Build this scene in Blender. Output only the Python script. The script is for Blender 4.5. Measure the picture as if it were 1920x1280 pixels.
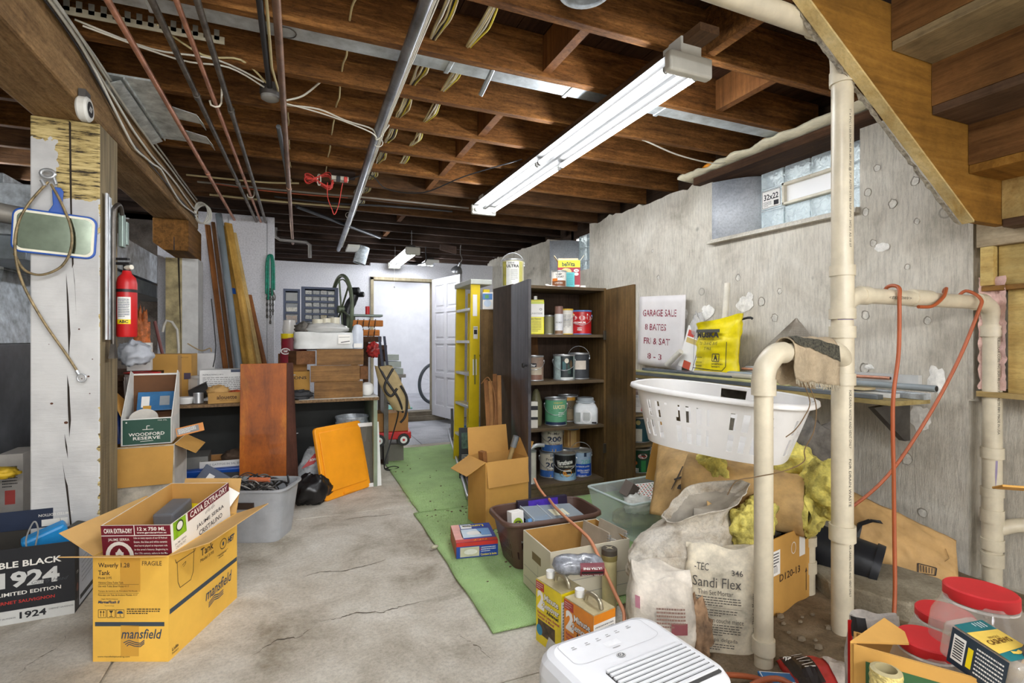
import bpy, math, random
from mathutils import Matrix, Vector, Euler, noise as mnoise
random.seed(11)
SC = bpy.context.scene
for o in list(bpy.data.objects): bpy.data.objects.remove(o)
COL = SC.collection
PI = math.pi
# ---------------------------------------------------------------- camera, world, exposure
cam = bpy.data.cameras.new('camera'); camo = bpy.data.objects.new('camera', cam); COL.objects.link(camo)
cam.sensor_width = 36; cam.lens = 18; cam.shift_y = -3/1920; cam.clip_start = .02
camo.location = (0, 0, 1.15); camo.rotation_euler = (PI/2, 0, math.radians(-22.6))
SC.camera = camo
W = bpy.data.worlds.new('world'); SC.world = W; W.use_nodes = True
bg = W.node_tree.nodes['Background']; bg.inputs[0].default_value = (1, .972, .93, 1); bg.inputs[1].default_value = 1.5
SC.view_settings.view_transform = 'Standard'; SC.view_settings.look = 'None'
SC.view_settings.exposure = 1.27; SC.view_settings.gamma = 1; SC.view_settings.use_curve_mapping = False
TUBE_MAIN, TUBE_FAR, FILL_REAR, FILL_BACKROOM = 29, 28, 56, 40     # emission of the fluorescent tubes; rear and backroom lamps are added
# ---------------------------------------------------------------- materials
def lin(h):
    h = h.lstrip('#'); r = []
    for i in (0, 2, 4):
        c = int(h[i:i+2], 16)/255
        r.append(c/12.92 if c <= .04045 else ((c+.055)/1.055)**2.4)
    return (*r, 1)
MC = {}
def nodes(name):
    m = bpy.data.materials.new(name); m.use_nodes = True
    nt = m.node_tree; return m, nt, nt.nodes['Principled BSDF']
def N(nt, t, **k):
    n = nt.nodes.new(t)
    for a, b in k.items():
        if a.startswith('_'): setattr(n, a[1:], b)
        else: n.inputs[a.replace('__', ' ')].default_value = b
    return n
def coords(nt, scale, rand=False):
    tc = nt.nodes.new('ShaderNodeTexCoord'); mp = nt.nodes.new('ShaderNodeMapping')
    mp.inputs['Scale'].default_value = scale
    nt.links.new(tc.outputs['Object'], mp.inputs['Vector'])
    if rand:
        oi = nt.nodes.new('ShaderNodeObjectInfo'); mu = N(nt, 'ShaderNodeMath', _operation='MULTIPLY'); mu.inputs[1].default_value = 37
        nt.links.new(oi.outputs['Random'], mu.inputs[0])
        cb = nt.nodes.new('ShaderNodeCombineXYZ')
        for i in range(3): nt.links.new(mu.outputs[0], cb.inputs[i])
        nt.links.new(cb.outputs[0], mp.inputs['Location'])
    return mp.outputs[0]
def ramp(nt, stops):
    r = nt.nodes.new('ShaderNodeValToRGB'); e = r.color_ramp.elements
    while len(e) < len(stops): e.new(.5)
    for i, (p, c) in enumerate(stops):
        e[i].position = p; e[i].color = lin(c) if isinstance(c, str) else (c, c, c, 1)
    return r
def shade(h, k):
    h = h.lstrip('#'); return '#' + ''.join('%02x' % max(0, min(255, int(int(h[i:i+2], 16)*k))) for i in (0, 2, 4))
def mat(col, rough=.6, metal=0., var=.1, vs=6., bump=0., bs=60., spec=.5, coat=0., rand=False):
    """plain surface: colour with soft blotches and a fine relief"""
    key = ('m', col, rough, metal, var, vs, bump, bs, spec, coat)
    if key in MC: return MC[key]
    m, nt, p = nodes('surface'); L = nt.links.new
    p.inputs['Roughness'].default_value = rough; p.inputs['Metallic'].default_value = metal
    p.inputs['Specular IOR Level'].default_value = spec; p.inputs['Coat Weight'].default_value = coat
    if var:
        n = N(nt, 'ShaderNodeTexNoise', Scale=vs, Detail=5., Roughness=.65); L(coords(nt, (1, 1, 1)), n.inputs['Vector'])
        r = ramp(nt, [(.3, shade(col, 1-var)), (.7, shade(col, 1+var*.6))]); L(n.outputs['Fac'], r.inputs[0]); L(r.outputs[0], p.inputs['Base Color'])
    else: p.inputs['Base Color'].default_value = lin(col)
    if bump:
        n2 = N(nt, 'ShaderNodeTexNoise', Scale=bs, Detail=3.); L(coords(nt, (1, 1, 1)), n2.inputs['Vector'])
        b = N(nt, 'ShaderNodeBump', Strength=bump, Distance=.01); L(n2.outputs['Fac'], b.inputs['Height']); L(b.outputs[0], p.inputs['Normal'])
    MC[key] = m; return m
def wood(c1, c2, c3=None, axis='X', grain=40., rough=.65, bump=.25, stretch=.05, coat=0., grit=.35):
    key = ('w', c1, c2, c3, axis, grain, rough, bump, stretch, coat, grit)
    if key in MC: return MC[key]
    m, nt, p = nodes('wood'); L = nt.links.new
    sc = [1, 1, 1]; sc['XYZ'.index(axis)] = stretch
    v = coords(nt, sc, True)
    n = N(nt, 'ShaderNodeTexNoise', Scale=grain, Detail=6., Roughness=.7, Distortion=.6); L(v, n.inputs['Vector'])
    r = ramp(nt, [(.25, c1), (.55, c2), (.8, c3 or shade(c2, 1.25))]); L(n.outputs['Fac'], r.inputs[0])
    n2 = N(nt, 'ShaderNodeTexNoise', Scale=3., Detail=4., Roughness=.7); L(coords(nt, (1, 1, 1), True), n2.inputs['Vector'])
    r2 = ramp(nt, [(.32, .42), (.66, 1.)]); L(n2.outputs['Fac'], r2.inputs[0])
    n3 = N(nt, 'ShaderNodeTexNoise', Scale=110., Detail=3., Roughness=.8); L(coords(nt, tuple(.35 if k < 1 else 1 for k in sc), True), n3.inputs['Vector']); r3 = ramp(nt, [(.36, .55), (.55, 1.)]); L(n3.outputs['Fac'], r3.inputs[0])
    m0 = N(nt, 'ShaderNodeMix', _data_type='RGBA', _blend_type='MULTIPLY'); m0.inputs[0].default_value = grit; L(r.outputs[0], m0.inputs[6]); L(r3.outputs[0], m0.inputs[7])
    mx = N(nt, 'ShaderNodeMix', _data_type='RGBA', _blend_type='MULTIPLY'); mx.inputs[0].default_value = .8
    L(m0.outputs[2], mx.inputs[6]); L(r2.outputs[0], mx.inputs[7]); L(mx.outputs[2], p.inputs['Base Color'])
    p.inputs['Roughness'].default_value = rough; p.inputs['Coat Weight'].default_value = coat; p.inputs['Specular IOR Level'].default_value = .2
    b = N(nt, 'ShaderNodeBump', Strength=bump, Distance=.01); L(n.outputs['Fac'], b.inputs['Height']); L(b.outputs[0], p.inputs['Normal'])
    MC[key] = m; return m
def glow(col, s):
    m, nt, p = nodes('lit_tube'); p.inputs['Base Color'].default_value = (.9, .9, .9, 1)
    p.inputs['Emission Color'].default_value = lin(col); p.inputs['Emission Strength'].default_value = s; return m
def glass(col='#eef6f2', rough=.08, ior=1.35, bump=0., bs=14., trans=1., alpha=1.):
    key = ('g', col, rough, ior, bump, bs, trans, alpha)
    if key in MC: return MC[key]
    m, nt, p = nodes('clear'); L = nt.links.new
    p.inputs['Base Color'].default_value = lin(col); p.inputs['Roughness'].default_value = rough
    p.inputs['Transmission Weight'].default_value = trans; p.inputs['IOR'].default_value = ior; p.inputs['Alpha'].default_value = alpha
    if bump:
        n = N(nt, 'ShaderNodeTexNoise', Scale=bs, Detail=1., Distortion=1.2); L(coords(nt, (1, 1, 1), True), n.inputs['Vector'])
        b = N(nt, 'ShaderNodeBump', Strength=bump, Distance=.03); L(n.outputs['Fac'], b.inputs['Height']); L(b.outputs[0], p.inputs['Normal'])
    MC[key] = m; return m
def plastic_clear(col='#dfe6e2', a=.35, rough=.15):
    key = ('pc', col, a, rough)
    if key in MC: return MC[key]
    m, nt, p = nodes('clear_plastic'); p.inputs['Base Color'].default_value = lin(col); p.inputs['Roughness'].default_value = rough
    p.inputs['Alpha'].default_value = a; MC[key] = m; return m
# ---------------------------------------------------------------- mesh builder
class B:
    def __init__(s, M=None):
        s.v = []; s.f = []; s.mi = []; s.sm = []; s.mats = []; s.M = M or Matrix()
    def ix(s, m):
        if m not in s.mats: s.mats.append(m)
        return s.mats.index(m)
    def add(s, vs, fs, m, smooth=False):
        k = len(s.v); s.v += [tuple(s.M @ Vector(p)) for p in vs]; i = s.ix(m)
        for f in fs: s.f.append(tuple(k+a for a in f)); s.mi.append(i); s.sm.append(smooth)
        return s
    def box(s, x0, y0, z0, x1, y1, z1, m):
        return s.add([(x0,y0,z0),(x1,y0,z0),(x1,y1,z0),(x0,y1,z0),(x0,y0,z1),(x1,y0,z1),(x1,y1,z1),(x0,y1,z1)],
            [(0,3,2,1),(4,5,6,7),(0,1,5,4),(1,2,6,5),(2,3,7,6),(3,0,4,7)], m)
    def hull8(s, p, m):   # 4 bottom points ccw, 4 top points
        return s.add(p, [(0,3,2,1),(4,5,6,7),(0,1,5,4),(1,2,6,5),(2,3,7,6),(3,0,4,7)], m)
    def slab(s, quad, n, m):   # a quad given thickness along vector n
        n = Vector(n); a = [Vector(q) for q in quad]
        return s.hull8([*a, *[q+n for q in a]], m)
    def prism(s, pts, d, m, smooth=False):   # polygon points 3d extruded along d
        d = Vector(d); n = len(pts); a = [Vector(q) for q in pts]
        return s.add([*a, *[q+d for q in a]], [tuple(range(n))[::-1], tuple(range(n, 2*n)), *[(i, (i+1) % n, (i+1) % n+n, i+n) for i in range(n)]], m, smooth)
    def tube(s, pts, r, m, n=8, closed=False, caps=True, r1=None, smooth=True):
        P = [Vector(p) for p in pts]; K = len(P); vs = []; fs = []
        up = None
        for i, p in enumerate(P):
            a = P[(i-1) % K] if (closed or i) else p; b = P[(i+1) % K] if (closed or i < K-1) else p
            t = (b-a)
            if t.length < 1e-9: t = Vector((0, 0, 1))
            t.normalize()
            if up is None:
                up = Vector((0, 0, 1)) if abs(t.z) < .9 else Vector((1, 0, 0))
            u = up - t*up.dot(t)
            if u.length < 1e-6: u = t.orthogonal()
            u.normalize(); w = t.cross(u); up = u
            rr = (r[i] if isinstance(r, (list, tuple)) else (r if r1 is None else r+(r1-r)*i/max(1, K-1)))
            vs += [p+u*rr*math.cos(2*PI*j/n)+w*rr*math.sin(2*PI*j/n) for j in range(n)]
        for i in range(K if closed else K-1):
            a = i*n; b = ((i+1) % K)*n
            for j in range(n): fs.append((a+j, a+(j+1) % n, b+(j+1) % n, b+j))
        s.add(vs, fs, m, smooth)
        if caps and not closed:
            s.add(vs[:n], [tuple(range(n))[::-1]], m); s.add(vs[-n:], [tuple(range(n))], m)
        return s
    def cyl(s, p0, p1, r, m, n=20, r1=None): return s.tube([p0, p1], r, m, n, r1=r1)
    def lathe(s, prof, m, n=28, c=(0, 0, 0), smooth=True, sq=0, a0=0, a1=2*PI, sx=1, sy=1):
        full = a1-a0 > 6.28; cnt = n if full else n+1; vs = []; fs = []
        for r, z in prof:
            for j in range(cnt):
                a = a0+(a1-a0)*j/n; ca, sa = math.cos(a), math.sin(a)
                k = 1 if not sq else 1/((abs(ca)**sq+abs(sa)**sq)**(1/sq))
                vs.append((c[0]+r*ca*k*sx, c[1]+r*sa*k*sy, c[2]+z))
        def turn(i):
            a = math.atan2(prof[i][1]-prof[i-1][1], prof[i][0]-prof[i-1][0]); b = math.atan2(prof[i+1][1]-prof[i][1], prof[i+1][0]-prof[i][0])
            return abs((b-a+PI) % (2*PI)-PI)
        i0 = 0
        for i in range(1, len(prof)):      # a sharp turn of the profile starts a new strip, so its edge stays crisp
            if i == len(prof)-1 or turn(i) > .6:
                K = i-i0+1; q = vs[i0*cnt:(i+1)*cnt]; fs = [(k*cnt+j, k*cnt+(j+1) % cnt, (k+1)*cnt+(j+1) % cnt, (k+1)*cnt+j) for k in range(K-1) for j in range(n)]
                s.add(q, fs, m, smooth); i0 = i
        return s
    def grid(s, fn, nu, nv, m, smooth=True, wu=False, wv=False):
        vs = [fn(i/(nu if wu else max(1, nu-1)), j/(nv if wv else max(1, nv-1))) for i in range(nu) for j in range(nv)]; fs = []
        for i in range(nu if wu else nu-1):
            for j in range(nv if wv else nv-1):
                a, b = (i+1) % nu, (j+1) % nv
                fs.append((i*nv+j, a*nv+j, a*nv+b, i*nv+b))
        return s.add(vs, fs, m, smooth)
    # --- flat print: fm maps (x, y, lift) to a point on a face
    def rect(s, fm, x0, y0, x1, y1, m, e=.0006, n=1):
        vs = []
        for i in range(n+1):
            x = x0+(x1-x0)*i/n; vs += [fm(x, y0, e), fm(x, y1, e)]
        return s.add(vs, [(2*i, 2*i+2, 2*i+3, 2*i+1) for i in range(n)], m)
    def poly(s, fm, pts, m, e=.0008): return s.add([fm(x, y, e) for x, y in pts], [tuple(range(len(pts)))], m)
    def ell(s, fm, cx, cy, rx, ry, m, e=.0008, n=20): return s.poly(fm, [(cx+rx*math.cos(2*PI*i/n), cy+ry*math.sin(2*PI*i/n)) for i in range(n)], m, e)
    def ring(s, fm, cx, cy, rx, ry, w, m, e=.001, n=20):
        vs = []
        for i in range(n):
            a = 2*PI*i/n; vs += [fm(cx+rx*math.cos(a), cy+ry*math.sin(a), e), fm(cx+(rx-w)*math.cos(a), cy+(ry-w)*math.sin(a), e)]
        return s.add(vs, [(2*i, (2*i+2) % (2*n), (2*i+3) % (2*n), 2*i+1) for i in range(n)], m)
    def line(s, fm, pts, w, m, e=.001):
        for (xa, ya), (xb, yb) in zip(pts, pts[1:]):
            dx, dy = xb-xa, yb-ya; l = math.hypot(dx, dy) or 1; nx, ny = -dy/l*w/2, dx/l*w/2
            s.add([fm(xa-nx, ya-ny, e), fm(xb-nx, yb-ny, e), fm(xb+nx, yb+ny, e), fm(xa+nx, ya+ny, e)], [(0, 1, 2, 3)], m)
        return s
    def text(s, fm, t, cx, cy, w, h, m, bold=0., shear=0., e=.0012, rot=0., flip=False):
        vs, fs, bb = glyphs(t, bold, shear)
        kx = w/(bb[2]-bb[0]); ky = h/(bb[3]-bb[1]); mx, my = (bb[0]+bb[2])/2, (bb[1]+bb[3])/2
        ca, sa = math.cos(rot), math.sin(rot); out = []
        for x, y in vs:
            x, y = (x-mx)*kx, (y-my)*ky
            if flip: x, y = -x, -y
            out.append(fm(cx+x*ca-y*sa, cy+x*sa+y*ca, e))
        return s.add(out, fs, m)
    def fine(s, fm, x0, y1, w, rows, pitch, m, hh=.4, seed=1):   # lines of print too small to read
        R = random.Random(seed)
        for k in range(rows):
            x = x0; y = y1-k*pitch
            while x < x0+w*(.95 if k < rows-1 else .6):
                l = R.uniform(.03, .1)*w; s.rect(fm, x, y-pitch*hh, min(x+l, x0+w), y, m, .001); x += l+w*.018
        return s
    def obj(s, name, parent=None, loc=None, rot=None, bevel=0, seg=2, smooth=None, solid=0, subd=0):
        me = bpy.data.meshes.new(name); me.from_pydata(s.v, [], s.f)
        for m in s.mats: me.materials.append(m)
        me.polygons.foreach_set('material_index', s.mi)
        me.polygons.foreach_set('use_smooth', [bool(x) for x in s.sm] if smooth is None else [smooth]*len(s.f)); me.update()
        o = bpy.data.objects.new(name, me); COL.objects.link(o)
        if parent is not None: o.parent = parent
        if loc is not None: o.location = loc
        if rot is not None: o.rotation_euler = rot
        if solid: q = o.modifiers.new('t', 'SOLIDIFY'); q.thickness = solid; q.offset = 0
        if bevel: q = o.modifiers.new('b', 'BEVEL'); q.width = bevel; q.segments = seg; q.limit_method = 'ANGLE'; q.angle_limit = .6
        if subd: q = o.modifiers.new('s', 'SUBSURF'); q.levels = subd; q.render_levels = subd
        return o
GC = {}
def glyphs(t, bold, shear):
    k = (t, bold, shear)
    if k not in GC:
        c = bpy.data.curves.new('t', 'FONT'); c.body = t; c.size = 1; c.offset = bold; c.shear = shear; c.resolution_u = 2; c.space_line = 1.0
        o = bpy.data.objects.new('t', c); me = bpy.data.meshes.new_from_object(o)
        vs = [(v.co.x, v.co.y) for v in me.vertices]; fs = [tuple(p.vertices) for p in me.polygons]
        bpy.data.objects.remove(o); bpy.data.curves.remove(c); bpy.data.meshes.remove(me)
        if not vs: vs, fs = [(0, 0), (1, 0), (1, 1)], [(0, 1, 2)]
        xs = [p[0] for p in vs]; ys = [p[1] for p in vs]; GC[k] = (vs, fs, (min(xs), min(ys), max(xs), max(ys)))
    return GC[k]
def plane(o, r, u):
    o = Vector(o); r = Vector(r).normalized(); u = Vector(u).normalized(); n = r.cross(u)
    return lambda x, y, e=0: o+r*x+u*y+n*e
def front(y, x0=0, z0=0): return plane((x0, y, z0), (1, 0, 0), (0, 0, 1))       # a face looking to -Y
def wrap(R, z0=0, a=0): return lambda x, y, e=0: ((R+e)*math.sin(x/R+a), -(R+e)*math.cos(x/R+a), z0+y)  # a can's side, x=0 looking to -Y
# ---------------------------------------------------------------- bookkeeping
def T(name, label, cat, loc=(0, 0, 0), rz=0, group=None, rot=None):
    o = bpy.data.objects.new(name, None); COL.objects.link(o); o.empty_display_size = .05
    o.location = loc; o.rotation_euler = rot or (0, 0, rz); return tag(o, label, cat, group)
def tag(o, label, cat, group=None):
    o['label'] = label; o['category'] = cat
    if group: o['group'] = group
    return o
def st(o): o['kind'] = 'structure'; return o
def stuff(o): o['kind'] = 'stuff'; return o
def LR(loc=(0, 0, 0), rz=0, ry=0, rx=0): return Matrix.Translation(loc) @ Euler((rx, ry, rz)).to_matrix().to_4x4()
def smooth_path(pts, k=6):
    P = [Vector(p) for p in pts]; out = []
    for i in range(len(P)-1):
        a, b, c, d = P[max(i-1, 0)], P[i], P[i+1], P[min(i+2, len(P)-1)]
        for j in range(k):
            t = j/k; out.append(.5*((2*b)+(c-a)*t+(2*a-5*b+4*c-d)*t*t+(3*b-a-3*c+d)*t**3))
    return out+[P[-1]]
def nz(x, y, z=0, s=1.): return mnoise.noise(Vector((x*s, y*s, z*s)))
# common colours
BLACK = mat('#1c1b1d', .5, var=0); WHITE = mat('#e9e8e4', .55, var=.04); INK = mat('#222024', .7, var=0); PAPER = mat('#efece6', .7, var=.03)
GREY = mat('#8c8b88', .6); RED = mat('#c01b1e', .4, var=.05); YEL = mat('#f0d613', .45, var=.04); STEEL = mat('#c4c6c8', .38, .7, var=.15)
DKSTEEL = mat('#6d6a66', .45, .9, var=.25); GALV = mat('#c6cdd3', .42, .4, var=.3, vs=14); COPPER = mat('#d2967a', .4, .5, var=.25); CHROME = mat('#d8d8d8', .15, 1., var=0)
CARD = mat('#c7964a', .85, var=.06, vs=5); CARD_IN = mat('#c2924c', .85, var=.05, vs=5); CARD_D = mat('#a87a45', .85, var=.1)
KRAFT = mat('#c4a06a', .75, var=.22, vs=7, bump=.35, bs=14); PVC = mat('#cfc4ac', .35, var=.08, vs=9)
NAVY = mat('#20304f', .45, var=.08); DKGREEN = mat('#1f4a3b', .6, var=.08); BLUEP = mat('#1b55b4', .4, var=.06); PINKINK = mat('#7d1a2c', .6, var=.04)
# ================================================================ THE SHELL
def concrete(name, c, dark, light, streak=0., spots=False, bump=.5, scale=3.):
    m, nt, p = nodes(name); L = nt.links.new
    v = coords(nt, (1, 1, 1)); n = N(nt, 'ShaderNodeTexNoise', Scale=scale, Detail=9., Roughness=.68, Distortion=.4); L(v, n.inputs['Vector'])
    r = ramp(nt, [(.28, dark), (.5, c), (.72, light)]); L(n.outputs['Fac'], r.inputs[0]); out = r.outputs[0]
    f = N(nt, 'ShaderNodeTexNoise', Scale=70., Detail=5., Roughness=.85); L(coords(nt, (1, 1, .12 if streak else 1)), f.inputs['Vector'])
    rf = ramp(nt, [(.34, .6), (.56, 1.)]); L(f.outputs['Fac'], rf.inputs[0])
    mx = N(nt, 'ShaderNodeMix', _data_type='RGBA', _blend_type='MULTIPLY'); mx.inputs[0].default_value = .75
    L(out, mx.inputs[6]); L(rf.outputs[0], mx.inputs[7]); out = mx.outputs[2]
    if spots:
        vo = N(nt, 'ShaderNodeTexVoronoi', Scale=2.3, Randomness=.9); L(v, vo.inputs['Vector'])
        rs = ramp(nt, [(.0, .95), (.05, .9), (.062, .5), (.078, 1.)]); L(vo.outputs['Distance'], rs.inputs[0])
        m2 = N(nt, 'ShaderNodeMix', _data_type='RGBA', _blend_type='MULTIPLY'); m2.inputs[0].default_value = .9
        L(out, m2.inputs[6]); L(rs.outputs[0], m2.inputs[7]); out = m2.outputs[2]
    L(out, p.inputs['Base Color']); p.inputs['Roughness'].default_value = .85; p.inputs['Specular IOR Level'].default_value = .25
    b = N(nt, 'ShaderNodeBump', Strength=bump, Distance=.012)
    ad = N(nt, 'ShaderNodeMath', _operation='ADD'); L(f.outputs['Fac'], ad.inputs[0]); L(n.outputs['Fac'], ad.inputs[1]); L(ad.outputs[0], b.inputs['Height']); L(b.outputs[0], p.inputs['Normal'])
    return m
CONC = concrete('wall_concrete', '#cfc8ba', '#a39b8c', '#e0dbcf', 1., True, .6, 2.2)
CONC2 = concrete('plaster', '#c2c6cb', '#a4a9b0', '#d6dade', 0, False, .3)
FLOORM = concrete('floor_concrete', '#cbc3b4', '#958a78', '#e8e3d8', 0, False, .45, 2.6)
FLOOR2 = concrete('floor_far', '#b9bac0', '#9b9ca3', '#d0d1d6', 0, False, .2, 2.)
WPAINT = concrete('white_wall', '#dcdce2', '#cfcfd6', '#e6e6ea', 0, False, .12, 1.2)
DIRT = concrete('dirt', '#8a775d', '#5d4e3b', '#a5927a', 0, False, .9, 6.)
def wx(y): return 2.93-.04*(y-2)
# floor: big slab patches meet at recessed joints
fl = st(B().box(-4.5, -2.5, -.2, 3.3, 10.2, -.012, FLOORM).obj('floor'))
for i, (x0, y0, x1, y1, m) in enumerate([(-4.5, -2.5, -.62, 2.02, FLOORM), (-4.5, 2.03, -.62, 5.4, FLOORM), (-.612, -2.5, 3.3, 1.6, FLOORM), (-.612, 1.606, 3.3, 3.55, FLOORM),
        (-.612, 3.556, 3.3, 5.6, FLOORM), (-4.5, 5.41, -.62, 7.2, FLOORM), (-.612, 5.607, 1.25, 7.2, FLOOR2), (1.256, 5.607, 3.3, 7.2, FLOOR2)]):
    B().box(x0, y0, -.012, x1, y1, 0, m).obj('floor_slab', fl, bevel=.003, seg=1)
B().box(-.6, 7.42, -.012, 3.3, 10.2, .13, FLOOR2).obj('raised_floor', fl)
# dirt spread over the slab on the right
def dirt(u, v):
    x = 1.28+u*1.64; y = .55+v*1.75; e = min(u, 1-u*.2, v, 1-v)
    return (x, y, .002+max(0, min(e*5, 1))*(.016+.02*nz(x, y, 0, 2.2)+.012*nz(x, y, 3, 9)+.02*u))
stuff(tag(B().grid(dirt, 70, 70, DIRT).obj('dirt_layer'), 'loose brown dirt spread over the floor under the pipes', 'dirt'))
# right wall: lower run, piers between two window openings, a broken end by the stair
def pier(b, y0, y1, z0, z1, jag=0., th=.32, m=None, n=None):
    n = n or max(2, int((y1-y0)/.05)); a = []
    for i in range(n+1):
        y = y0+(y1-y0)*i/n; a.append((y, z1-(jag*(.5+.9*nz(y*5, 3.1))+jag*.5*nz(y*17, 1) if jag else 0)))
    vs = []; fs = []
    for y, z in a: vs += [(wx(y), y, z0), (wx(y), y, z), (wx(y)+th, y, z), (wx(y)+th, y, z0)]
    for i in range(n):
        k = 4*i
        for j in range(4): fs.append((k+j, k+4+j, k+4+(j+1) % 4, k+(j+1) % 4))
    fs += [(0, 1, 2, 3), (4*n+3, 4*n+2, 4*n+1, 4*n)]
    b.add(vs, fs, m or CONC)
b = B()
pier(b, 1.42, 7.5, 0, 1.9); pier(b, 1.42, 1.92, 1.9, 2.44, .02); pier(b, 3.0, 4.66, 1.9, 2.40, .07); pier(b, 5.52, 7.5, 1.9, 2.38, .04)
b.box(3.06, -2.5, 0, 3.4, 1.44, .885, CONC)
wr = st(b.obj('wall_right'))
# rounded plaster cheek (splay) at the far side of each opening, sloped sill
for (yf, yw) in ((3.0, 2.745), (5.52, 5.38)):
    b = B(); prof = []
    for i in range(9):
        t = i/8; prof.append((wx(yf)+(3.1-wx(yf))*t, yf-(yf-yw)*t-.05*math.sin(PI*t)))
    prof += [(3.25, yw), (3.25, yf)]
    b.prism([(x, y, 1.9) for x, y in prof], (0, 0, .44), CONC2, True); b.obj('window_splay', wr)
for y0, y1 in ((1.92, 3.0), (4.66, 5.52)):
    B().hull8([(2.9-.01, y0, 1.87), (3.25, y0, 1.87), (3.25, y1, 1.87), (2.83, y1, 1.87), (2.9, y0, 1.9), (3.25, y0, 1.925), (3.25, y1, 1.925), (2.85, y1, 1.9)], CONC).obj('window_sill', wr)
# crumbled end of the wall next to the framed opening
b = B()
def crumble(u, v):
    z = .86+v*1.56; x = wx(1.42)-.002+u*.3; return (x+.01*u*nz(z*20, 3), 1.421-(.02+.05*abs(nz(x*9, z*9, 1))+.05*abs(nz(z*4, x*4, 5)))*min(1, u*9), z)
b.grid(crumble, 14, 60, CONC); b.obj('broken_edge', wr)
# glass block windows
GB = glass('#e6f2f6', .2, 1.25, .6, 24., .6); MORT = mat('#e8ecec', .6)
def blockwin(name, y1, cols, vent=None):
    w = st(B().box(3.1, y1-cols*.197-.01, 1.917, 3.16, y1+.01, 1.925, MORT).obj(name))
    bm = None
    for r in range(3):
        for c in range(cols):
            if vent and r == 1 and c in (1, 2): continue
            y = y1-c*.197; z = 1.925+r*.152
            bb = B().box(3.095, y-.192, z+.003, 3.165, y-.005, z+.148, GB); bb.obj('glass_block', w, bevel=.008)
    b = B()
    for c in range(cols+1): b.box(3.11, y1-c*.197-.0045, 1.925, 3.15, y1-c*.197+.0045, 2.385, MORT)
    for r in range(4): b.box(3.11, y1-cols*.197, 1.9205+r*.152, 3.15, y1, 1.9295+r*.152, MORT)
    b.obj('mortar_joint', w); return w
w1 = blockwin('window_1', 2.74, 4, True); w2 = blockwin('window_2', 5.36, 4)
CREAM = mat('#dfd8c4', .5)
b = B()
for z0, z1, y0, y1 in ((2.077, 2.095, 2.149, 2.543), (2.209, 2.229, 2.149, 2.543), (2.077, 2.229, 2.149, 2.167), (2.077, 2.229, 2.525, 2.543)): b.box(3.07, y0, z0, 3.15, y1, z1, CREAM)
b.box(3.062, 2.33, 2.214, 3.075, 2.36, 2.224, CREAM); b.obj('vent_frame', w1, bevel=.003, seg=1)
B().box(3.1, 2.165, 2.095, 3.115, 2.53, 2.21, plastic_clear('#ffffff', .75, .4)).obj('vent_pane', w1)
fm = plane((3.0935, 2.725, 2.09), (0, -1, 0), (0, 0, 1))
b = B().rect(fm, 0, 0, .155, .125, PAPER); b.line(fm, [(.004, .004), (.151, .004), (.151, .121), (.004, .121), (.004, .004)], .003, INK, .001)
b.text(fm, '32x22', .078, .078, .12, .042, INK, .02); b.fine(fm, .012, .045, .07, 4, .009, INK)
b.rect(fm, .1, .012, .14, .045, INK, .001); b.obj('size_sticker', w1)
# dark wooden sill plate over window 1 with a crumbling cream strip and foam
DWOOD = wood('#2d1d14', '#513725', '#6e4f38', 'Y', 30, .8)
st(B().hull8([(2.86, 1.7, 2.345), (3.2, 1.7, 2.345), (3.2, 3.12, 2.345), (2.82, 3.12, 2.345), (2.86, 1.7, 2.40), (3.2, 1.7, 2.40), (3.2, 3.12, 2.40), (2.82, 3.12, 2.40)], DWOOD).obj('trim_1'))
st(B().grid(lambda u, v: (2.775+.05*nz(u*14, v*2, 2)+v*.42, 1.5+1.75*u, 2.402+.028*(1-v)+.02*nz(u*22, v*4)), 60, 5, mat('#d9d0b4', .8, bump=.6, bs=40)).obj('trim_2', solid=.02))
FOAM = mat('#d98a1c', .7, var=.3, vs=20)
for x, y in ((2.95, 1.93), (2.9, 2.52), (2.88, 3.0)):
    stuff(tag(B().grid(lambda u, v: (x+.06*math.sin(v*PI)*math.cos(u*2*PI)+.02*nz(u*5, v*5, x), y+.07*math.sin(v*PI)*math.sin(u*2*PI), 2.43+.045*(1-v)*1.5+.02*nz(u*4, v*4, y)), 12, 7, FOAM, wu=True).obj('expanding_foam'),
      {1.93: 'blob of orange foam over the sill plate beside the white pipe', 2.52: 'blob of orange foam at the sill plate over the window middle', 3.0: 'blob of orange foam at the far end of the window sill plate'}[y], 'foam'))
# far wall with the doorway, partition, utility room walls
wb = B()
wb.box(-.6, 7.3, 0, .915, 7.42, 2.18, WPAINT).box(1.822, 7.3, 0, 3.1, 7.42, 2.27, WPAINT).box(.915, 7.3, 2.02, 1.822, 7.42, 2.22, WPAINT).box(.915, 7.3, 0, 1.822, 7.42, .0, WPAINT)
st(wb.obj('wall_back'))
st(B().box(-.7, 9.75, 0, 3.3, 9.9, 2.6, mat('#eeeef2', .7, var=.03)).obj('wall_beyond'))
st(B().box(3.2, 7.42, 0, 3.3, 9.8, 2.6, WPAINT).obj('wall_beyond_right'))
st(B().box(-.7, 7.42, 0, -.6, 9.8, 2.6, WPAINT).obj('wall_beyond_left'))
TRIMW = wood('#a89a7c', '#c3b698', '#d2c8ae', 'Z', 30, .7)
st(B().box(4.3, 1.0, 1.5, 4.32, 6.4, 3.0, mat('#dfe9f2', .8, var=.3, vs=5)).box(3.25, 1.0, 1.5, 4.3, 6.4, 1.6, mat('#b9c2c8', .9)).obj('glass_backdrop'))  # unseen pale panel added outside to set the tone of the glass blocks
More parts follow.
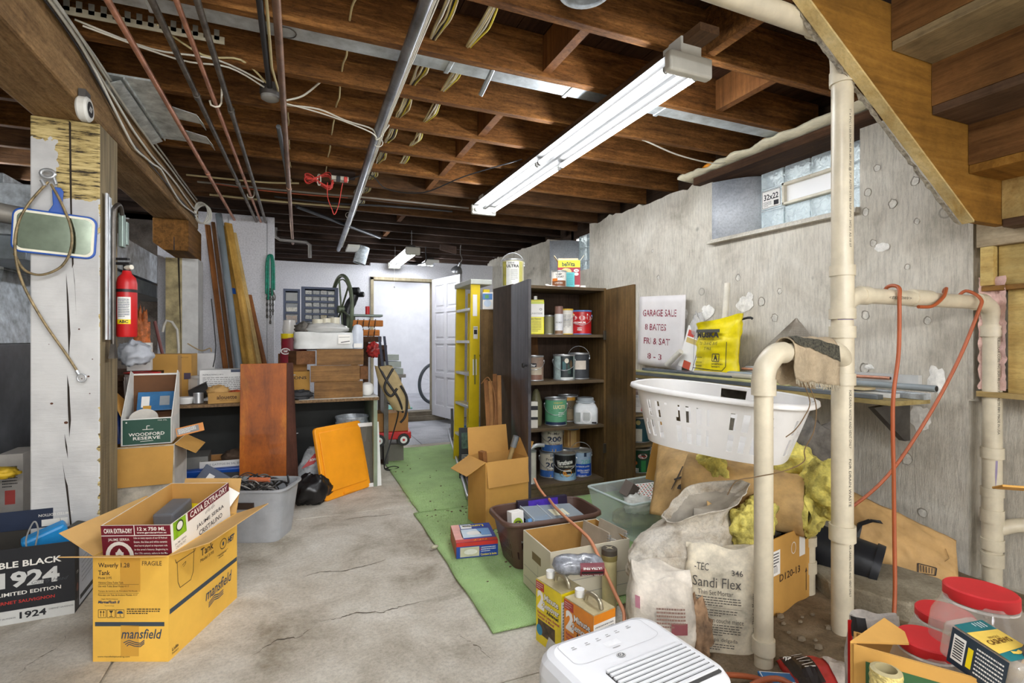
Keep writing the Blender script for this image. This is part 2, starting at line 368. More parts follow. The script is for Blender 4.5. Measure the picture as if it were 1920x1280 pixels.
dj = B().box(.915, 7.27, .02, .955, 7.44, 2.02, TRIMW).box(1.782, 7.27, .02, 1.822, 7.44, 2.02, TRIMW).box(.915, 7.27, 1.985, 1.822, 7.44, 2.025, TRIMW)
DOOR1 = st(dj.obj('door_1'))
st(B().box(.9, 7.2, 0, 1.95, 7.43, .07, wood('#6c6253', '#8d8372', None, 'X', 30)).box(.93, 7.26, .07, 1.9, 7.43, .128, wood('#6c6253', '#8d8372', None, 'X', 30)).obj('trim_3', bevel=.005))
# partition of white painted boards behind the leaning lumber
pt = st(B().box(-1.25, 5.86, 0, -.235, 5.93, 2.42, WPAINT).obj('wall_partition'))
for x0, x1 in ((-1.25, -.985), (-.98, -.655), (-.649, -.305), (-.299, -.235)):
    B().box(x0, 5.83, 0, x1, 5.86, 2.405, WPAINT).obj('wall_board', pt, bevel=.003, seg=1)
ROCK = concrete('rubble', '#8d8278', '#63584f', '#a89d92', 0, False, 1., 5.)
st(B().box(-4.5, 6.6, 0, -1.2, 6.75, 2.5, ROCK).obj('wall_utility'))
st(B().box(-4.5, -3.4, 0, -4.4, 7.4, 2.7, ROCK).obj('wall_left'))
st(B().box(-4.5, -3.5, 0, -1.3, -3.4, 2.7, concrete('wall_paint', '#b7bcb2', '#9aa096', '#cdd1c8', 0, False, .2, 1.5)).obj('reflected_wall'))  # unseen partial wall, added for the hand mirror to reflect
st(B().box(-4.5, -3.5, -.2, 3.3, -2.5, -.012, FLOORM).obj('floor_strip'))
# ceiling: floor boards above, joists, blocking
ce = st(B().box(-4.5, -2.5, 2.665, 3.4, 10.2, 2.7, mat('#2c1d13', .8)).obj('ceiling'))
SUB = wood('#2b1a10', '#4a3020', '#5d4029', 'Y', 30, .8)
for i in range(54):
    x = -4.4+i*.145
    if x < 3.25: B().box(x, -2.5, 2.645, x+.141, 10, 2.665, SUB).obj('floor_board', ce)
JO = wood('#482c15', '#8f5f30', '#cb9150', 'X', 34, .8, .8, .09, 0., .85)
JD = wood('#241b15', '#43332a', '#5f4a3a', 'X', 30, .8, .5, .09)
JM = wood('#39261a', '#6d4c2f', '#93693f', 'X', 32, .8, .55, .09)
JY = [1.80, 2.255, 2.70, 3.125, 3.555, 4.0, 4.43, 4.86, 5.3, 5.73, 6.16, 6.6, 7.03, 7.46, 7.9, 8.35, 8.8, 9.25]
JY = [1.36, .92, .48, .04, -.4, -.84, -1.28, -1.72]+JY
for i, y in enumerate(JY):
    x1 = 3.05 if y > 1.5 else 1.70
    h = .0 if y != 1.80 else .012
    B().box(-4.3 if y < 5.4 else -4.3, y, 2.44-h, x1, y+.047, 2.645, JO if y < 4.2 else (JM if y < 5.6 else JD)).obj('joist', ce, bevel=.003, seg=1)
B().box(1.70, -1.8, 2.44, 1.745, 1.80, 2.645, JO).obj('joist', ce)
B().box(1.75, 1.29, 2.44, 3.2, 1.335, 2.645, JD).obj('joist', ce)
BL = wood('#5a3418', '#8a5a30', '#a5703f', 'Z', 26, .7)
for x, y in ((1.1, 1.80), (1.06, 2.70), (1.04, 3.125), (1.03, 3.555), (1.02, 4.0), (2.2, 1.80), (1.0, 5.3), (.98, 6.16)):
    yy = y+.047; y2 = min(a for a in JY if a > y+.1)
    B().box(x, yy, 2.46, x+.045, y2, 2.63, BL).obj('blocking', ce)
RIMW = wood('#2d2017', '#4a3727', None, 'Y', 26, .8)
for y0, y1, z in ((1.3, 3.1, 2.39), (3.02, 4.64, 2.22), (4.6, 5.6, 2.39), (5.54, 7.5, 2.22)): B().box(3.13, y0, z, 3.17, y1, 2.645, RIMW).obj('rim_joist', ce)
# wood strip fixed under the joists that carries the long lamp
tag(B().box(1.50, 1.62, 2.405, 1.60, 4.5, 2.438, wood('#3c2a1d', '#5f452f', None, 'Y', 30)).obj('lamp_batten'), 'dark wood strip under the joists above the long fluorescent lamp', 'batten')
# ---------------------------------------------------------------- beam, posts
BEAM = wood('#6b4f32', '#a17f56', '#c4a67c', 'Y', 30, .8, .6, .06, 0., .7); BEAM_UN = wood('#5b4328', '#83653f', '#9a7a50', 'Y', 22, .8, .4)
bt = T('timber_beam', 'massive old timber beam along the left, resting on the white post', 'beam', (-.988, 2, 2.165))
bb = B().box(-.128, -4.4, 0, .128, 3.5, .275, BEAM); bb.obj('beam_body', bt, bevel=.012)
def post_mat():
    m, nt, p = nodes('painted_post'); L = nt.links.new
    tc = nt.nodes.new('ShaderNodeTexCoord'); sp = nt.nodes.new('ShaderNodeSeparateXYZ'); L(tc.outputs['Object'], sp.inputs[0])
    n = N(nt, 'ShaderNodeTexNoise', Scale=26., Detail=4.); L(tc.outputs['Object'], n.inputs['Vector'])
    def math_(op, a, b_):
        q = N(nt, 'ShaderNodeMath', _operation=op)
        for i, k in enumerate((a, b_)):
            if isinstance(k, (int, float)): q.inputs[i].default_value = k
            else: L(k, q.inputs[i])
        return q.outputs[0]
    wob = math_('MULTIPLY', math_('SUBTRACT', n.outputs['Fac'], .5), .07)
    z = math_('ADD', sp.outputs['Z'], wob); x = math_('ADD', sp.outputs['X'], wob)
    right = math_('MULTIPLY', math_('GREATER_THAN', z, 1.80), math_('GREATER_THAN', x, -.033)); top = math_('GREATER_THAN', z, 2.06)
    edge = math_('GREATER_THAN', x, .129)
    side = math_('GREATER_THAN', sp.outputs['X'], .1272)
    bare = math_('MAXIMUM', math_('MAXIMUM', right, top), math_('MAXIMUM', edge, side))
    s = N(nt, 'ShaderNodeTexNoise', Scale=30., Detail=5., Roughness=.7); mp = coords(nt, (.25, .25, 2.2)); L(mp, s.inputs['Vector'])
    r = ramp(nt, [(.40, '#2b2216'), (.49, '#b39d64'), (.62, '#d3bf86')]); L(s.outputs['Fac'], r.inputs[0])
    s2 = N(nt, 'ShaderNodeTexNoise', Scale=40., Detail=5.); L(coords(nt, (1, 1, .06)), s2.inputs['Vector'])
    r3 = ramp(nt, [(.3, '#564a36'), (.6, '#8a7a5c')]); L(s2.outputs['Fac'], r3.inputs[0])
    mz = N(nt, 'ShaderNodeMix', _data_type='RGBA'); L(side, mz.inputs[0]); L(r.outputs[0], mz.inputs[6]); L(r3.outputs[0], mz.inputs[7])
    n3 = N(nt, 'ShaderNodeTexNoise', Scale=5., Detail=7.); L(tc.outputs['Object'], n3.inputs['Vector'])
    r2 = ramp(nt, [(.35, '#b9b8b7'), (.6, '#cfcecc')]); L(n3.outputs['Fac'], r2.inputs[0])
    mx = N(nt, 'ShaderNodeMix', _data_type='RGBA'); L(bare, mx.inputs[0]); L(r2.outputs[0], mx.inputs[6]); L(mz.outputs[2], mx.inputs[7])
    L(mx.outputs[2], p.inputs['Base Color']); p.inputs['Roughness'].default_value = .75
    b = N(nt, 'ShaderNodeBump', Strength=.35, Distance=.01); L(s.outputs['Fac'], b.inputs['Height']); L(b.outputs[0], p.inputs['Normal'])
    return m
PM = post_mat()
ps = T('timber_post', 'thick square white-painted timber post with bare yellowish top, nearest post', 'post', (-.99, 3.09, 0))
def notch_face(b): b.box(-.128, -.128, 0, .128, .128, 2.164, PM)
b = B(); notch_face(b); b.obj('post_body', ps, bevel=.006)
b = B(); f = front(-.1285)
for pts in ([(.012, 2.16), (.020, 2.15), (.024, 1.75), (.030, 1.5), (.024, 1.48), (.016, 1.8)], [(.026, 1.5), (.034, 1.42), (.040, 1.24), (.034, 1.4)], [(.002, 1.46), (.01, 1.35), (.018, 1.18), (.012, 1.05), (.008, 1.2)],
            [(.006, .99), (.014, .93), (.02, .78), (.014, .7), (.008, .85)], [(-.004, .72), (.006, .66), (.009, .6), (.0, .66)], [(-.012, .6), (-.002, .52), (.008, .48), (.016, .38), (.03, .22), (.02, .26), (.004, .44)], [(-.02, .34), (.0, .2), (.004, .0), (-.008, .0)]):
    b.poly(f, pts, mat('#2a2119', .9, var=0), .001)
for x, z, r in ((.05, 1.2, .004), (.085, .98, .005), (.06, .97, .003), (.002, .77, .008), (-.05, .86, .006), (-.06, 1.13, .002), (.09, .9, .003), (.1, 1.06, .003)): b.ell(f, x, z, r, r*.8, mat('#53301c', .8, var=0), .0012, 8)
b.obj('crack', ps)
ps2 = T('timber_post', 'second timber post farther back, white paint over yellow bare wood, under the corbel', 'post', (-.99, 5.63, 0))
PW2 = mat('#b7a77d', .85, var=.25, vs=9, bump=.3)
B().box(-.128, -.128, 0, .0, .128, 1.9, PW2).box(0, -.128, 0, .128, .128, 1.9, mat('#dcdbd8', .8)).obj('post_body', ps2)
b = B(); f = front(-.1285); b.poly(f, [(-.035, 1.9), (-.02, 1.9), (-.008, 1.2), (0, .7), (-.012, 1.2)], mat('#2a2119', .9, var=0)); b.obj('crack', ps2)
cb = T('timber_corbel', 'short brown timber block under the far end of the beam', 'timber', (-.99, 5.05, 1.9))
CB = wood('#4a3017', '#8a5f2c', '#a8783c', 'Y', 30, .75)
b = B(); pr = [(-.128, .06), (-.128, .264), (.128, .264), (.128, .0), (-.05, .0)]
b.prism([(x, 0, z) for x, z in pr], (0, .62, 0), CB); b.obj('corbel_body', cb, bevel=.006)
b = B(); b.poly(front(-.001), [(.02, 0), (.03, 0), (.027, .12), (.022, .11)], INK); b.obj('crack', cb)
# form-tie plugs and plaster dabs on the concrete wall
TIE_D = mat('#8f887b', .9, var=.2, vs=40); TIE_L = mat('#cfcabf', .9, var=.15, vs=40); DAB = mat('#ece9e2', .8, var=.12, vs=30)
def wallmap(y, z): return plane((wx(y)-.001, y, z), (0, -1, 0), (0, 0, 1))
R = random.Random(2)
for y, z, r in ((1.849, 1.687, .018), (1.682, 1.533, .014), (1.889, 1.291, .022), (1.895, .991, .026), (2.759, 1.595, .022), (2.566, 1.411, .028), (2.427, 1.471, .018), (2.464, 1.298, .026), (1.645, 1.971, .022), (1.878, 1.973, .02), (1.75, 1.879, .024), (1.889, 1.867, .02), (1.829, 2.095, .02), (1.637, 1.762, .014), (3.595, 1.688, .02), (3.667, 1.929, .016), (2.068, 1.582, .014), (1.589, 1.25, .018), (1.682, .527, .03), (1.613, .268, .022)):
    b = B(); f = wallmap(y, z); q = [r*R.uniform(.85, 1.15) for _ in range(14)]
    b.poly(f, [(q[i]*math.cos(i*PI/7), 1.15*q[i]*math.sin(i*PI/7)) for i in range(14)], TIE_D, .0012); b.poly(f, [(.003+.8*q[i]*math.cos(i*PI/7), -.002+.95*q[i]*math.sin(i*PI/7)) for i in range(14)], TIE_L, .0024); b.obj('tie_plug', wr)
for y, z, a, c in ((3.30, 1.37, .06, .05), (3.05, 1.36, .07, .06), (2.70, 1.40, .07, .05), (2.66, 1.45, .03, .03), (1.80, 1.655, .04, .025), (1.87, 1.0, .03, .015), (1.62, .75, .05, .06), (1.55, .95, .04, .07)):
    f = wallmap(y, z); B().grid(lambda u, v: f(a*v*math.cos(u*2*PI)*(1+.5*nz(math.cos(u*2*PI)*2, math.sin(u*2*PI)*2, y*9)), c*v*math.sin(u*2*PI)*(1+.5*nz(math.cos(u*2*PI)*2, math.sin(u*2*PI)*2, y*5)), .002+.004*(1-v)+.004*abs(nz(u*9, v*5, y))*(1-v)), 20, 6, DAB, wu=True).obj('plaster_dab', wr)
# cracks in the floor slab
CRK = mat('#5f5546', .95, var=.3, vs=30); R = random.Random(6)
for l in ([(-.001, 2.67), (.097, 2.709), (.195, 2.674), (.325, 2.692), (.47, 2.75)], [(.06, 2.24), (.162, 2.228), (.206, 2.245), (.332, 2.206), (.426, 2.224), (.595, 2.238)], [(.25, 3.434), (.416, 3.44), (.522, 3.418), (.63, 3.44)], [(-.892, 2.231), (-.881, 2.35), (-.836, 2.417), (-.828, 2.563)], [(-.162, 2.084), (-.076, 2.156), (-.001, 2.143), (.079, 2.219)], [(.575, 1.923), (.624, 1.809), (.64, 1.684)]):
    pts = []
    for (xa, ya), (xb, yb) in zip(l, l[1:]): pts += [(xa+(xb-xa)*k/7+R.uniform(-.006, .006), ya+(yb-ya)*k/7+R.uniform(-.006, .006)) for k in range(7)]
    vs = []
    for k, (x, y) in enumerate(pts): w = .0035*math.sin(PI*(k+.5)/len(pts))*R.uniform(.4, 1.3); vs += [(x, y-w, .0012), (x, y+w, .0012)]
    B().add(vs, [(2*k, 2*k+2, 2*k+3, 2*k+1) for k in range(len(pts)-1)], CRK).obj('floor_crack', fl)
# ================================================================ LAMPS
LWHITE = mat('#c2c0b6', .5, var=.06); REFL = mat('#232220', .6, var=.06)
def tubelamp(name, label, loc, length, strength, n_half=2, half=.075, hung=False, rot=0):
    t = T(name, label, 'lamp', loc, rot)
    L2 = length/2; b = B()
    b.prism([(-.03, -L2, .085), (.03, -L2, .085), (.05, -L2, .045), (half+.03, -L2, .042), (half+.03, -L2, .038), (-half-.03, -L2, .038), (-half-.03, -L2, .042), (-.05, -L2, .045)][::-1], (0, length, 0), REFL)
    b.prism([(-.022, -L2, .038), (.022, -L2, .038), (.012, -L2, .012), (-.012, -L2, .012)], (0, length, 0), REFL)
    b.obj('reflector', t)
    for s in (-1, 1):
        bb = B().box(-half-.035, min(s*L2, s*(L2+.045)), -.035, half+.035, max(s*L2, s*(L2+.045)), .055, LWHITE); bb.obj('end_cap', t, bevel=.012, seg=3)
    g = glow('#f6faff', strength)
    seg = length/n_half
    for sx in (-1, 1):
        for k in range(n_half):
            y0 = -L2+k*seg+.012; y1 = y0+seg-.024
            b = B().cyl((sx*half, y0+.02, 0), (sx*half, y1-.02, 0), .014, g, 14)
            o = b.obj('lamp_tube', t)
            for ya in (y0, y1-.02): B().cyl((sx*half, ya, 0), (sx*half, ya+.02, 0), .0165, mat('#9a9a98', .4), 14).obj('tube_ferrule', t)
    return t
m = tubelamp('fluorescent_lamp', 'long double-tube fluorescent lamp under the joists, with grey end caps', (1.545, 3.06, 2.315), 2.6, TUBE_MAIN, 2, .08)
b = B().box(-.055, -1.34, .05, .055, -1.22, .122, LWHITE); b.obj('mounting_bracket', m, bevel=.004)
B().box(-.055, 1.2, .05, .055, 1.3, .122, LWHITE).obj('mounting_bracket', m, bevel=.004)
m = tubelamp('fluorescent_lamp', 'short bright double-tube lamp hanging from a chain near the far doorway', (1.22, 6.55, 2.17), 1.2, TUBE_FAR, 1, .05)
b = B()
for y in (-.56, .56):
    for k in range(9): b.tube([(.0+.006*math.cos(a*PI/3)*(k % 2), y+.006*math.cos(a*PI/3)*(1-k % 2), .09+k*.02+.012*math.sin(a*PI/3)) for a in range(6)], .0016, STEEL, 5, True)
b.obj('chain', m)
b = B().tube([(.0, .62, 0), (.0, .62, -.28)], .0015, WHITE, 5).tube([(0, .62, -.28), (0, .62, -.3)], .006, GREY, 8); b.obj('pull_cord', m)
tubelamp('fluorescent_lamp', 'added double-tube fill lamp hung low behind the viewer', (.2, -1.5, 1.95), 2.4, FILL_REAR, 2, .085, rot=PI/2)  # added fill lamp, out of view
tubelamp('fluorescent_lamp', 'added double-tube fill lamp on the joists above the viewer', (.1, .45, 2.335), 1.2, FILL_REAR, 1, .075, rot=PI/2)  # another added fill lamp, overhead and out of view
tubelamp('fluorescent_lamp', 'added double-tube lamp brightening the white room beyond the doorway', (1.9, 8.6, 2.335), 1.6, FILL_BACKROOM, 1, .075)  # lamp added to brighten the room past the door
tubelamp('fluorescent_lamp', 'added double-tube lamp lighting the utility room behind the beam', (-2.2, 4.9, 2.335), 1.2, 30, 1, .075)  # lamp added to light the utility room
# ================================================================ PIPES UNDER THE JOISTS
IRON = mat('#77716a', .5, .75, var=.3, vs=12, bump=.2, bs=80); BRASSY = mat('#8d7a52', .45, .7)
def pipe(name, label, pts, r, m, cat='pipe', coup=(), hook=()):
    t = T(name, label, cat, pts[0]); o = Vector(pts[0]); P = [Vector(p)-o for p in pts]
    B().tube(P, r, m, 12).obj('pipe_run', t)
    def at(f):
        a, c = P[0], P[-1]; return a+(c-a)*f, (c-a).normalized()
    for f in coup:
        p, d = at(f); B().cyl(p-d*.022, p+d*.022, r*1.3, m, 12).obj('coupling', t)
    for f in hook:
        p, d = at(f); b = B().tube([p+Vector((.03, 0, .10)), p+Vector((.028, 0, .0)), p+Vector((.018, 0, -r-.008)), p+Vector((0, 0, -r-.014)), p+Vector((-.018, 0, -r-.008)), p+Vector((-.024, 0, .004))], .005, mat('#ded6c4', .5), 6); b.obj('pipe_hook', t)
    return t
pipe('copper_pipe', 'leftmost copper pipe running along under the joists beside the beam', [(-.645, .3, 2.36), (-.6, 5.84, 2.36)], .0125, COPPER, coup=(.72,))
pipe('iron_pipe', 'grey iron pipe between the two copper pipes under the joists', [(-.53, .3, 2.365), (-.40, 5.84, 2.36)], .013, IRON, coup=(.48, .75))
pipe('copper_pipe', 'second copper pipe from the beam, held by white plastic hooks', [(-.425, .3, 2.36), (-.36, 5.9, 2.36)], .0105, COPPER, hook=(.48, .8))
pipe('iron_pipe', 'grey iron pipe right of the copper pipes, ending at the partition top', [(-.345, .3, 2.36), (-.315, 5.84, 2.36)], .013, IRON, coup=(.5,))
pipe('copper_pipe', 'dull copper pipe running alone from above to the far joists', [(-.076, .3, 2.36), (-.07, 7.0, 2.36)], .0155, mat('#9a7a66', .45, .8, var=.25), coup=(.62,))
pipe('iron_pipe', 'short grey pipe with an open end near the dull copper pipe', [(-.11, 3.3, 2.40), (-.085, 4.0, 2.38), (-.07, 4.95, 2.36)], .014, mat('#7d8286', .45, .7), coup=())
t = pipe('conduit_pipe', 'long steel conduit with white cables tied along it, running to the back', [(.43, .3, 2.40), (.435, 3.2, 2.40), (.47, 5.2, 2.38), (.49, 7.25, 2.36)], .025, mat('#8b8d91', .33, .7, var=.3, vs=5))
o = Vector((.43, .3, 2.40))
WIREW = mat('#d9d4c6', .5, var=.06); WIREY = mat('#c9b98a', .5, var=.1); WIREYY = mat('#d8c53a', .45); WIREK = mat('#2a292c', .5, var=0)
for k in range(3):
    pts = []
    for i in range(30):
        y = .2+i*.24; x = .43+.06*max(0, (y-3)/4.2)+.024+.010*k+.004*nz(y*3, k*3); pts.append(Vector((x, y, 2.40-.012+.009*k+.005*nz(y*3, k+9)-.005*max(0, y-3)))-o)
    B().tube(pts, .0038, WIREW, 6).obj('tied_cable', t)
for y in (3.3, 4.5, 5.35): B().tube([(.46+.03*math.cos(a*PI/6)-o.x, y-o.y, 2.395+.03*math.sin(a*PI/6)-o.z) for a in range(12)], .003, WIREW, 6, True).obj('cable_tie', t)
b = B()
for k in range(3): b.tube(smooth_path([(.45+.05*math.cos(a)+.01*k-o.x, 1.75+.03*math.sin(a)-o.y, 2.40+.06*math.sin(a+k*.3)-o.z) for a in [i*.7 for i in range(9)]], 3), .004, WIREW, 6)
b.obj('cable_loop', t)
# ---- house cables threaded through the joists
def cable(name, label, pts, r, m, k=5, cat='cable', group=None):
    return tag(B().tube(smooth_path(pts, k), r, m, 7).obj(name), label, cat, group)
def thread(x, z, cnt, mats, label, y0, y1, spread=.009):
    t = T('cable_bundle', label, 'cable', (x, y0, z))
    for k in range(cnt):
        pts = []
        R = random.Random(k+int(x*100)); dx = (k-(cnt-1)/2)*spread
        for y in [a for a in JY if y0 <= a <= y1]:
            j = R.uniform(-.004, .004); pts += [(dx*.5+j, y+.024-y0, j), (dx*.9+j, y+.13-y0, -.014-R.uniform(0, .01)), (dx*1.15+R.uniform(-.006, .006), y+.235-y0, -.022-R.uniform(0, .014)), (dx*.9+j, y+.34-y0, -.014)]
        B().tube(smooth_path(pts, 3), .0048, mats[k % len(mats)], 6).obj('cable', t)
    return t
thread(.555, 2.50, 6, (WIREY, WIREW, WIREY, WIREK, WIREYY, WIREY), 'bundle of beige, black and yellow cables threaded through the joists right of the conduit', .4, 5.0)
thread(.72, 2.50, 5, (WIREY, WIREW, WIREY, WIREW, WIREYY), 'bundle of beige and white cables through the joists, second from the conduit', .4, 3.6)
thread(.20, 2.50, 1, (WIREY,), 'single beige cable threaded through the joists left of the conduit', .4, 4.1)
thread(-.06, 2.52, 1, (WIREY,), 'single beige cable beside the dull copper pipe', 3.0, 4.5)
# lamp holder at the end of the dark pipe, white cables around it
t = pipe('cable_pipe', 'dark drop pipe with a yellowish cable tied along it, ending at a round box', [(-.135, .4, 2.415), (-.135, 2.82, 2.41)], .013, WIREK, cat='cable')
B().tube([(.022, 0, -.008), (.02, .9, -.012), (.024, 1.7, -.006), (.02, 2.2, -.012), (.04, 2.42, -.016)], .006, WIREY, 7).obj('tied_cable', t)
t = T('ceiling_box', 'dark round ceiling box with a grey cap at the dark pipe end', 'fixture', (-.135, 2.86, 2.37))
B().lathe([(0, .07), (.045, .07), (.048, .02), (.044, .01)], mat('#3a3430', .6), 20).obj('box_body', t); B().lathe([(.043, .012), (.042, -.004), (.03, -.01), (0, -.011)], mat('#8e8c88', .5), 20).obj('box_cap', t)
cable('white_cable', 'white cable along a joist from the beam to the round box', [(-.84, 2.6, 2.45), (-.6, 2.69, 2.43), (-.35, 2.69, 2.435), (-.16, 2.80, 2.42)], .0045, WIREW)
cable('white_cable', 'beige cable sagging along a joist from the toothed strap to the round box', [(-.55, 2.55, 2.47), (-.4, 2.68, 2.44), (-.25, 2.69, 2.455), (-.15, 2.8, 2.42)], .005, WIREY)
cable('white_cable', 'lower white cable along a joist from the beam to the round box', [(-.82, 2.62, 2.44), (-.5, 2.69, 2.405), (-.3, 2.69, 2.41), (-.16, 2.82, 2.405)], .004, WIREW)
cable('white_cable', 'white cable from the dull copper pipe to the conduit', [(-.06, 2.98, 2.40), (.1, 3.0, 2.415), (.25, 3.06, 2.40), (.40, 3.10, 2.39), (.44, 3.2, 2.37), (.5, 3.12, 2.44)], .0048, WIREW)
cable('white_cable', 'second white cable from the dull copper pipe to the conduit', [(-.06, 2.95, 2.395), (.08, 3.0, 2.40), (.22, 3.05, 2.395), (.38, 3.09, 2.37), (.43, 3.14, 2.36)], .004, WIREW)
cable('white_cable', 'white cable rising from the dull copper pipe over the joist', [(-.06, 2.92, 2.40), (.02, 2.9, 2.43), (.1, 2.8, 2.47), (.16, 2.76, 2.53)], .005, WIREW)
cable('white_cable', 'white cable sagging under the joists from the long lamp to the window', [(1.62, 2.72, 2.46), (2.0, 2.73, 2.45), (2.35, 2.76, 2.40), (2.7, 2.80, 2.40), (2.85, 2.80, 2.43)], .005, WIREW)
# black cord to the long lamp, red cord coil, outlet
cable('power_cable', 'thin black cord drooping from the outlet to the long lamp', [(.33, 4.10, 2.37), (.5, 4.0, 2.40), (.62, 3.97, 2.30), (.85, 3.75, 2.24), (1.1, 3.5, 2.32), (1.45, 3.3, 2.42)], .0045, WIREK)
REDW = mat('#d4463c', .45, var=.05)
b = B(); R = random.Random(4)
for k in range(9):
    a = R.uniform(-.3, .3); pts = [(.14+.10*math.cos(t_)*math.cos(a)+R.uniform(-.008, .008), 4.12+.03*math.sin(t_*2+k), 2.355+.035*math.sin(t_*2)*(1 if math.cos(t_) > 0 else .9)+.02*math.sin(t_)+a*.06*math.cos(t_)) for t_ in [i*2*PI/14 for i in range(15)]]
    b.tube(smooth_path(pts, 3), .0032, REDW, 6)
b.tube(smooth_path([(.2, 4.11, 2.34), (.2, 4.1, 2.23), (.23, 4.1, 2.14), (.25, 4.1, 2.10), (.28, 4.1, 2.18), (.30, 4.12, 2.30), (.31, 4.12, 2.35)], 4), .0032, REDW, 6)
b.tube([(.14+.012*math.cos(a), 4.1, 2.35+.045*math.sin(a)) for a in [i*PI/5 for i in range(10)]], .004, WIREW, 6, True)
tag(b.obj('red_cable'), 'bundled bright red cord hanging under the joists beside the outlet', 'cord')
t = T('outlet_box', 'wooden-backed white outlet with plugs fixed under the joists', 'outlet', (.30, 4.12, 2.39))
B().box(-.09, -.02, .0, .1, .03, .05, JD).obj('backing_block', t); B().box(-.075, -.045, -.03, .05, .02, 0, mat('#cfc9ba', .5)).obj('outlet_body', t, bevel=.004)
B().box(.015, -.06, -.045, .04, -.03, -.005, REDW).obj('plug', t, bevel=.004); B().box(-.04, -.06, -.045, -.01, -.03, -.005, WIREK).obj('plug', t, bevel=.004)
# runs across under the far joists
for i, (lab, pts, r, mm) in enumerate([
    ('beige cable running across under the joists below the copper pipes', [(-.8, 4.6, 2.42), (-.3, 4.55, 2.41), (.0, 4.5, 2.42)], .007, WIREY),
    ('grey cable across the joists behind the red cord', [(-.75, 4.75, 2.415), (0, 4.72, 2.41), (.6, 4.7, 2.415), (1.5, 4.68, 2.41)], .008, mat('#8c8579', .5)),
    ('black cable across the joists behind the outlet', [(-.2, 5.0, 2.42), (.3, 4.95, 2.40), (.8, 4.9, 2.41), (1.4, 4.9, 2.42)], .009, WIREK),
    ('orange cord across the joists behind the copper pipes', [(-.62, 4.7, 2.40), (-.3, 4.72, 2.39), (.1, 4.75, 2.40), (.4, 4.75, 2.41)], .0045, mat('#b4532c', .5)),
    ('beige batten-like cable across the joists before the partition', [(-.72, 5.15, 2.42), (-.1, 5.12, 2.41), (.5, 5.1, 2.415)], .010, WIREY)]):
    cable('cross_cable', lab, pts, r, mm)
pipe('drain_pipe', 'black plastic pipe slanting across under the far joists', [(-.02, 5.2, 2.40), (.9, 6.3, 2.38)], .017, mat('#3b3d42', .4, .2))
pipe('iron_pipe', 'grey elbow pipe below the far joists near the partition', [(-.25, 6.5, 2.445), (-.25, 6.5, 2.34), (-.2, 6.5, 2.31), (.08, 6.5, 2.30), (.12, 6.5, 2.27), (.12, 6.5, 2.12)], .02, mat('#8e8a86', .4, .6))
tag(B().box(.56, 6.6, 2.30, .7, 7.0, 2.33, LWHITE).obj('junction_plate'), 'pale metal plate under the far joists left of the silver duct', 'plate')
t = T('flex_duct', 'ribbed silver duct elbow under the joists above the far wall', 'duct', (.79, 7.0, 2.38))
b = B()
prof = []
for k in range(22): prof.append((.078+.005*(k % 2), -k*.011))
b.lathe(prof, GALV, 24); b.obj('duct_body', t, rot=(0, .25, 0))
# galvanized duct lying in the joist bay, round duct end, register boot, toothed strap
LG_ = mat('#c9d0d4', .45, .55, var=.2, vs=9)
t = T('sheet_duct', 'galvanized duct running across the ceiling along one joist bay', 'duct', (-1.8, 2.37, 2.455))
B().box(0, -.062, 0, 4.72, .062, .12, LG_).obj('duct_body', t, bevel=.012)
for x in (1.25, 2.45, 3.1, 3.7): B().box(x, -.066, -.005, x+.025, .066, .12, LG_).obj('duct_seam', t, bevel=.004)
B().hull8([(4.72, -.06, 0), (4.85, -.03, .03), (4.85, .03, .03), (4.72, .06, 0), (4.72, -.06, .12), (4.85, -.03, .1), (4.85, .03, .1), (4.72, .06, .12)], LG_).obj('duct_end', t)
b = B().tube([(1.62+.05*math.cos(a*PI/8), -.0, -.004+0*a) if 0 else (1.75+.04*math.cos(a*PI/8), .04*math.sin(a*PI/8), -.004) for a in range(16)], .0025, DKSTEEL, 5, True); b.obj('wire_ring', t)
b = B().tube(smooth_path([(.86, 2.30, 2.45), (.85, 2.33, 2.42), (.83, 2.40, 2.36)], 3), .012, mat('#a9b0b4', .4, .8), 8)
tag(b.obj('duct_hanger'), 'small metal hanger strip hanging below the joist bay left of the lamp', 'hanger')
t = T('round_duct', 'round galvanized duct end at the top of the ceiling left of the long lamp', 'duct', (.95, 1.60, 2.40))
B().lathe([(.09, .2), (.09, .03), (.095, .025), (.095, 0), (.085, 0), (.085, .19), (0, .19)], GALV, 32).obj('duct_body', t)
BOOTM = mat('#d3dbe0', .35, .15, var=.3, vs=12)
t = T('register_boot', 'open sheet metal boot with folded tabs fixed beside the beam', 'duct', (-.86, 3.03, 2.43))
b = B().box(0, 0, 0, .2, .83, .01, BOOTM).box(.07, 0, -.012, .076, .83, 0, BOOTM).box(.0, 0, -.05, .006, .83, 0, BOOTM); b.slab([(0, .0, -.05), (.06, .0, -.02), (.06, .83, -.02), (0, .83, -.05)], (0, 0, .004), BOOTM); b.obj('boot_plate', t)
for y in (.28, .62): B().slab([(.2, y, 0), (.33, y+.02, -.02), (.33, y+.15, -.02), (.2, y+.17, 0)], (0, 0, .004), BOOTM).slab([(.33, y+.02, -.02), (.36, y+.03, -.06), (.36, y+.13, -.06), (.33, y+.15, -.02)], (.003, 0, 0), BOOTM).obj('boot_tab', t)
b = B(); z = 2.46
pts = [(-.86, 2.52, z)]
for i in range(14): b.box(-.86+i*.04, 2.55, 2.455, -.84+i*.04, 2.553, 2.50, mat('#9d9a90', .5, .5))
b.box(-.86, 2.55, 2.44, -.30, 2.553, 2.472, mat('#b3a992', .5, .4)); tag(b.obj('toothed_strap'), 'toothed metal strap along a joist beside the beam', 'strap')
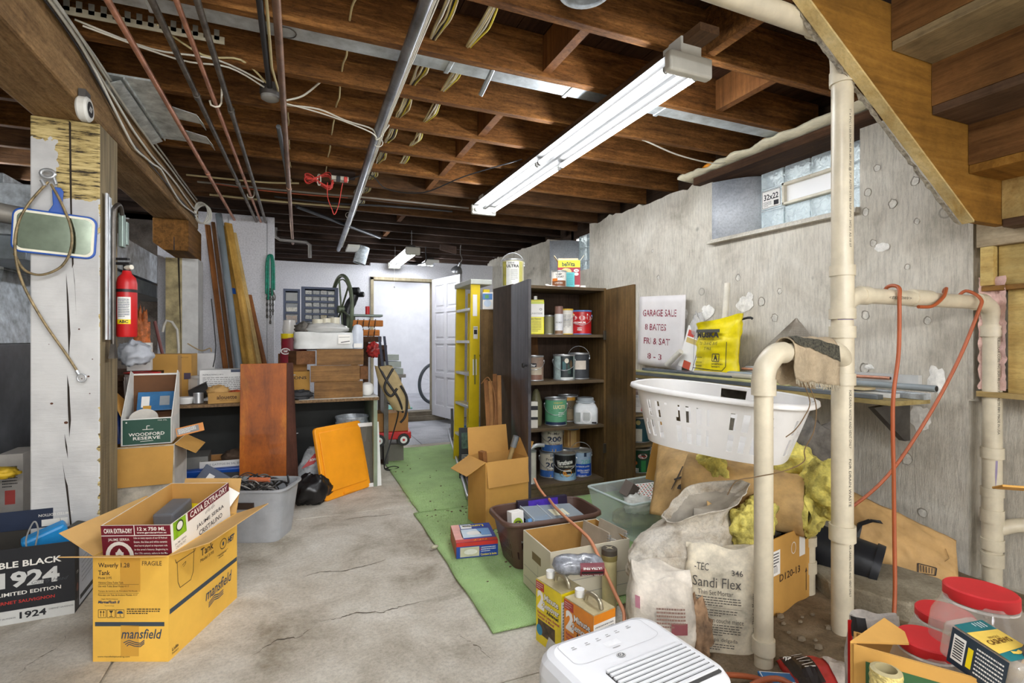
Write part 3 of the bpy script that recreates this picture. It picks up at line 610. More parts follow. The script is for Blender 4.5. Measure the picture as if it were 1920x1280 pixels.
# cables stapled along the beam with a coil at the end
R = random.Random(3); CW = mat('#d8d6cd', .45, var=.05)
names = ['topmost of the white cables along the beam', 'second white cable from the top along the beam', 'middle white cable drooping along the beam', 'lowest white cable sagging below the beam edge', 'thin black cable along the beam behind the white ones']
for k in range(5):
    pts = []
    for i in range(28):
        y = .2+i*.19; sag = (0, 0, .01, .03, .0)[k]*abs(math.sin(y*2.4+k)); far = max(0, min(1, (y-2.6)/.8))
        pts.append((-.846+.006*(k % 2), y, 2.425-.013*k-far*(.02+.03*k)-sag*far*2.2+.008*nz(y*4, k*7.)))
    cable('white_cable' if k < 4 else 'black_cable', names[k], pts, .0064 if k < 4 else .0045, CW if k < 4 else WIREK, 2)
b = B()
for k in range(5): b.tube([(-.80+.05*math.cos(a)*(1+.05*k)+.004*k, 5.25+.02*math.sin(a*2+k)+.012*k, 2.275+.095*math.sin(a)*(1-.03*k)) for a in [i*2*PI/20 for i in range(20)]], .0052, CW, 6, True)
tag(b.obj('cable_coil'), 'coil of white cable hanging at the far end of the beam', 'cable')
t = T('cord_reel', 'small oval retractable reel with a round emblem hung on the beam edge', 'reel', (-.845, 2.72, 2.135))
B().lathe([(0, -.02), (.045, -.02), (.052, -.012), (.052, .012), (.045, .02), (0, .02)], mat('#cfcdc6', .4), 24, sy=1.0).obj('reel_body', t, rot=(0, PI/2, 0))
B().lathe([(0, .021), (.033, .021), (.033, .018)], BLACK, 20).obj('emblem', t, rot=(0, PI/2, 0)); B().box(-.012, -.03, .04, .012, .03, .075, mat('#4a4743', .5)).obj('hanger_bracket', t)
b = B(); fm = plane((.0215, 0, 0), (0, 1, 0), (0, 0, 1))
for k in (-.01, 0, .01): b.line(fm, [(k-.006, -.012), (k+.006, .012)], .004, WHITE, .0006)
b.obj('emblem_mark', t)
# ================================================================ WHITE PLASTIC DRAIN PIPES
def fit(b, p, d, r, l=.05, k=1.18): p = Vector(p); d = Vector(d).normalized(); b.cyl(p-d*l/2, p+d*l/2, r*k, PVC, 24); return b
R3, R2 = .0375, .031
t = T('drain_stack', 'tall white plastic drain stack with branch fittings, tallest of the white pipes', 'pipe', (1.93, 1.33, 0))
B().cyl((0, 0, 0), (0, 0, 2.19), R3, PVC, 28).obj('stack_pipe', t)
B().tube(smooth_path([(0, 0, 2.15), (0, 0, 2.23), (-.02, 0, 2.285), (-.075, 0, 2.315), (-.13, 0, 2.32)], 5), R3*1.12, PVC, 24).obj('top_elbow', t)
B().cyl((-.08, 0, 2.32), (-1.3, 0, 2.335), R3, PVC, 28).obj('upper_run', t)
for p_, d_ in (((0, 0, 2.155), (0, 0, 1)), ((-.13, 0, 2.32), (1, 0, 0))): fit(B(), p_, d_, R3).obj('coupling', t)
b = B(); b.cyl((0, 0, 1.24), (0, 0, 1.42), R3*1.06, PVC, 24); fit(b, (0, 0, 1.415), (0, 0, 1), R3, .04); fit(b, (0, 0, 1.25), (0, 0, 1), R3, .04, 1.22)
b.tube(smooth_path([(0, 0, 1.27), (.05, .0, 1.31), (.11, .0, 1.325)], 4), R2*1.1, PVC, 20); b.obj('sanitary_tee', t)
b = B(); b.cyl((0, 0, .98), (0, 0, 1.19), R3*1.06, PVC, 24); fit(b, (0, 0, 1.18), (0, 0, 1), R3, .045, 1.22); fit(b, (0, 0, 1.0), (0, 0, 1), R3, .045, 1.2)
b.tube(smooth_path([(0, 0, 1.06), (-.05, -.02, 1.10), (-.12, -.012, 1.115)], 4), R2*1.12, PVC, 20); b.obj('sanitary_tee', t)
b = B(); fit(b, (0, 0, .41), (0, 0, 1), R3, .06, 1.22); b.obj('coupling', t)
b = B(); f = wrap(R3, 0, math.radians(-33)); 
def vtext(b, f, s, z0, z1, h, m=INK): b.text(f, s, .012, (z0+z1)/2, z1-z0, h, m, rot=-PI/2, e=.0008)
vtext(b, f, '1" x PVC 1120 SCH 40 PR 280 PSI @ 73F ASTM D1785 NSF-PW  3472-1 AS 10 07', 1.5, 2.02, .011); vtext(b, f, 'FOR DRAIN, WASTE AND VENT ONLY', .74, .96, .012); vtext(b, f, 'FOR DRAIN, WASTE AND VENT ONLY', .18, .38, .010); vtext(b, f, 'FOR DRAIN WASTE', .52, .7, .010)
b.rect(f, -.03, 1.4, .03, 1.408, mat('#7b6a8f', .5), .0006, 6); b.rect(f, -.03, 1.226, .03, 1.229, mat('#7b6a8f', .5), .0006, 6); b.obj('printed_line', t)
t = T('drain_branch', 'white plastic branch pipe from the stack to the wall elbow, wound with orange cord', 'pipe', (2.03, 1.33, 1.325))
B().cyl((0, 0, 0), (.86, .01, -.005), R2, PVC, 24).obj('branch_pipe', t)
for x_, l_ in ((.02, .045), (.39, .12), (.84, .05)): fit(B(), (x_, .01*x_, 0), (1, 0, 0), R2, l_).obj('coupling', t)
B().tube(smooth_path([(.8, .01, -.005), (.85, .005, -.006), (.9, -.0, -.03), (.925, -.0, -.08), (.928, -.0, -.14)], 5), R2*1.15, PVC, 24).obj('elbow', t)
b = B().text(plane((.12, -R2-.0002, -.006), (1, 0, 0), (0, -.3, 1)), '< EXEL DWV >', .08, 0, .14, .012, INK); b.obj('printed_line', t)
t = T('drain_pipe', 'white plastic drain pipe at the right below the wall elbow, with a side branch', 'pipe', (2.955, 1.33, 0))
B().cyl((0, 0, .02), (0, 0, 1.22), R3*.95, PVC, 28).obj('pipe_run', t)
for z, l in ((1.19, .05), (.63, .05), (.34, .06), (.21, .05), (.14, .06), (.45, .04)): fit(B(), (0, 0, z), (0, 0, 1), R3*.95, l, 1.2).obj('coupling', t)
B().cyl((0, 0, .2), (0, 0, .44), R3*1.02, PVC, 24).tube(smooth_path([(.0, -.0, .27), (.07, -.05, .30), (.13, -.1, .305), (.25, -.2, .305)], 4), R2, PVC, 20).obj('side_branch', t)
b = B(); f = wrap(R3*.95, 0, math.radians(-48)); vtext(b, f, 'CELLULAR CORE PVC SCH 40 DWV PIPE ASTM F891 MADE IN USA', .72, 1.16, .010); b.rect(f, -.02, 1.165, .02, 1.168, mat('#7b6a8f', .5), .0006, 5)
b.poly(f, [(.0, .6), (.008, .6), (.006, .54), (.0, .47), (-.002, .53)], mat('#8f819f', .5), .0008); b.obj('printed_line', t)
t = T('standpipe', 'white plastic standpipe in front of the laundry basket, its elbow wrapped in a cloth', 'pipe', (1.497, 1.312, 0))
B().cyl((0, 0, 0), (0, 0, .99), R2, PVC, 28).obj('pipe_run', t)
el = smooth_path([(0, 0, .96), (0, 0, 1.02), (.015, .0, 1.062), (.055, .0, 1.098), (.1, .0, 1.105)], 5)
B().tube(el, R2*1.22, PVC, 24).obj('elbow', t); B().cyl((.09, 0, 1.105), (.33, .01, 1.115), R2, PVC, 24).obj('branch_pipe', t)
fit(B(), (0, 0, .985), (0, 0, 1), R2, .055, 1.3).obj('coupling', t); fit(B(), (0, 0, .085), (0, 0, 1), R2, .05, 1.2).obj('coupling', t)
# ================================================================ STAIR SEEN FROM BELOW
SW = wood('#75501f', '#a0722f', '#b98b48', 'X', 16, .7, .15, .06); SWL = wood('#b08a4c', '#d6b877', '#e2c98c', 'X', 16, .7, .1, .06)
TRE = wood('#7d6a4e', '#a8946f', '#bba783', 'Y', 22, .75, .2); RIS = wood('#4a2e17', '#7d5730', '#966c3e', 'Y', 26, .7, .3); TRD = wood('#4b3626', '#6b5340', '#806850', 'Y', 22, .75, .2)
t = T('basement_stair', 'wooden stair at upper right seen from underneath', 'stair', (2.08, 1.245, 2.25))
b = B(); sl = .205/.253; ln = [(-.55, .19), (.75, -.19*.75/.253*0-.62)]
pts = [(-.53, .18), (-.53, .146), (.55, -.596), (.80, -.596), (.80, -.42), (.5, -.14), (.1, .18)]
b.prism([(x, 0, z) for x, z in pts], (0, .042, 0), SW); b.obj('stringer', t, bevel=.003)
B().hull8([(-.53, -.001, .138), (.55, -.001, -.604), (.55, .043, -.604), (-.53, .043, .138), (-.53, -.001, .148), (.55, -.001, -.594), (.55, .043, -.594), (-.53, .043, .148)], wood('#c7a25c', '#e6cd92', '#f0dcab', 'X', 16, .7, .1, .06)).obj('lit_edge', t)  # pale strip paints lamplight on the underside edge; same wood as the stringer
b = B(); b.prism([(x, -.95, z) for x, z in pts], (0, .042, 0), SWL); b.obj('stringer', t, bevel=.003)
b = B()
b.grid(lambda u, v: (-.45+1.0*u-.02*v+.008*nz(u*40, v*3), .046+.02*v+.008*nz(u*40, v*4, 2), .091-.687*u-.012+.02*v+.008*nz(u*50, v)), 60, 4, mat('#a29a8a', .9, var=.3, vs=60, bump=.8)); stuff(b.obj('plaster_fringe', t))
for k in range(-1, 4):
    x = k*.252; z = -k*.2025
    B().box(x+.003, -.905, z, x+.285, -.002, z+.035, (TRE, TRD, SW, TRD, TRE)[k]).obj('stair_tread', t, bevel=.003)
    B().box(x+.252, -.905, z-.1675, x+.272, -.002, z, (RIS, RIS, SWL, TRD, RIS)[k]).obj('stair_riser', t)
# landing framing over the wall opening at the right
t = T('landing_framing', 'yellow and weathered wood framing stacked above the opening at the right edge', 'framing', (2.93, 1.40, .9))
b = B().box(-.03, -1.9, .82, .4, -.005, .855, SWL); b.obj('landing_board', t, bevel=.003)
WEA = wood('#8c775a', '#b3a184', '#c9b99c', 'Y', 22, .8)
B().box(.0, -1.9, .68, .05, -.02, .80, WEA).obj('weathered_beam', t, bevel=.004)
SY = wood('#b58f4c', '#d9bc76', '#e6cf92', 'Y', 16, .7, .15)
B().box(.03, -1.9, .50, .07, -.09, .68, SY).obj('header_board', t, bevel=.003); B().box(.0, -.085, .50, .09, -.035, .68, SY).obj('block', t, bevel=.003); B().box(.0, -1.9, .475, .12, -.04, .498, wood('#6f4c22', '#9a6f36', None, 'Y', 22)).obj('plate', t, bevel=.002)
B().box(.03, -.18, -.0, .12, -.125, .475, SY).obj('stud', t); B().box(.1, -.29, -.0, .2, -.24, .475, SY).obj('stud', t); B().box(-.02, -1.9, -.012, .3, -.03, .012, wood('#8c7448', '#b49a66', None, 'Y', 22)).obj('sill_board', t)
b = B().grid(lambda u, v: (-.0+.012*nz(u*6, v*16)+.02*math.sin(PI*u), -.03-.1*u+.01*nz(v*20, u*3), .02+.52*v), 10, 40, mat('#d7b3a8', .9, var=.12, vs=20, bump=.8, bs=40)); b.obj('pink_insulation', t)
B().box(.34, -2.4, -.1, .4, 0, 1.6, mat('#41342a', .9, var=.3)).obj('back_panel', t); B().box(.02, .0, -.03, .4, .02, 1.0, CONC).obj('wall_return', t)
b = B().grid(lambda u, v: (.2+.1*math.cos(u*2*PI)*math.sin(v*PI)+.03*nz(u*4, v*4), -.42+.12*math.sin(u*2*PI)*math.sin(v*PI), .02+.22*(1-math.cos(v*PI))/2+.03*nz(u*5, v*3)), 14, 10, mat('#b1762c', .8, var=.5, vs=12), wu=True); tag(b.obj('rusty_bundle', None, (2.93, 1.40, .9)), 'brownish-orange bundle lying in the dark opening at the right edge', 'bundle')
# ================================================================ UTILITY ROOM BEHIND THE BEAM
t = T('furnace', 'dark grey furnace cabinet at the left edge behind the white post', 'furnace', (-2.0, 3.9, 0))
DKM = mat('#6a6b70', .4, .3, var=.25, vs=3); b = B().box(-.5, -.4, 0, .5, .5, 1.13, DKM); b.obj('cabinet', t, bevel=.01)
B().box(-.5, -.405, .62, .5, -.4, .63, BLACK).obj('panel_joint', t)
b = B().hull8([(-.5, -.4, 1.13), (.5, -.4, 1.13), (.5, .5, 1.13), (-.5, .5, 1.13), (-.3, -.1, 1.55), (.45, -.1, 1.55), (.45, .5, 1.55), (-.3, .5, 1.55)], GALV); b.obj('plenum', t, bevel=.004)
B().box(-.3, -.1, 1.55, .45, .5, 2.1, GALV).obj('plenum', t, bevel=.004)
t = T('sheet_duct', 'long rectangular duct running back through the utility room left of the second post', 'duct', (-1.75, 3.6, 1.72))
B().box(0, 0, 0, .42, 2.6, .28, GALV).obj('duct_body', t, bevel=.004); B().box(-.01, 1.2, -.01, .43, 1.24, .29, GALV).obj('duct_seam', t)
t = T('sheet_duct', 'lower narrow duct running back behind the fire extinguisher', 'duct', (-1.40, 3.3, 1.55))
B().box(-.1, 0, 0, .14, 3.1, .12, mat('#7f878e', .4, .7, var=.2)).obj('duct_body', t, bevel=.004)
t = T('sheet_duct', 'wide duct under the joists left of the beam', 'duct', (-3.6, 2.3, 2.02))
B().box(0, 0, 0, 2.3, .5, .36, GALV).obj('duct_body', t, bevel=.004)
pipe('flue_pipe', 'grey flue pipe at the left edge behind the white post', [(-2.6, 3.2, 1.95), (-1.25, 3.45, 1.78)], .05, mat('#a39d94', .45, .3), coup=(.45,))
# ================================================================ BUILDERS FOR THE CLUTTER
def facing(x, y): return -math.atan2(x, y)
def bail(t, r, z, up, ry=None, m=None):
    a = [(r+.002)*math.cos(i*PI/12) for i in range(13)]; h = (ry or r*1.15)
    pts = [(a[i], -(r+.004)*.25*math.sin(i*PI/12)*0, z+h*math.sin(i*PI/12)) if up else (a[i], -(r+.004)*math.sin(i*PI/12)-.001, z-h*.75*math.sin(i*PI/12)) for i in range(13)]
    B().tube(pts, .002, m or STEEL, 6).obj('bail_handle', t)
def can(name, label, x, y, z, r=.083, h=.19, col=None, prints=None, lid=None, handle='down', rz=None, cat='can', group=None, rim=None, band=None):
    t = T(name, label, cat, (x, y, z), facing(x, y) if rz is None else rz, group); m = col or STEEL; rim = rim or STEEL
    B().lathe([(0, 0), (r, 0), (r, h*.985), (r*.985, h*.985)], m, 30).obj('can_body', t)
    B().lathe([(r, 0), (r*1.025, .002), (r*1.025, .006), (r, .008)], rim, 30).obj('bottom_rim', t); B().lathe([(r, h-.012), (r*1.03, h-.009), (r*1.03, h), (r*.96, h), (r*.95, h-.005)], rim, 30).obj('top_rim', t)
    B().lathe([(r*.955, h-.006), (r*.86, h-.006), (r*.84, h-.010), (0, h-.010)], lid or STEEL, 30).obj('lid', t)
    if handle:
        for s in (-1, 1): B().cyl((s*r*.99, 0, h*.78), (s*(r+.005), 0, h*.78), .009, rim, 10).obj('handle_ear', t)
        bail(t, r+.004, h*.78, handle == 'up')
    if prints:
        b = B(); prints(b, wrap(r), r, h); b.obj('printed_label', t)
    return t
def cprint(fn): return fn
def sides(w, d, h):
    return dict(f=plane((-w/2, -d/2, 0), (1, 0, 0), (0, 0, 1)), r=plane((w/2, -d/2, 0), (0, 1, 0), (0, 0, 1)), l=plane((-w/2, d/2, 0), (0, -1, 0), (0, 0, 1)), t=plane((-w/2, -d/2, h), (1, 0, 0), (0, 1, 0)))
def pack(name, label, loc, rz, w, d, h, col, prints=None, cat='box', bevel=.002, rot=None, part='box_body', group=None):
    t = T(name, label, cat, loc, rz, group, rot); B().box(-w/2, -d/2, 0, w/2, d/2, h, col).obj(part, t, bevel=bevel)
    if prints: b = B(); prints(b, sides(w, d, h)); b.obj('printed_label', t)
    return t
def carton(name, label, loc, rz, w, d, h, col, flaps=(), inner=None, prints=None, cat='box', th=.004, rot=None, group=None):
    """open carton; flaps: (side, length, angle outward from upright in degrees)"""
    t = T(name, label, cat, loc, rz, group, rot); i = inner or CARD_IN; a, c = w/2, d/2
    b = B().box(-a, -c, 0, a, c, th, col)
    for x0, y0, x1, y1, o_ in ((-a, -c, a, -c+th, 'f'), (-a, c-th, a, c, 'b'), (-a, -c+th, -a+th, c-th, 'l'), (a-th, -c+th, a, c-th, 'r')): b.box(x0, y0, th, x1, y1, h, col)
    e = .0008; b.add([(-a+th+e, -c+th+e, th+e), (a-th-e, -c+th+e, th+e), (a-th-e, c-th-e, th+e), (-a+th+e, c-th-e, th+e), (-a+th+e, -c+th+e, h), (a-th-e, -c+th+e, h), (a-th-e, c-th-e, h), (-a+th+e, c-th-e, h)], [(0, 1, 2, 3), (0, 4, 5, 1), (1, 5, 6, 2), (2, 6, 7, 3), (3, 7, 4, 0)], i)
    b.obj('box_body', t)
    for s, l, ang in flaps:
        k = math.radians(ang); sn, cs = math.sin(k), math.cos(k); q = .004
        if s == 'f': quad = [(-a+q, -c, h), (a-q, -c, h), (a-q*2, -c-l*sn, h+l*cs), (-a+q*2, -c-l*sn, h+l*cs)]
        if s == 'b': quad = [(a-q, c, h), (-a+q, c, h), (-a+q*2, c+l*sn, h+l*cs), (a-q*2, c+l*sn, h+l*cs)]
        if s == 'r': quad = [(a, -c+q, h), (a, c-q, h), (a+l*sn, c-q*2, h+l*cs), (a+l*sn, -c+q*2, h+l*cs)]
        if s == 'l': quad = [(-a, c-q, h), (-a, -c+q, h), (-a-l*sn, -c+q*2, h+l*cs), (-a-l*sn, c-q*2, h+l*cs)]
        n = (Vector(quad[1])-Vector(quad[0])).cross(Vector(quad[3])-Vector(quad[0])).normalized()*th*.8
        B().slab(quad, n, i).obj('flap', t)
    if prints: b = B(); prints(b, sides(w, d, h)); b.obj('printed_label', t)
    return t
def lump(name, label, c, sx, sy, sz, m, cat, amp=.15, fr=2.2, seed=0, flat=.0, nu=30, nv=20, rz=0, sharp=1., part=None, fold=0.):
    """crumpled bag or cloth heap resting on its base"""
    def fn(u, v):
        a = u*2*PI; ph = v*PI; x, y, z = math.sin(ph)*math.cos(a), math.sin(ph)*math.sin(a), -math.cos(ph)
        k = 1+amp*nz(x*fr+seed, y*fr, z*fr)+amp*.5*nz(x*fr*2.6, y*fr*2.6+seed, z*fr*2.6)-fold*abs(nz(x*fr*2, y*fr*2+seed, z*fr*.6))
        z = max(z, -.75)
        return (x*k*sx, y*k*sy, (z*k+.75)*sz/1.75)
    o = B().grid(fn, nu, nv, m, wu=True).obj(name, None, c, (0, 0, rz)); return tag(o, label, cat)
def rope(name, label, pts, r, m, cat='cord', k=6): return tag(B().tube(smooth_path(pts, k), r, m, 8).obj(name), label, cat)
# ================================================================ LEFT FOREGROUND
YBOX = mat('#eebb4c', .75, var=.07, vs=3); YIN = mat('#d0a564', .85, var=.05); INKB = mat('#27405a', .6, var=0); INKS = mat('#3a342a', .7, var=0)
def p_mans(b, S):
    f, r = S['f'], S['r']
    b.rect(f, .098, .25, .17, .37, mat('#d5a03e', .35, var=0), .0006); b.rect(f, .1, .02, .165, .13, mat('#d5a03e', .35, var=0), .0006)
    b.text(f, 'Waverly 1.28', .076, .343, .112, .021, INKS, .012); b.text(f, 'Tank', .041, .318, .042, .017, INKS, .012); b.text(f, 'FRAGILE', .212, .352, .07, .016, INKS)
    b.text(f, 'Model 3195', .044, .300, .048, .009, INKS); b.text(f, 'Vitreous China Toilet Tank', .065, .283, .09, .007, INKS); b.text(f, 'Use with Toilet Bowl Model 4117', .075, .270, .11, .007, INKS)
    b.text(f, 'Tanque de inodoro de Porcelana Vitrificada', .09, .252, .14, .007, INKS); b.text(f, 'Para usar con Taza de Inodoro Modelo 4117', .09, .239, .14, .007, INKS)
    b.line(f, [(.02, .2765), (.165, .2765)], .001, INKS); b.line(f, [(.02, .2455), (.165, .2455)], .001, INKS)
    b.text(f, 'High Performance', .06, .224, .06, .005, INKS, .0, .3); b.text(f, 'MagnaFlush II', .058, .212, .078, .013, INKB, .035, .25); b.text(f, 'Technology', .06, .200, .035, .004, INKS)
    for k in range(3):
        x = .02+k*.032; b.line(f, [(x, .158), (x+.028, .158), (x+.028, .186), (x, .186), (x, .158)], .0016, INKS)
        if k == 0:
            for q in (.009, .019): b.line(f, [(x+q, .162), (x+q, .180)], .002, INKS); b.poly(f, [(x+q-.004, .176), (x+q+.004, .176), (x+q, .183)], INKS)
        if k == 1: b.poly(f, [(x+.006, .183), (x+.022, .183), (x+.014, .172)], INKS); b.line(f, [(x+.014, .173), (x+.014, .163)], .002, INKS); b.line(f, [(x+.008, .162), (x+.02, .162)], .002, INKS)
        if k == 2: b.poly(f, [(x+.014+.011*math.cos(a*PI/8), .172+.010*math.sin(a*PI/8)) for a in range(9)], INKB); b.line(f, [(x+.014, .172), (x+.014, .162), (x+.018, .162)], .0015, INKS)
    b.fine(f, .122, .19, .125, 3, .0075, INKS, .5, 2)
    b.rect(f, .008, .127, .256, .142, mat('#3b4650', .7, var=.05)); b.text(f, 'mansfield', .175, .10, .145, .035, INKB, .008, .25)
    for k in range(3): b.line(f, [(.11+.006*k, .068-.006*k), (.13, .077-.007*k), (.15, .07-.007*k), (.17, .066-.006*k), (.185, .078-.006*k)], .003, INKB)
    b.text(f, 'www.mansfieldplumbing.com', .075, .018, .115, .007, INKS, .005)
    # long side
    b.line(r, [(.045, .335), (.05, .26), (.062, .235), (.125, .235), (.14, .26), (.145, .35)], .0024, INKS); b.line(r, [(.035, .35), (.04, .335), (.15, .335), (.158, .352)], .0024, INKS); b.line(r, [(.075, .312), (.095, .318), (.095, .31), (.08, .304)], .002, INKS)
    b.text(r, 'Tank', .23, .31, .085, .03, INKS, .01); b.text(r, 'Model 3195', .23, .28, .09, .013, INKS); b.ring(r, .345, .285, .025, .022, .003, INKS); b.ell(r, .345, .285, .006, .009, INKB); b.text(r, 'HET', .405, .285, .055, .026, INKB, .04, .3)
    b.line(r, [(.30, .25), (.38, .25)], .0015, INKS); b.fine(r, .31, .247, .06, 2, .008, INKS)
    b.rect(r, .005, .166, .452, .184, mat('#3b4650', .7, var=.05)); b.text(r, 'mansfield', .315, .125, .19, .045, INKB, .008, .25)
    for k in range(3): b.line(r, [(.24, .085-.008*k), (.28, .098-.009*k), (.31, .088-.008*k), (.345, .09-.008*k)], .004, INKB)
    b.text(r, 'Lidia', .035, .032, .035, .012, INKS, .02); b.text(r, 'Product', .035, .018, .035, .009, INKS)
MR = math.radians(-22.6); mb = (-.4675, 2.424)
def ML(x, y, z): c, s = math.cos(MR), math.sin(MR); return (mb[0]+x*c-y*s, mb[1]+x*s+y*c, z)
carton('open_carton', 'open yellowish cardboard carton with toilet tank printing in the left foreground', (*mb, 0), MR, .271, .455, .378, YBOX, (('f', .16, 68), ('r', .15, 72), ('l', .15, 58), ('b', .15, 20)), YIN, p_mans)
# wine carton panels standing inside it
WHT = mat('#e8e4dc', .55, var=.03); CAVA = mat('#6d1428', .5, var=.12, vs=30)
def p_cava(b, S):
    f, r = S['f'], S['r']; w = .245; h = .17
    b.rect(f, .0, .0, w, h-.036, CAVA); b.rect(f, .0, h-.036, w, h, CAVA, .0008); b.line(f, [(.0, h-.038), (w, h-.038)], .003, WHT)
    b.text(f, 'CAVA EXTRA-DRY', .06, h-.02, .10, .018, WHT, .03); b.text(f, '12 x 750 ML', .178, h-.013, .10, .014, WHT, .03); b.text(f, 'www.garciacarrion.es', .178, h-.028, .105, .009, WHT, .02); b.line(f, [(.117, h-.036), (.117, h)], .003, WHT)
    b.ell(f, .06, .055, .05, .055, WHT, .0012); b.ell(f, .06, .055, .036, .042, CAVA, .0016); b.text(f, 'JAUME SERRA', .06, .116, .075, .013, WHT, .01); b.rect(f, .046, .03, .074, .07, WHT, .002); b.poly(f, [(.05, .07), (.06, .085), (.07, .07)], WHT, .002); b.rect(f, .055, .035, .065, .06, CAVA, .0025)
    for k, s in enumerate(('Like so many aspects of our El Padruel', 'Estate, the blue and white ceramic', 'tiled barrel played an important role', 'in the area\'s history. Beginning in', 'the 17th century, sailors in the Me-', 'diterranean utilized the clear land-', 'mark of our barrel to a point of ref-', 'erence when invading the coast')): b.text(f, s, .172, .122-.0145*k, .118, .0095, WHT, .008)
    D = .40
    b.rect(r, 0, 0, D, h, WHT, .0004); b.rect(r, .10, h-.036, D, h, CAVA, .0009); b.text(r, 'CAVA EXTRA-DRY', .25, h-.018, .27, .024, WHT, .02)
    GR = mat('#7fae1e', .3, var=.25, vs=20); b.poly(r, [(.01, .04), (.09, .04), (.088, h), (.012, h)], GR, .0008); b.rect(r, .008, .045, .092, .105, WHT, .0012); b.text(r, 'JAUME SERRA', .05, .085, .07, .010, INK, .01); b.text(r, 'CRISTALINO', .05, .072, .06, .010, INK, .01); b.rect(r, .008, .0, .092, .045, mat('#30302a', .4), .0012)
    b.ring(r, .05, .145, .022, .02, .004, INK, .0014); b.ell(r, .05, .145, .017, .015, WHT, .0014); b.text(r, 'JAUME SERRA', .25, .085, .20, .020, INK, .01); b.text(r, 'CRISTALINO', .25, .055, .17, .020, INK, .01)
    for q in range(9): b.poly(r, [(.215+q*.008, .11+.004*(q % 3)), (.221+q*.008, .112), (.22+q*.008, .122+.006*(q % 4)), (.214+q*.008, .12)], mat('#b9b4ab', .6, var=0), .001)
    b.line(r, [(.15, .03), (.33, .03)], .0008, GREY); b.fine(r, .2, .02, .1, 1, .01, GREY)
carton('wine_carton', 'white and dark red sparkling wine carton standing inside the yellowish carton', ML(.003, -.0, .335), MR+.05, .246, .40, .17, WHT, (), CARD_IN, p_cava, rot=(math.radians(6), 0, MR+.03), th=.0035)
pack('yellow_packet', 'bright yellow packet in the open foreground carton', ML(-.03, .17, .40), MR+.2, .10, .014, .06, YEL, cat='packet', rot=(-.6, 0, MR+.1)); pack('grey_case', 'grey plastic case lying in the open foreground carton', ML(-.05, .08, .41), MR, .08, .15, .05, mat('#6a6d72', .4), cat='case', rot=(.15, 0, MR+.1), bevel=.008)
pack('paper_sheet', 'white leaflet sticking up at the back of the foreground carton', ML(.06, .185, .40), MR, .09, .003, .11, PAPER, cat='paper', rot=(-.4, .5, MR))
# dark wine carton at the left edge
BB = mat('#1d1f24', .45, var=.1); SILV = mat('#c9c9c6', .4, var=.05); REDT = mat('#b8322c', .5, var=0); NAVYB = mat('#1f2a42', .5, var=.08)
def p_black(b, S):
    f, r = S['f'], S['r']
    b.rect(f, 0, 0, .45, .055, SILV); b.text(f, '1924', .315, .03, .085, .028, BB, .03); b.text(f, 'CABERNET SAUVIGNON', .405, .037, .08, .006, BB); b.text(f, 'CABERNET SAUVIGNON', .22, .025, .08, .006, BB)
    b.text(f, 'DOUBLE BLACK', .262, .24, .29, .026, WHT, .025); b.text(f, '1924', .305, .178, .19, .066, SILV, .04); b.text(f, 'LIMITED EDITION', .305, .122, .20, .015, WHT, .015); b.text(f, 'CABERNET SAUVIGNON', .275, .088, .22, .013, REDT, .02)
    b.text(f, 'Gnarly Head', .37, .155, .12, .02, mat('#45474d', .5, var=0), 0, .5)
    b.rect(r, .0, .01, .045, .3, mat('#2a2c30', .4)); b.poly(r, [(.012, .05), (.04, .05), (.04, .2), (.03, .23), (.03, .28), (.022, .28), (.022, .23), (.012, .2)], BLACK, .0012); b.text(r, '1924', .026, .165, .024, .014, WHT, .02); b.ell(r, .026, .1, .012, .018, mat('#6b3a2c', .5), .0014)
    b.rect(r, .05, .01, .27, .3, mat('#b9bcc2', .5)); b.rect(r, .06, .03, .26, .05, BB, .0012)
    for k in range(6): b.line(r, [(.08, .10+.02*k), (.25, .11+.02*k)], .002, BB)
    b.ring(r, .2, .24, .03, .03, .005, BB)
BX = (-1.102+.0, 2.83)
t = carton('wine_carton', 'black and white wine carton with big numerals standing before the white post', (-1.10, 2.83, 0), .03, .45, .28, .305, BB, (), mat('#39352f', .8), p_black)
b = B().box(-.222, .13, .30, .21, .134, .385, NAVYB); b.obj('flap', t); b = B(); fm = plane((.21, .1295, .385), (-1, 0, 0), (0, 0, -1)); 
b.text(plane((-.222, .1290, .30), (1, 0, 0), (0, 0, 1)), 'LIMITED EDITION', .30, .055, .12, .012, WHT, .01, flip=True); b.rect(plane((-.222, .1290, .30), (1, 0, 0), (0, 0, 1)), .25, .005, .40, .035, WHT, .0006); b.obj('printed_label', t)
pack('blue_bag', 'bright blue packet sticking out of the black wine carton', (-.99, 2.83, .24), .3, .15, .06, .10, mat('#2a8fd0', .35), cat='packet', rot=(.2, -.35, .3), bevel=.012)
pack('dark_case', 'dark folded case in the black wine carton', (-.90, 2.86, .25), -.2, .10, .08, .075, mat('#3a3b36', .5), cat='case', rot=(.1, .2, -.2), bevel=.008)
rope('wire', 'grey wire loop sticking up from the black wine carton', [(-1.03, 2.72, .25), (-1.035, 2.71, .33), (-1.01, 2.71, .40), (-1.0, 2.72, .36), (-1.015, 2.73, .28)], .003, GREY, 'wire')
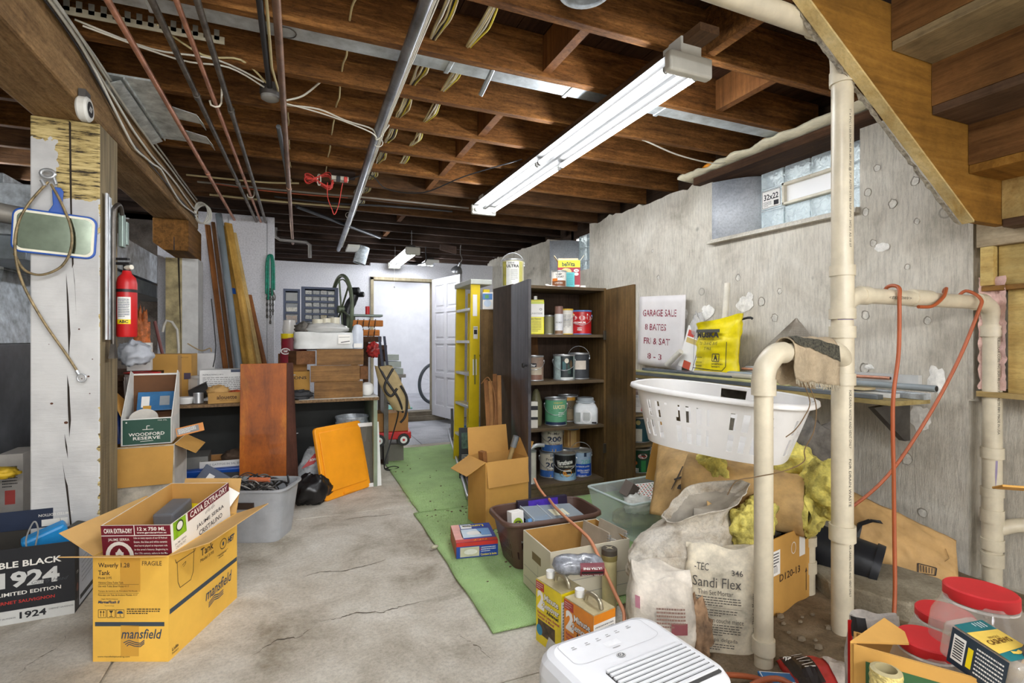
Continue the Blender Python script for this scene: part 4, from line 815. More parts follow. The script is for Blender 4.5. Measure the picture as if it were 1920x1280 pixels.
# appliance and bag beyond it, left edge
APPL = mat('#8f8c80', .4, var=.08)
t = T('appliance', 'grey-beige plastic appliance with a control panel at the left edge', 'appliance', (-1.62, 3.3, 0), .1)
B().box(-.3, -.15, 0, .18, .2, .67, APPL).obj('housing', t, bevel=.02); b = B(); b.slab([(-.3, -.17, .60), (.19, -.17, .60), (.19, -.02, .73), (-.3, -.02, .73)], (0, .1, -.02), APPL); b.obj('control_head', t, bevel=.008)
fm = plane((-.3, -.172, .60), (1, 0, 0), (0, .75, .65)); b = B().rect(fm, .26, .05, .46, .16, mat('#d9d8d2', .4), .002); b.rect(fm, .40, .06, .44, .13, mat('#5a3a2a', .4), .003); b.rect(fm, .28, .07, .38, .12, mat('#3d5a78', .4), .003); b.obj('control_panel', t)
b = B().rect(front(-.1515, -.3), .08, .35, .40, .38, mat('#c9c8c2', .4)); b.rect(front(-.1515, -.3), .05, .50, .43, .505, INK); b.obj('panel_line', t)
lb = lump('plastic_bag', 'white plastic bag with black lettering slumped at the left edge', (-1.46, 3.0, .36), .13, .1, .16, mat('#e6e6e4', .35), 'bag', .2, 2.5, 3)
b = B(); b.text(plane((-.06, -.112, .05), (1, .1, 0), (0, 0, 1)), 'CIT', .06, .04, .12, .05, BLACK, .06); b.obj('printed_label', lb)
t = T('waste_bin', 'black waste bin under the white plastic bag', 'bin', (-1.42, 3.0, 0)); B().lathe([(0, 0), (.10, 0), (.12, .42), (.114, .42), (.095, .01)], BLACK, 24).obj('bin_body', t)
pack('narrow_carton', 'narrow pale carton beside the appliance and the post', (-1.33, 3.42, 0), 0, .1, .2, .58, mat('#a59f98', .7), lambda b, S: (b.rect(S['f'], .03, .33, .07, .40, mat('#b04640', .6)), b.fine(S['f'], .02, .52, .06, 8, .014, INK)))
lump('yellow_cloth', 'yellow and black cloth on the appliance by the post', (-1.30, 3.15, .5), .07, .05, .05, mat('#c9a52a', .6, var=.3), 'cloth', .3, 3, 8)
# ================================================================ ON THE NEAREST POST
t = T('hand_mirror', 'rectangular hand mirror with a blue frame and handle hanging on the white post', 'mirror', (-1.02, 2.945, 1.63)); t.rotation_euler = (.07, .06, .12)
BLU = mat('#1c50a8', .3, var=.05)
def rr(w, h, r, n=5):
    out = []
    for cx, cy, a0 in ((w-r, h-r, 0), (-w+r, h-r, PI/2), (-w+r, -h+r, PI), (w-r, -h+r, 1.5*PI)): out += [(cx+r*math.cos(a0+i*PI/2/n), cy+r*math.sin(a0+i*PI/2/n)) for i in range(n+1)]
    return out
def plate(b, w, h, r, y0, y1, m): b.prism([(x, y0, z) for x, z in rr(w, h, r)], (0, y1-y0, 0), m); return b
plate(B(), .148, .098, .035, -.012, .0, BLU).obj('mirror_frame', t, bevel=.004); plate(B(), .140, .09, .03, -.0145, -.0115, mat('#e8e4cf', .4)).obj('mirror_border', t)
plate(B(), .130, .080, .026, -.0155, -.014, mat('#8f998c', .12, 1., var=.1, vs=12)).obj('mirror_glass', t)
b = B().prism([(-.03, -.01, .095), (.03, -.01, .095), (.018, -.01, .13), (.02, -.01, .195), (.010, -.01, .21), (-.010, -.01, .21), (-.02, -.01, .195), (-.014, -.01, .13)], (0, .009, 0), BLU); b.obj('mirror_handle', t, bevel=.003)
t = T('steel_cable_loop', 'rusty looped cable with end eyes hanging over the hand mirror', 'cable', (-1.04, 2.925, 1.86))
RUST = mat('#8f7d5c', .55, .4, var=.35, vs=30)
B().tube(smooth_path([(.0, 0, 0), (-.06, -.01, -.1), (-.1, -.012, -.2), (-.11, -.012, -.32), (-.085, -.01, -.46), (-.02, .0, -.62), (.06, .005, -.77), (.105, .01, -.86)], 8), .0055, RUST, 8).obj('cable', t)
B().tube(smooth_path([(.01, 0, -.01), (.05, -.012, -.09), (.085, -.012, -.2), (.085, -.012, -.3), (.05, -.012, -.38), (-.02, -.012, -.42), (-.08, -.01, -.40), (-.115, -.006, -.33)], 8), .0055, RUST, 8).obj('cable', t)
B().tube([(.118+.016*math.cos(a), .008, -.885+.018*math.sin(a)) for a in [i*PI/6 for i in range(12)]], .004, STEEL, 7, True).obj('end_eye', t); B().cyl((.098, .008, -.85), (.108, .008, -.868), .007, STEEL, 8).obj('ferrule', t)
B().tube([(.0+.025*math.cos(a), -.004, .035+.018*math.sin(a)) for a in [i*PI/6 for i in range(12)]], .008, STEEL, 8, True).obj('end_eye', t); B().cyl((-.022, -.004, .005), (-.01, -.004, -.02), .008, STEEL, 8).cyl((.022, -.004, .02), (.03, -.004, -.01), .007, STEEL, 8).obj('ferrule', t)
t = T('metal_bars', 'bundle of shiny metal strips hung on the right side of the white post', 'strip', (-.852, 3.01, 1.15))
for k, (y, h0, h1, m) in enumerate(((-.02, 0, .70, STEEL), (.015, .0, .69, GALV), (.05, .05, .66, STEEL))): B().box(0, y, h0, .010, y+.03, h1, m).obj('metal_strip', t, bevel=.002)
t = T('pry_bar', 'long dark bar with a hooked top and wide foot hung beside the metal strips', 'tool', (-.835, 3.05, 1.06))
DB = mat('#5f5a54', .4, .8, var=.25); b = B().tube(smooth_path([(0, 0, .05), (0, 0, .3), (0, 0, .68), (.004, .01, .735), (.01, .04, .76), (.012, .07, .75), (.012, .09, .72)], 5), .010, DB, 10); b.obj('bar', t); B().hull8([(-.012, -.03, 0), (.012, -.03, 0), (.012, .03, 0), (-.012, .03, 0), (-.008, -.012, .07), (.008, -.012, .07), (.008, .012, .07), (-.008, .012, .07)], DB).obj('bar_foot', t)
t = T('spring_clamp', 'greenish steel clamp hanging by the top of the pry bar', 'clamp', (-.83, 3.16, 1.62)); GM = mat('#8b9a92', .4, .7)
B().box(-.01, -.02, 0, .01, .03, .17, GM).obj('clamp_jaw', t, bevel=.003); B().box(-.005, .04, .02, .012, .075, .14, GM).obj('clamp_jaw', t, bevel=.003); B().cyl((0, 0, .15), (0, .11, .17), .004, STEEL, 8).obj('clamp_screw', t)
t = T('fire_extinguisher', 'red fire extinguisher strapped to the right side of the white post', 'extinguisher', (-.806, 3.15, 1.165), -.3)
B().lathe([(0, 0), (.04, 0), (.044, .008), (.044, .27), (.038, .30), (.022, .318), (.018, .335), (0, .335)], RED, 28).obj('cylinder', t); B().lathe([(.0451, .225), (.0455, .24)], BLACK, 28).obj('strap', t)
B().lathe([(0, .335), (.016, .335), (.016, .365), (0, .365)], BLACK, 16).obj('valve', t); B().box(-.05, -.012, .365, .02, .012, .378, BLACK).box(-.055, -.01, .39, .01, .01, .40, BLACK).obj('lever', t, bevel=.002); B().cyl((.0, -.005, .35), (.035, -.02, .352), .012, mat('#d9d3c3', .4), 12).obj('gauge', t)
b = B(); f = wrap(.0442); b.rect(f, -.02, .065, .04, .20, PAPER, .0006, 6); b.rect(f, -.02, .065, .04, .088, YEL, .0009, 6); b.text(f, 'ABC', .01, .0765, .04, .015, INK, .04); b.fine(f, -.015, .19, .05, 11, .0085, INKB, .45); b.obj('printed_label', t)
# ================================================================ LEFT STACK OF CARTONS BY THE POST
WOODPR = mat('#b3aa9a', .7, var=.25, vs=14)
def p_low(b, S):
    f, r = S['f'], S['r']; b.rect(f, .0, .0, .31, .56, WOODPR); b.rect(f, .12, .15, .24, .20, PAPER, .001)
    for k in range(16): b.rect(f, .13+k*.0065, .155, .13+k*.0065+(.002+.002*(k % 3)), .185, INK, .0014)
    b.rect(r, .0, .0, .32, .56, mat('#c4c0b8', .7, var=.1))
    for k in range(3): b.line(f, [(.06, .12+k*.01), (.075, .16), (.09, .12+k*.01)], .003, mat('#7b6d52', .7, var=0))
carton('wine_carton', 'cardboard carton with a brown flap hanging over its front, beside the white post', (-.805, 3.58, 0), 0, .31, .34, .562, WHT, (('f', .22, 176), ('r', .12, 120)), CARD, p_low)
t = T('whiskey_carton', 'green and white carton tilted open on the brown flapped carton', 'box', (-.79, 3.56, .567), .06)
b = B(); w, d = .235, .30; th = .004; CM = mat('#e3e1da', .6)
b.box(-w/2, -d/2, 0, w/2, d/2, th, CM).box(-w/2, -d/2, 0, w/2, -d/2+th, .148, CM).box(-w/2, d/2-th, 0, w/2, d/2, .38, CM)
for x in (-w/2, w/2-th): b.prism([(x, -d/2, 0), (x, d/2, 0), (x, d/2, .38), (x, d/2-.07, .40), (x, -d/2+.05, .2), (x, -d/2, .148)], (th, 0, 0), CM)
e = .001
b.add([(w/2-th-e, -d/2+th, .01), (w/2-th-e, d/2-th, .01), (w/2-th-e, d/2-th, .37), (w/2-th-e, -d/2+.05, .19)], [(0, 1, 2, 3)], mat('#7a5030', .8)); b.add([(-w/2+th, d/2-th-e, .01), (w/2-th, d/2-th-e, .01), (w/2-th, d/2-th-e, .37), (-w/2+th, d/2-th-e, .37)], [(0, 1, 2, 3)], mat('#6a4528', .8))
b.obj('box_body', t); S = sides(w, d, .15); b = B(); f = S['f']
b.rect(f, .008, .006, w-.006, .142, DKGREEN); b.text(f, 'WOODFORD', w/2, .06, .165, .018, WHT, .015); b.text(f, 'RESERVE', w/2, .038, .125, .017, WHT, .015); b.line(f, [(w/2-.02, .085), (w/2+.03, .085)], .003, WHT); b.line(f, [(w/2, .085), (w/2, .105), (w/2+.014, .105)], .003, WHT); b.line(f, [(w/2-.03, .02), (w/2+.03, .022)], .0025, WHT)
b.text(f, '750 ML', .19, .133, .045, .006, WHT); b.ell(f, .025, .128, .004, .004, WHT, .0012); b.rect(S['r'], .02, .02, .28, .14, mat('#d8dbd8', .6)); b.obj('printed_label', t)
B().slab([(-w/2, -d/2+.02, .15), (-w/2, d/2-.08, .2), (-w/2-.07, d/2-.14, .30), (-w/2-.05, -d/2+.04, .26)], (.003, 0, .003), CARD).obj('flap', t)
pack('circuit_board', 'blue blister card with switches leaning in the green whiskey carton', (-.79, 3.63, .73), 0, .18, .01, .12, mat('#3f77a8', .3, var=.2), lambda b, S: (b.rect(S['f'], .02, .02, .06, .09, PAPER), b.rect(S['f'], .11, .03, .16, .09, mat('#9fa4a6', .3)), b.rect(S['f'], .03, .005, .07, .03, mat('#d8a03a', .5), .001)), 'card', rot=(-.5, 0, .1))
t = T('tub_cover', 'stack of round white plastic lids in the green whiskey carton', 'lid', (-.815, 3.50, .69), rot=(.75, .1, 0)); 
for k in range(2): B().lathe([(0, .012*k), (.066, .012*k), (.07, .004+.012*k), (.068, .011+.012*k), (0, .011+.012*k)], mat('#d9d4c8', .5), 28).obj('lid_disc', t)
t = T('blue_roll', 'dark blue glittery roll standing between the post and the green carton', 'roll', (-.925, 3.50, .57), rot=(0, -.16, 0)); B().cyl((0, 0, 0), (0, 0, .19), .028, mat('#1b3575', .35, var=.3, vs=60), 18).obj('roll_body', t)
pack('orange_tag', 'grey and orange packaged label leaning out past the green carton', (-.585, 3.50, .60), .1, .14, .004, .05, mat('#d98a3c', .5), lambda b, S: (b.rect(S['f'], .005, .008, .115, .043, GREY), b.fine(S['f'], .012, .04, .09, 5, .006, WHITE, .5)), 'packet', rot=(-.3, -.2, .1))
# ================================================================ WORKBENCH WITH ITS LOAD
t = T('workbench', 'long dark workbench with a chipboard top and greenish end panel', 'bench', (-1.15, 4.1, 0))
CHIP = mat('#7c6244', .8, var=.35, vs=60, bump=.3); LAM = mat('#d6d4cc', .4)
B().box(0, 0, .68, 1.73, .7, .702, CHIP).obj('bench_top', t, bevel=.002); B().box(1.15, .012, .702, 1.728, .69, .704, LAM).obj('laminate', t)
B().box(1.69, .02, 0, 1.72, .66, .68, mat('#8d9a84', .6)).obj('end_panel', t, bevel=.003); B().box(0, .62, 0, 1.69, .65, .68, mat('#3b3c3a', .8)).obj('back_panel', t)
t = T('storage_shelf', 'low shelf unit behind the workbench below the wheel and drawer cabinets', 'shelf', (-.14, 4.86, 0))
B().box(0, 0, 0, .9, .40, .03, DWOOD).obj('shelf_board', t); B().box(0, 0, 1.06, .9, .40, 1.10, DWOOD).obj('shelf_board', t); B().box(0, 0, .03, .03, .40, 1.06, DWOOD).obj('side_panel', t); B().box(.87, 0, .03, .9, .40, 1.06, DWOOD).obj('side_panel', t)
# left half
def p_care(b, S): b.text(S['f'], 'HANDLE WITH CARE', .11, .14, .19, .014, mat('#5a4020', .7), .01); b.text(S['f'], 'GUARANTEE', .13, .115, .13, .014, mat('#5a4020', .7), .01); b.rect(S['f'], .21, .0, .235, .33, mat('#a9824e', .4), .0006); b.text(S['f'], 'RECYCLE', .255, .31, .05, .008, mat('#5a4020', .7)); b.rect(S['f'], .25, .14, .295, .19, mat('#4b3b50', .6))
pack('care_carton', 'tall brown carton printed guarantee standing on the workbench left end', (-.92, 4.75, .705), 0, .30, .25, .335, CARD, p_care)
t = T('red_bucket', 'red plastic tub with a rim behind the ribbed tub on the bench', 'bucket', (-1.01, 4.30, .705)); B().lathe([(0, 0), (.085, 0), (.10, .2), (.108, .2), (.108, .22), (.095, .22), (.08, .01)], RED, 28).obj('bucket_body', t)
t = T('ribbed_tub', 'clear ribbed plastic tub full of bits in front of the red tub', 'tub', (-.985, 4.14, .705))
B().lathe([(0, .002), (.075, .002), (.088, .215), (.085, .215), (.07, .01)], plastic_clear('#c9bdb6', .55, .25), 40).obj('tub_body', t); b = B()
for k in range(22): a = k*2*PI/22; b.cyl((.078*math.cos(a), .078*math.sin(a), .01), (.089*math.cos(a), .089*math.sin(a), .20), .004, mat('#bfb2ac', .35), 5)
stuff(b.obj('rib', t)); B().lathe([(0, .15), (.074, .15), (.068, .01)], mat('#9a8078', .8, var=.5, vs=30), 20).obj('tub_contents', t)
def p_ins(b, S): b.text(S['f'], 'INSTRUCTIONS 2 OF 5', .085, .19, .13, .009, INK, .01); b.fine(S['f'], .02, .17, .27, 10, .014, GREY, .35, 5); b.rect(S['f'], .20, .205, .27, .225, NAVY)
pack('instruction_carton', 'white carton with printed instructions on the bench behind the small cheese box', (-.515, 4.40, .705), .04, .31, .18, .225, mat('#dfdedb', .6), p_ins)
def p_alo(b, S): b.text(S['f'], 'alouette', .115, .042, .125, .028, mat('#4a2d12', .7), .02); b.text(S['f'], 'SPREADABLE CHEESE', .115, .02, .09, .005, mat('#4a2d12', .7)); 
carton('cheese_carton', 'small brown cheese carton holding kraft paper and scraps on the bench', (-.475, 4.17, .705), .06, .225, .13, .075, mat('#b98e4e', .8), (), CARD_IN, p_alo)
lump('kraft_paper', 'crumpled ball of brown kraft paper on the small cheese box', (-.53, 4.17, .745), .075, .055, .085, mat('#c39a5e', .8), 'paper', .25, 3.0, 2, fold=.3)
lump('orange_cloth', 'orange and dark rags in the right end of the small cheese box', (-.42, 4.18, .75), .05, .04, .04, mat('#c4562c', .7, var=.5, vs=20), 'cloth', .25, 3, 5)
t = T('white_tub', 'low white plastic tub on the bench edge beside the small tin', 'tub', (-.735, 4.19, .705)); B().lathe([(0, 0), (.045, 0), (.05, .03), (.053, .03), (.053, .045), (0, .045)], WHITE, 24).obj('tub_body', t)
t = T('small_tin', 'small shiny tin next to the low white tub', 'tin', (-.655, 4.19, .705)); B().lathe([(0, 0), (.032, 0), (.032, .07), (.029, .07), (.028, .06), (0, .06)], STEEL, 22).obj('tin_body', t)
t = T('black_cup', 'dark cylinder lying tilted behind the small tin on the bench', 'cylinder', (-.66, 4.30, .77), rot=(.3, 1.1, .3)); B().lathe([(0, -.06), (.05, -.06), (.055, .07), (.05, .07), (.045, -.05)], mat('#3c3a38', .3, .3), 24).obj('cylinder_body', t)
t = T('clear_jar', 'square clear plastic jar on the bench in front of the care carton', 'jar', (-.70, 4.42, .705)); B().box(-.05, -.05, 0, .05, .05, .16, plastic_clear('#d2d4d2', .35)).obj('jar_body', t, bevel=.01); B().cyl((0, 0, .16), (0, 0, .18), .04, plastic_clear('#d2d4d2', .5), 20).obj('jar_neck', t)
pack('white_board', 'white panel standing at the back of the bench by the second post', (-.80, 5.1, .705), 0, .25, .02, .33, mat('#d8d7d6', .6), cat='panel'); rope('thin_rod', 'thin dark rod leaning from the partition down to the bench', [(-.79, 5.75, 1.55), (-.68, 5.2, 1.1), (-.62, 4.6, .94)], .004, BLACK, 'rod', 2)
rope('brass_rod', 'pair of tan hooked rods lying against the care carton', [(-.86, 5.0, 1.12), (-.76, 4.98, 1.06), (-.69, 4.95, 1.08), (-.68, 4.95, 1.05)], .005, mat('#a8916a', .5), 'hook')
# rag pile hanging behind the post: white sacks, orange net and tools
lump('white_sack', 'crumpled white sack with blue print on the shelf behind the extinguisher', (-1.03, 4.2, .98), .10, .1, .17, mat('#cfd2da', .55, var=.1), 'bag', .3, 2.5, 12, fold=.35)
pack('white_carton', 'white carton with a red lid edge under the white sack', (-1.06, 4.45, .93), .1, .14, .1, .2, PAPER, lambda b, S: b.text(S['f'], 'C', .08, .1, .05, .02, BLACK, .03), rot=(0, 0, .1))
lump('orange_net', 'orange plastic net bunched behind the fire extinguisher', (-1.12, 4.75, .925), .06, .05, .47, mat('#c9713a', .6, var=.4, vs=25), 'net', .35, 3, 4, fold=.5)
rope('maroon_tube', 'maroon rod standing slanted between the extinguisher and second post', [(-1.09, 5.0, 1.30), (-1.0, 4.9, .95)], .012, mat('#7d4a45', .5), 'rod', 1)
rope('bent_tube', 'bent white tube frame standing by the second post', [(-1.1, 5.3, 1.22), (-1.07, 5.3, 1.32), (-.99, 5.3, 1.24), (-.98, 5.3, .9), (-.975, 5.3, .4), (-.97, 5.3, 0)], .011, mat('#d8d2c6', .5), 'tube', 2)
t = T('utility_shelf', 'dark shelf standing behind the extinguisher in the utility room', 'shelf', (-1.35, 4.1, 0)); B().box(0, 0, .88, .40, .9, .92, DWOOD).box(0, .86, 0, .4, .9, .88, DWOOD).obj('shelf_board', t)
# lumber leaning at the partition
PL1 = wood('#a9772f', '#d8a952', '#e6bf6c', 'Z', 22, .6, .15); PL2 = wood('#7c4a25', '#a86c3c', '#bd8450', 'Z', 22, .65, .15)
def lean(name, label, xb, yb, xt, yt, zb, zt, w, th, m, cat='plank', tape=None):
    t = T(name, label, cat, (xb, yb, zb)); d = Vector((xt-xb, yt-yb, zt-zb)); L_ = d.length
    q = d.to_track_quat('Z', 'Y'); t.rotation_euler = q.to_euler()
    B().box(-w/2, -th/2, 0, w/2, th/2, L_, m).obj('plank_body', t, bevel=.002)
    if tape: B().box(-w/2-.002, -th/2-.002, L_*tape, w/2+.002, th/2+.002, L_*tape+.06, mat('#1f5fc0', .5)).obj('tape_band', t)
    return t
lean('lumber_plank', 'dark reddish board, leftmost of the leaning lumber', -.53, 5.40, -.83, 5.80, .0, 2.28, .045, .02, PL2)
lean('lumber_plank', 'thin dark board just right of the leftmost leaning board', -.475, 5.34, -.775, 5.74, .0, 2.3, .03, .02, wood('#5a3a24', '#7d5636', None, 'Z'))
t = T('plastic_pipe', 'grey plastic pipe leaning among the lumber', 'pipe', (-.40, 5.27, 0)); B().cyl((0, 0, 0), (-.325, .46, 2.38), .03, mat('#7c868d', .4, var=.05), 20).obj('pipe_body', t)
lean('lumber_plank', 'yellow plank with blue tape next to the grey plastic pipe', -.335, 5.38, -.69, 5.80, .0, 2.28, .05, .02, PL1, tape=.70)
lean('lumber_plank', 'wide yellow plank in the middle of the leaning lumber', -.255, 5.31, -.645, 5.74, .0, 2.3, .075, .02, PL1)
lean('lumber_plank', 'pale yellow plank right of the wide plank', -.185, 5.37, -.60, 5.79, .0, 2.22, .045, .02, wood('#c29a55', '#e6c584', None, 'Z', 22))
lean('lumber_plank', 'shorter brown plank, rightmost of the leaning lumber', -.115, 5.31, -.46, 5.76, .0, 1.6, .04, .025, PL2)
t = T('timber_offcut', 'short brown timber offcut standing upright behind the leaning board', 'timber', (-.13, 5.3, 0)); B().box(-.05, -.02, 0, -.005, .03, 1.02, PL2).box(.0, -.02, 0, .05, .03, .98, wood('#5a4630', '#7f6848', None, 'Z')).obj('offcut_body', t)
# green rope and chain on the partition edge
t = T('green_rope', 'teal green rope looped over a nail on the partition edge', 'rope', (-.27, 5.79, 1.60)); TEAL = mat('#16876f', .55, var=.25, vs=40)
b = B()
for k, (x, l) in enumerate(((-.035, .40), (-.018, .46), (.018, .42), (.034, .36))): b.tube(smooth_path([(0, 0, .42), (x*.6, -.006*k, .40), (x, -.008, .3), (x*1.05, -.008, .42-l)], 6), .011, TEAL, 8)
b.obj('rope_strand', t)
t = T('steel_chain', 'steel chain with hooks hanging from the green rope', 'chain', (-.27, 5.78, 1.66)); b = B()
for s, n in ((-.03, 10), (.0, 12), (.025, 9)):
    for k in range(n): b.tube([(s+(.007*math.cos(a*PI/3) if k % 2 else 0), (0 if k % 2 else .007*math.cos(a*PI/3)), -.03*k+.018*math.sin(a*PI/3)) for a in range(6)], .0045, DKSTEEL, 5, True)
b.obj('chain_link', t); B().tube(smooth_path([(.03, 0, -.02), (.045, 0, -.06), (.04, 0, -.1), (.02, 0, -.09)], 4), .007, DKSTEEL, 6).obj('hook', t)
# small drawer cabinets
NV = mat('#233250', .5); CLR = plastic_clear('#c9cdcc', .16, .25)
def drawers(label, loc, w, h, rows, cols, bins=False):
    t = T('drawer_cabinet', label, 'cabinet', loc); d = .15; b = B(); e = .03 if not bins else .018
    b.box(0, 0, 0, e, d, h, NV).box(w-e, 0, 0, w, d, h, NV).box(e, d-.005, 0, w-e, d, h, NV).box(e, 0, h-.02, w-e, d, h, NV).box(e, 0, 0, w-e, d, .01, NV); ph = (h-.02)/rows
    for r in range(1, rows): b.box(e, 0, r*ph-.009, w-e, d, r*ph+.009, NV)
    b.obj('cabinet_frame', t); cw = (w-2*e)/cols; R = random.Random(rows)
    for r in range(rows):
        for c in range(cols):
            x = e+c*cw; z = r*ph+.009
            bb = B().box(x+.003, -.006, z+.002, x+cw-.003, -.001, z+ph-.022, CLR).box(x+.003, -.002, z+.001, x+cw-.003, d-.01, z+.004, CLR); o = bb.obj('drawer', t)
            col = R.choice(('#76746f', '#9b978c', '#a08a3a', '#55524e', '#b5b0a0', '#8a5f38'))
            B().box(x+.008, .008, z+.004, x+cw-.008, d-.02, z+ph*R.uniform(.4, .8), mat(col, .6, var=.5, vs=80)).obj('drawer_contents', o)
drawers('blue drawer cabinet with rows of small clear drawers on the shelf', (.02, 5.04, 1.101), .32, .535, 9, 4)
drawers('narrow blue rack of open bins left of the drawer cabinet', (-.13, 5.04, 1.101), .14, .51, 5, 1, True)
# patching machine with a big hand wheel
t = T('wheel_machine', 'old dark green machine with a tall spoked hand wheel and black arm', 'machine', (.36, 4.95, 1.10)); OL = mat('#5d6650', .5, .2, var=.3); BK = mat('#26272a', .35, .4)

b = B().tube([(0, .31*math.cos(a), .33+.31*math.sin(a)) for a in [i*PI/20 for i in range(40)]], .017, OL, 10, True); b.tube([(0, .275*math.cos(a), .33+.275*math.sin(a)) for a in [i*PI/20 for i in range(40)]], .006, OL, 6, True)
for k in range(6): a = k*PI/3+.3; b.tube([(0, .03*math.cos(a), .33+.03*math.sin(a)), (0, .3*math.cos(a), .33+.3*math.sin(a))], .009, OL, 8)
b.cyl((-.03, 0, .33), (.03, 0, .33), .035, OL, 16); b.obj('hand_wheel', t, rot=(0, 0, .22))
b = B().tube(smooth_path([(.05, 0, .0), (.05, 0, .2), (.06, 0, .33), (.11, 0, .44), (.12, 0, .5)], 5), [.05]*6+[.045]*8+[.04]*7, BK, 12); b.obj('machine_arm', t)
b = B().cyl((.09, -.02, .5), (.15, -.05, .5), .035, BK, 16).cyl((.15, -.02, .47), (.19, -.05, .47), .025, BK, 16); b.obj('arm_head', t); B().cyl((.152, -.052, .5), (.158, -.055, .5), .02, STEEL, 14).cyl((.192, -.052, .47), (.198, -.055, .47), .014, STEEL, 12).obj('thumb_wheel', t)
B().box(.06, -.1, .265, .36, .08, .285, mat('#5f6a63', .4, .4)).obj('machine_tray', t, bevel=.003); B().box(.04, -.05, .0, .12, .08, .27, OL).obj('machine_base', t, bevel=.006)
t = T('thread_spool', 'small red spool standing on the machine tray', 'spool', (.59, 4.92, 1.386)); B().cyl((0, 0, 0), (0, 0, .075), .02, RED, 16).obj('spool_body', t)
# hanging leather tool pieces with wires under the tray
OR = wood('#8a4a1c', '#c0752f', '#d08a42', 'X', 20, .55)
for k, (z, x0, x1, lab) in enumerate(((1.27, .42, .70, 'upper orange-brown wooden bar tied with wire under the machine tray'), (1.185, .44, .67, 'lower brown wooden bar tied with wire under the machine tray'))):
    t = T('wooden_bar', lab, 'bar', ((x0+x1)/2, 4.72, z), -.1); B().box(-(x1-x0)/2, -.04, 0, (x1-x0)/2, .04, .055, OR).obj('bar_body', t, bevel=.006)
    b = B()
    for q in range(4): b.tube([(-.08+q*.05+.005*math.sin(a), .046*math.cos(a)*1.05, .027+.036*math.sin(a)) for a in [i*PI/6 for i in range(12)]], .004, BLACK, 6, True)
    b.obj('wire_tie', t)
t = T('side_stand', 'wooden stand holding the tied bars beside the wheel machine', 'stand', (.43, 4.66, 0)); B().box(0, 0, 1.13, .25, .13, 1.18, DWOOD).obj('stand_top', t); B().box(.0, .03, .706, .05, .1, 1.13, DWOOD).obj('leg', t); B().box(.1, .03, .706, .14, .1, 1.13, DWOOD).obj('leg', t)
lump('red_tool', 'tangle of red and black tools below the tied bars', (.60, 4.6, 1.0), .06, .05, .13, mat('#8f2a28', .4, var=.9, vs=18), 'tool', .35, 3.2, 6, fold=.4)
for k, x in enumerate((.60, .64)):
    t = T('strap', ('left', 'right')[k]+' dark strap hanging down beside the translucent jug', 'strap', (x, 4.3, 1.18)); B().slab([(0, 0, 0), (.02, 0, 0), (.07, .02, -.45), (.05, .02, -.45)], (0, .006, 0), mat('#2d3140', .7)).obj('strap_body', t)
# stacked faux-wood drawers
FW = wood('#5f4020', '#8f6738', '#ad8450', 'X', 60, .5, .1, .03); FWI = wood('#5b3a22', '#7a5232', None, 'Y', 30)
def drawer(label, x0, x1, z0, z1, y=4.15, d=.38):
    t = T('wooden_drawer_box', label, 'drawer', ((x0+x1)/2, y, z0)); w = (x1-x0)/2; h = z1-z0
    B().box(-w, 0, 0, w, .016, h, FW).obj('drawer_front', t, bevel=.0015); b = B().box(-w+.02, .016, 0, w-.02, d, .008, FWI).box(-w+.02, .016, .008, -w+.03, d, h-.02, FWI).box(w-.03, .016, .008, w-.02, d, h-.02, FWI).box(-w+.03, d-.01, .008, w-.03, d, h-.02, FWI); b.obj('drawer_box', t)
drawer('wood-grain loose drawer at the bottom of the stack on the bench', .107, .462, .705, .828); drawer('wood-grain loose drawer in the middle of the stack on the bench', .082, .44, .83, .953); drawer('wood-grain loose drawer on top of the stack under the white package', .125, .468, .955, 1.078)
pack('wooden_box', 'small brown wooden drawer end left of the top drawer', (.02, 4.25, .966), .3, .14, .2, .10, FWI, cat='drawer'); pack('wooden_box', 'short brown wooden block sticking out right of the middle drawer', (.475, 4.27, .84), 0, .06, .18, .10, FWI, cat='block')
pack('ons_carton', 'brown carton with black capitals behind the leaning boards on the bench', (-.02, 4.42, .705), 0, .2, .2, .20, CARD, lambda b, S: b.text(S['f'], 'IONS', .125, .15, .10, .022, INK, .02)); pack('support_box', 'plain carton under the maroon bag behind the drawers', (-.02, 4.42, .906), 0, .16, .16, .055, CARD_D)
t = T('maroon_bag', 'maroon bag with a round white emblem left of the white package', 'bag', (-.04, 4.38, .962)); B().grid(lambda u, v: ((.10-.015*v)*math.cos(u*2*PI)*(1+.1*nz(u*5, v*3)), .06*math.sin(u*2*PI), .20*v+.015*nz(u*6, v*5, 2)), 26, 10, mat('#7c1426', .5, var=.15), wu=True).obj('bag_body', t)
b = B(); fm = plane((-.055, -.064, .10), (1, -.0, 0), (0, 0, 1)); b.ring(fm, 0, 0, .034, .025, .004, WHITE, .004); b.ring(fm, 0, 0, .027, .019, .002, WHITE, .004); b.text(fm, 'VMP', 0, 0, .03, .016, WHITE, .03, e=.004); b.obj('emblem', t)
t = T('yellow_tub', 'yellow plastic tub behind the maroon bag', 'tub', (-.07, 4.55, .95)); B().lathe([(0, 0), (.06, 0), (.065, .25), (0, .25)], YEL, 22).obj('tub_body', t); B().lathe([(.0, .25), (.05, .25), (.055, .28), (.045, .36), (0, .37)], plastic_clear('#d8d4cf', .5), 20).obj('film_wrap', t)
t = T('white_package', 'white plastic wrapped package on top of the loose drawers', 'package', (.18, 4.31, 1.08))
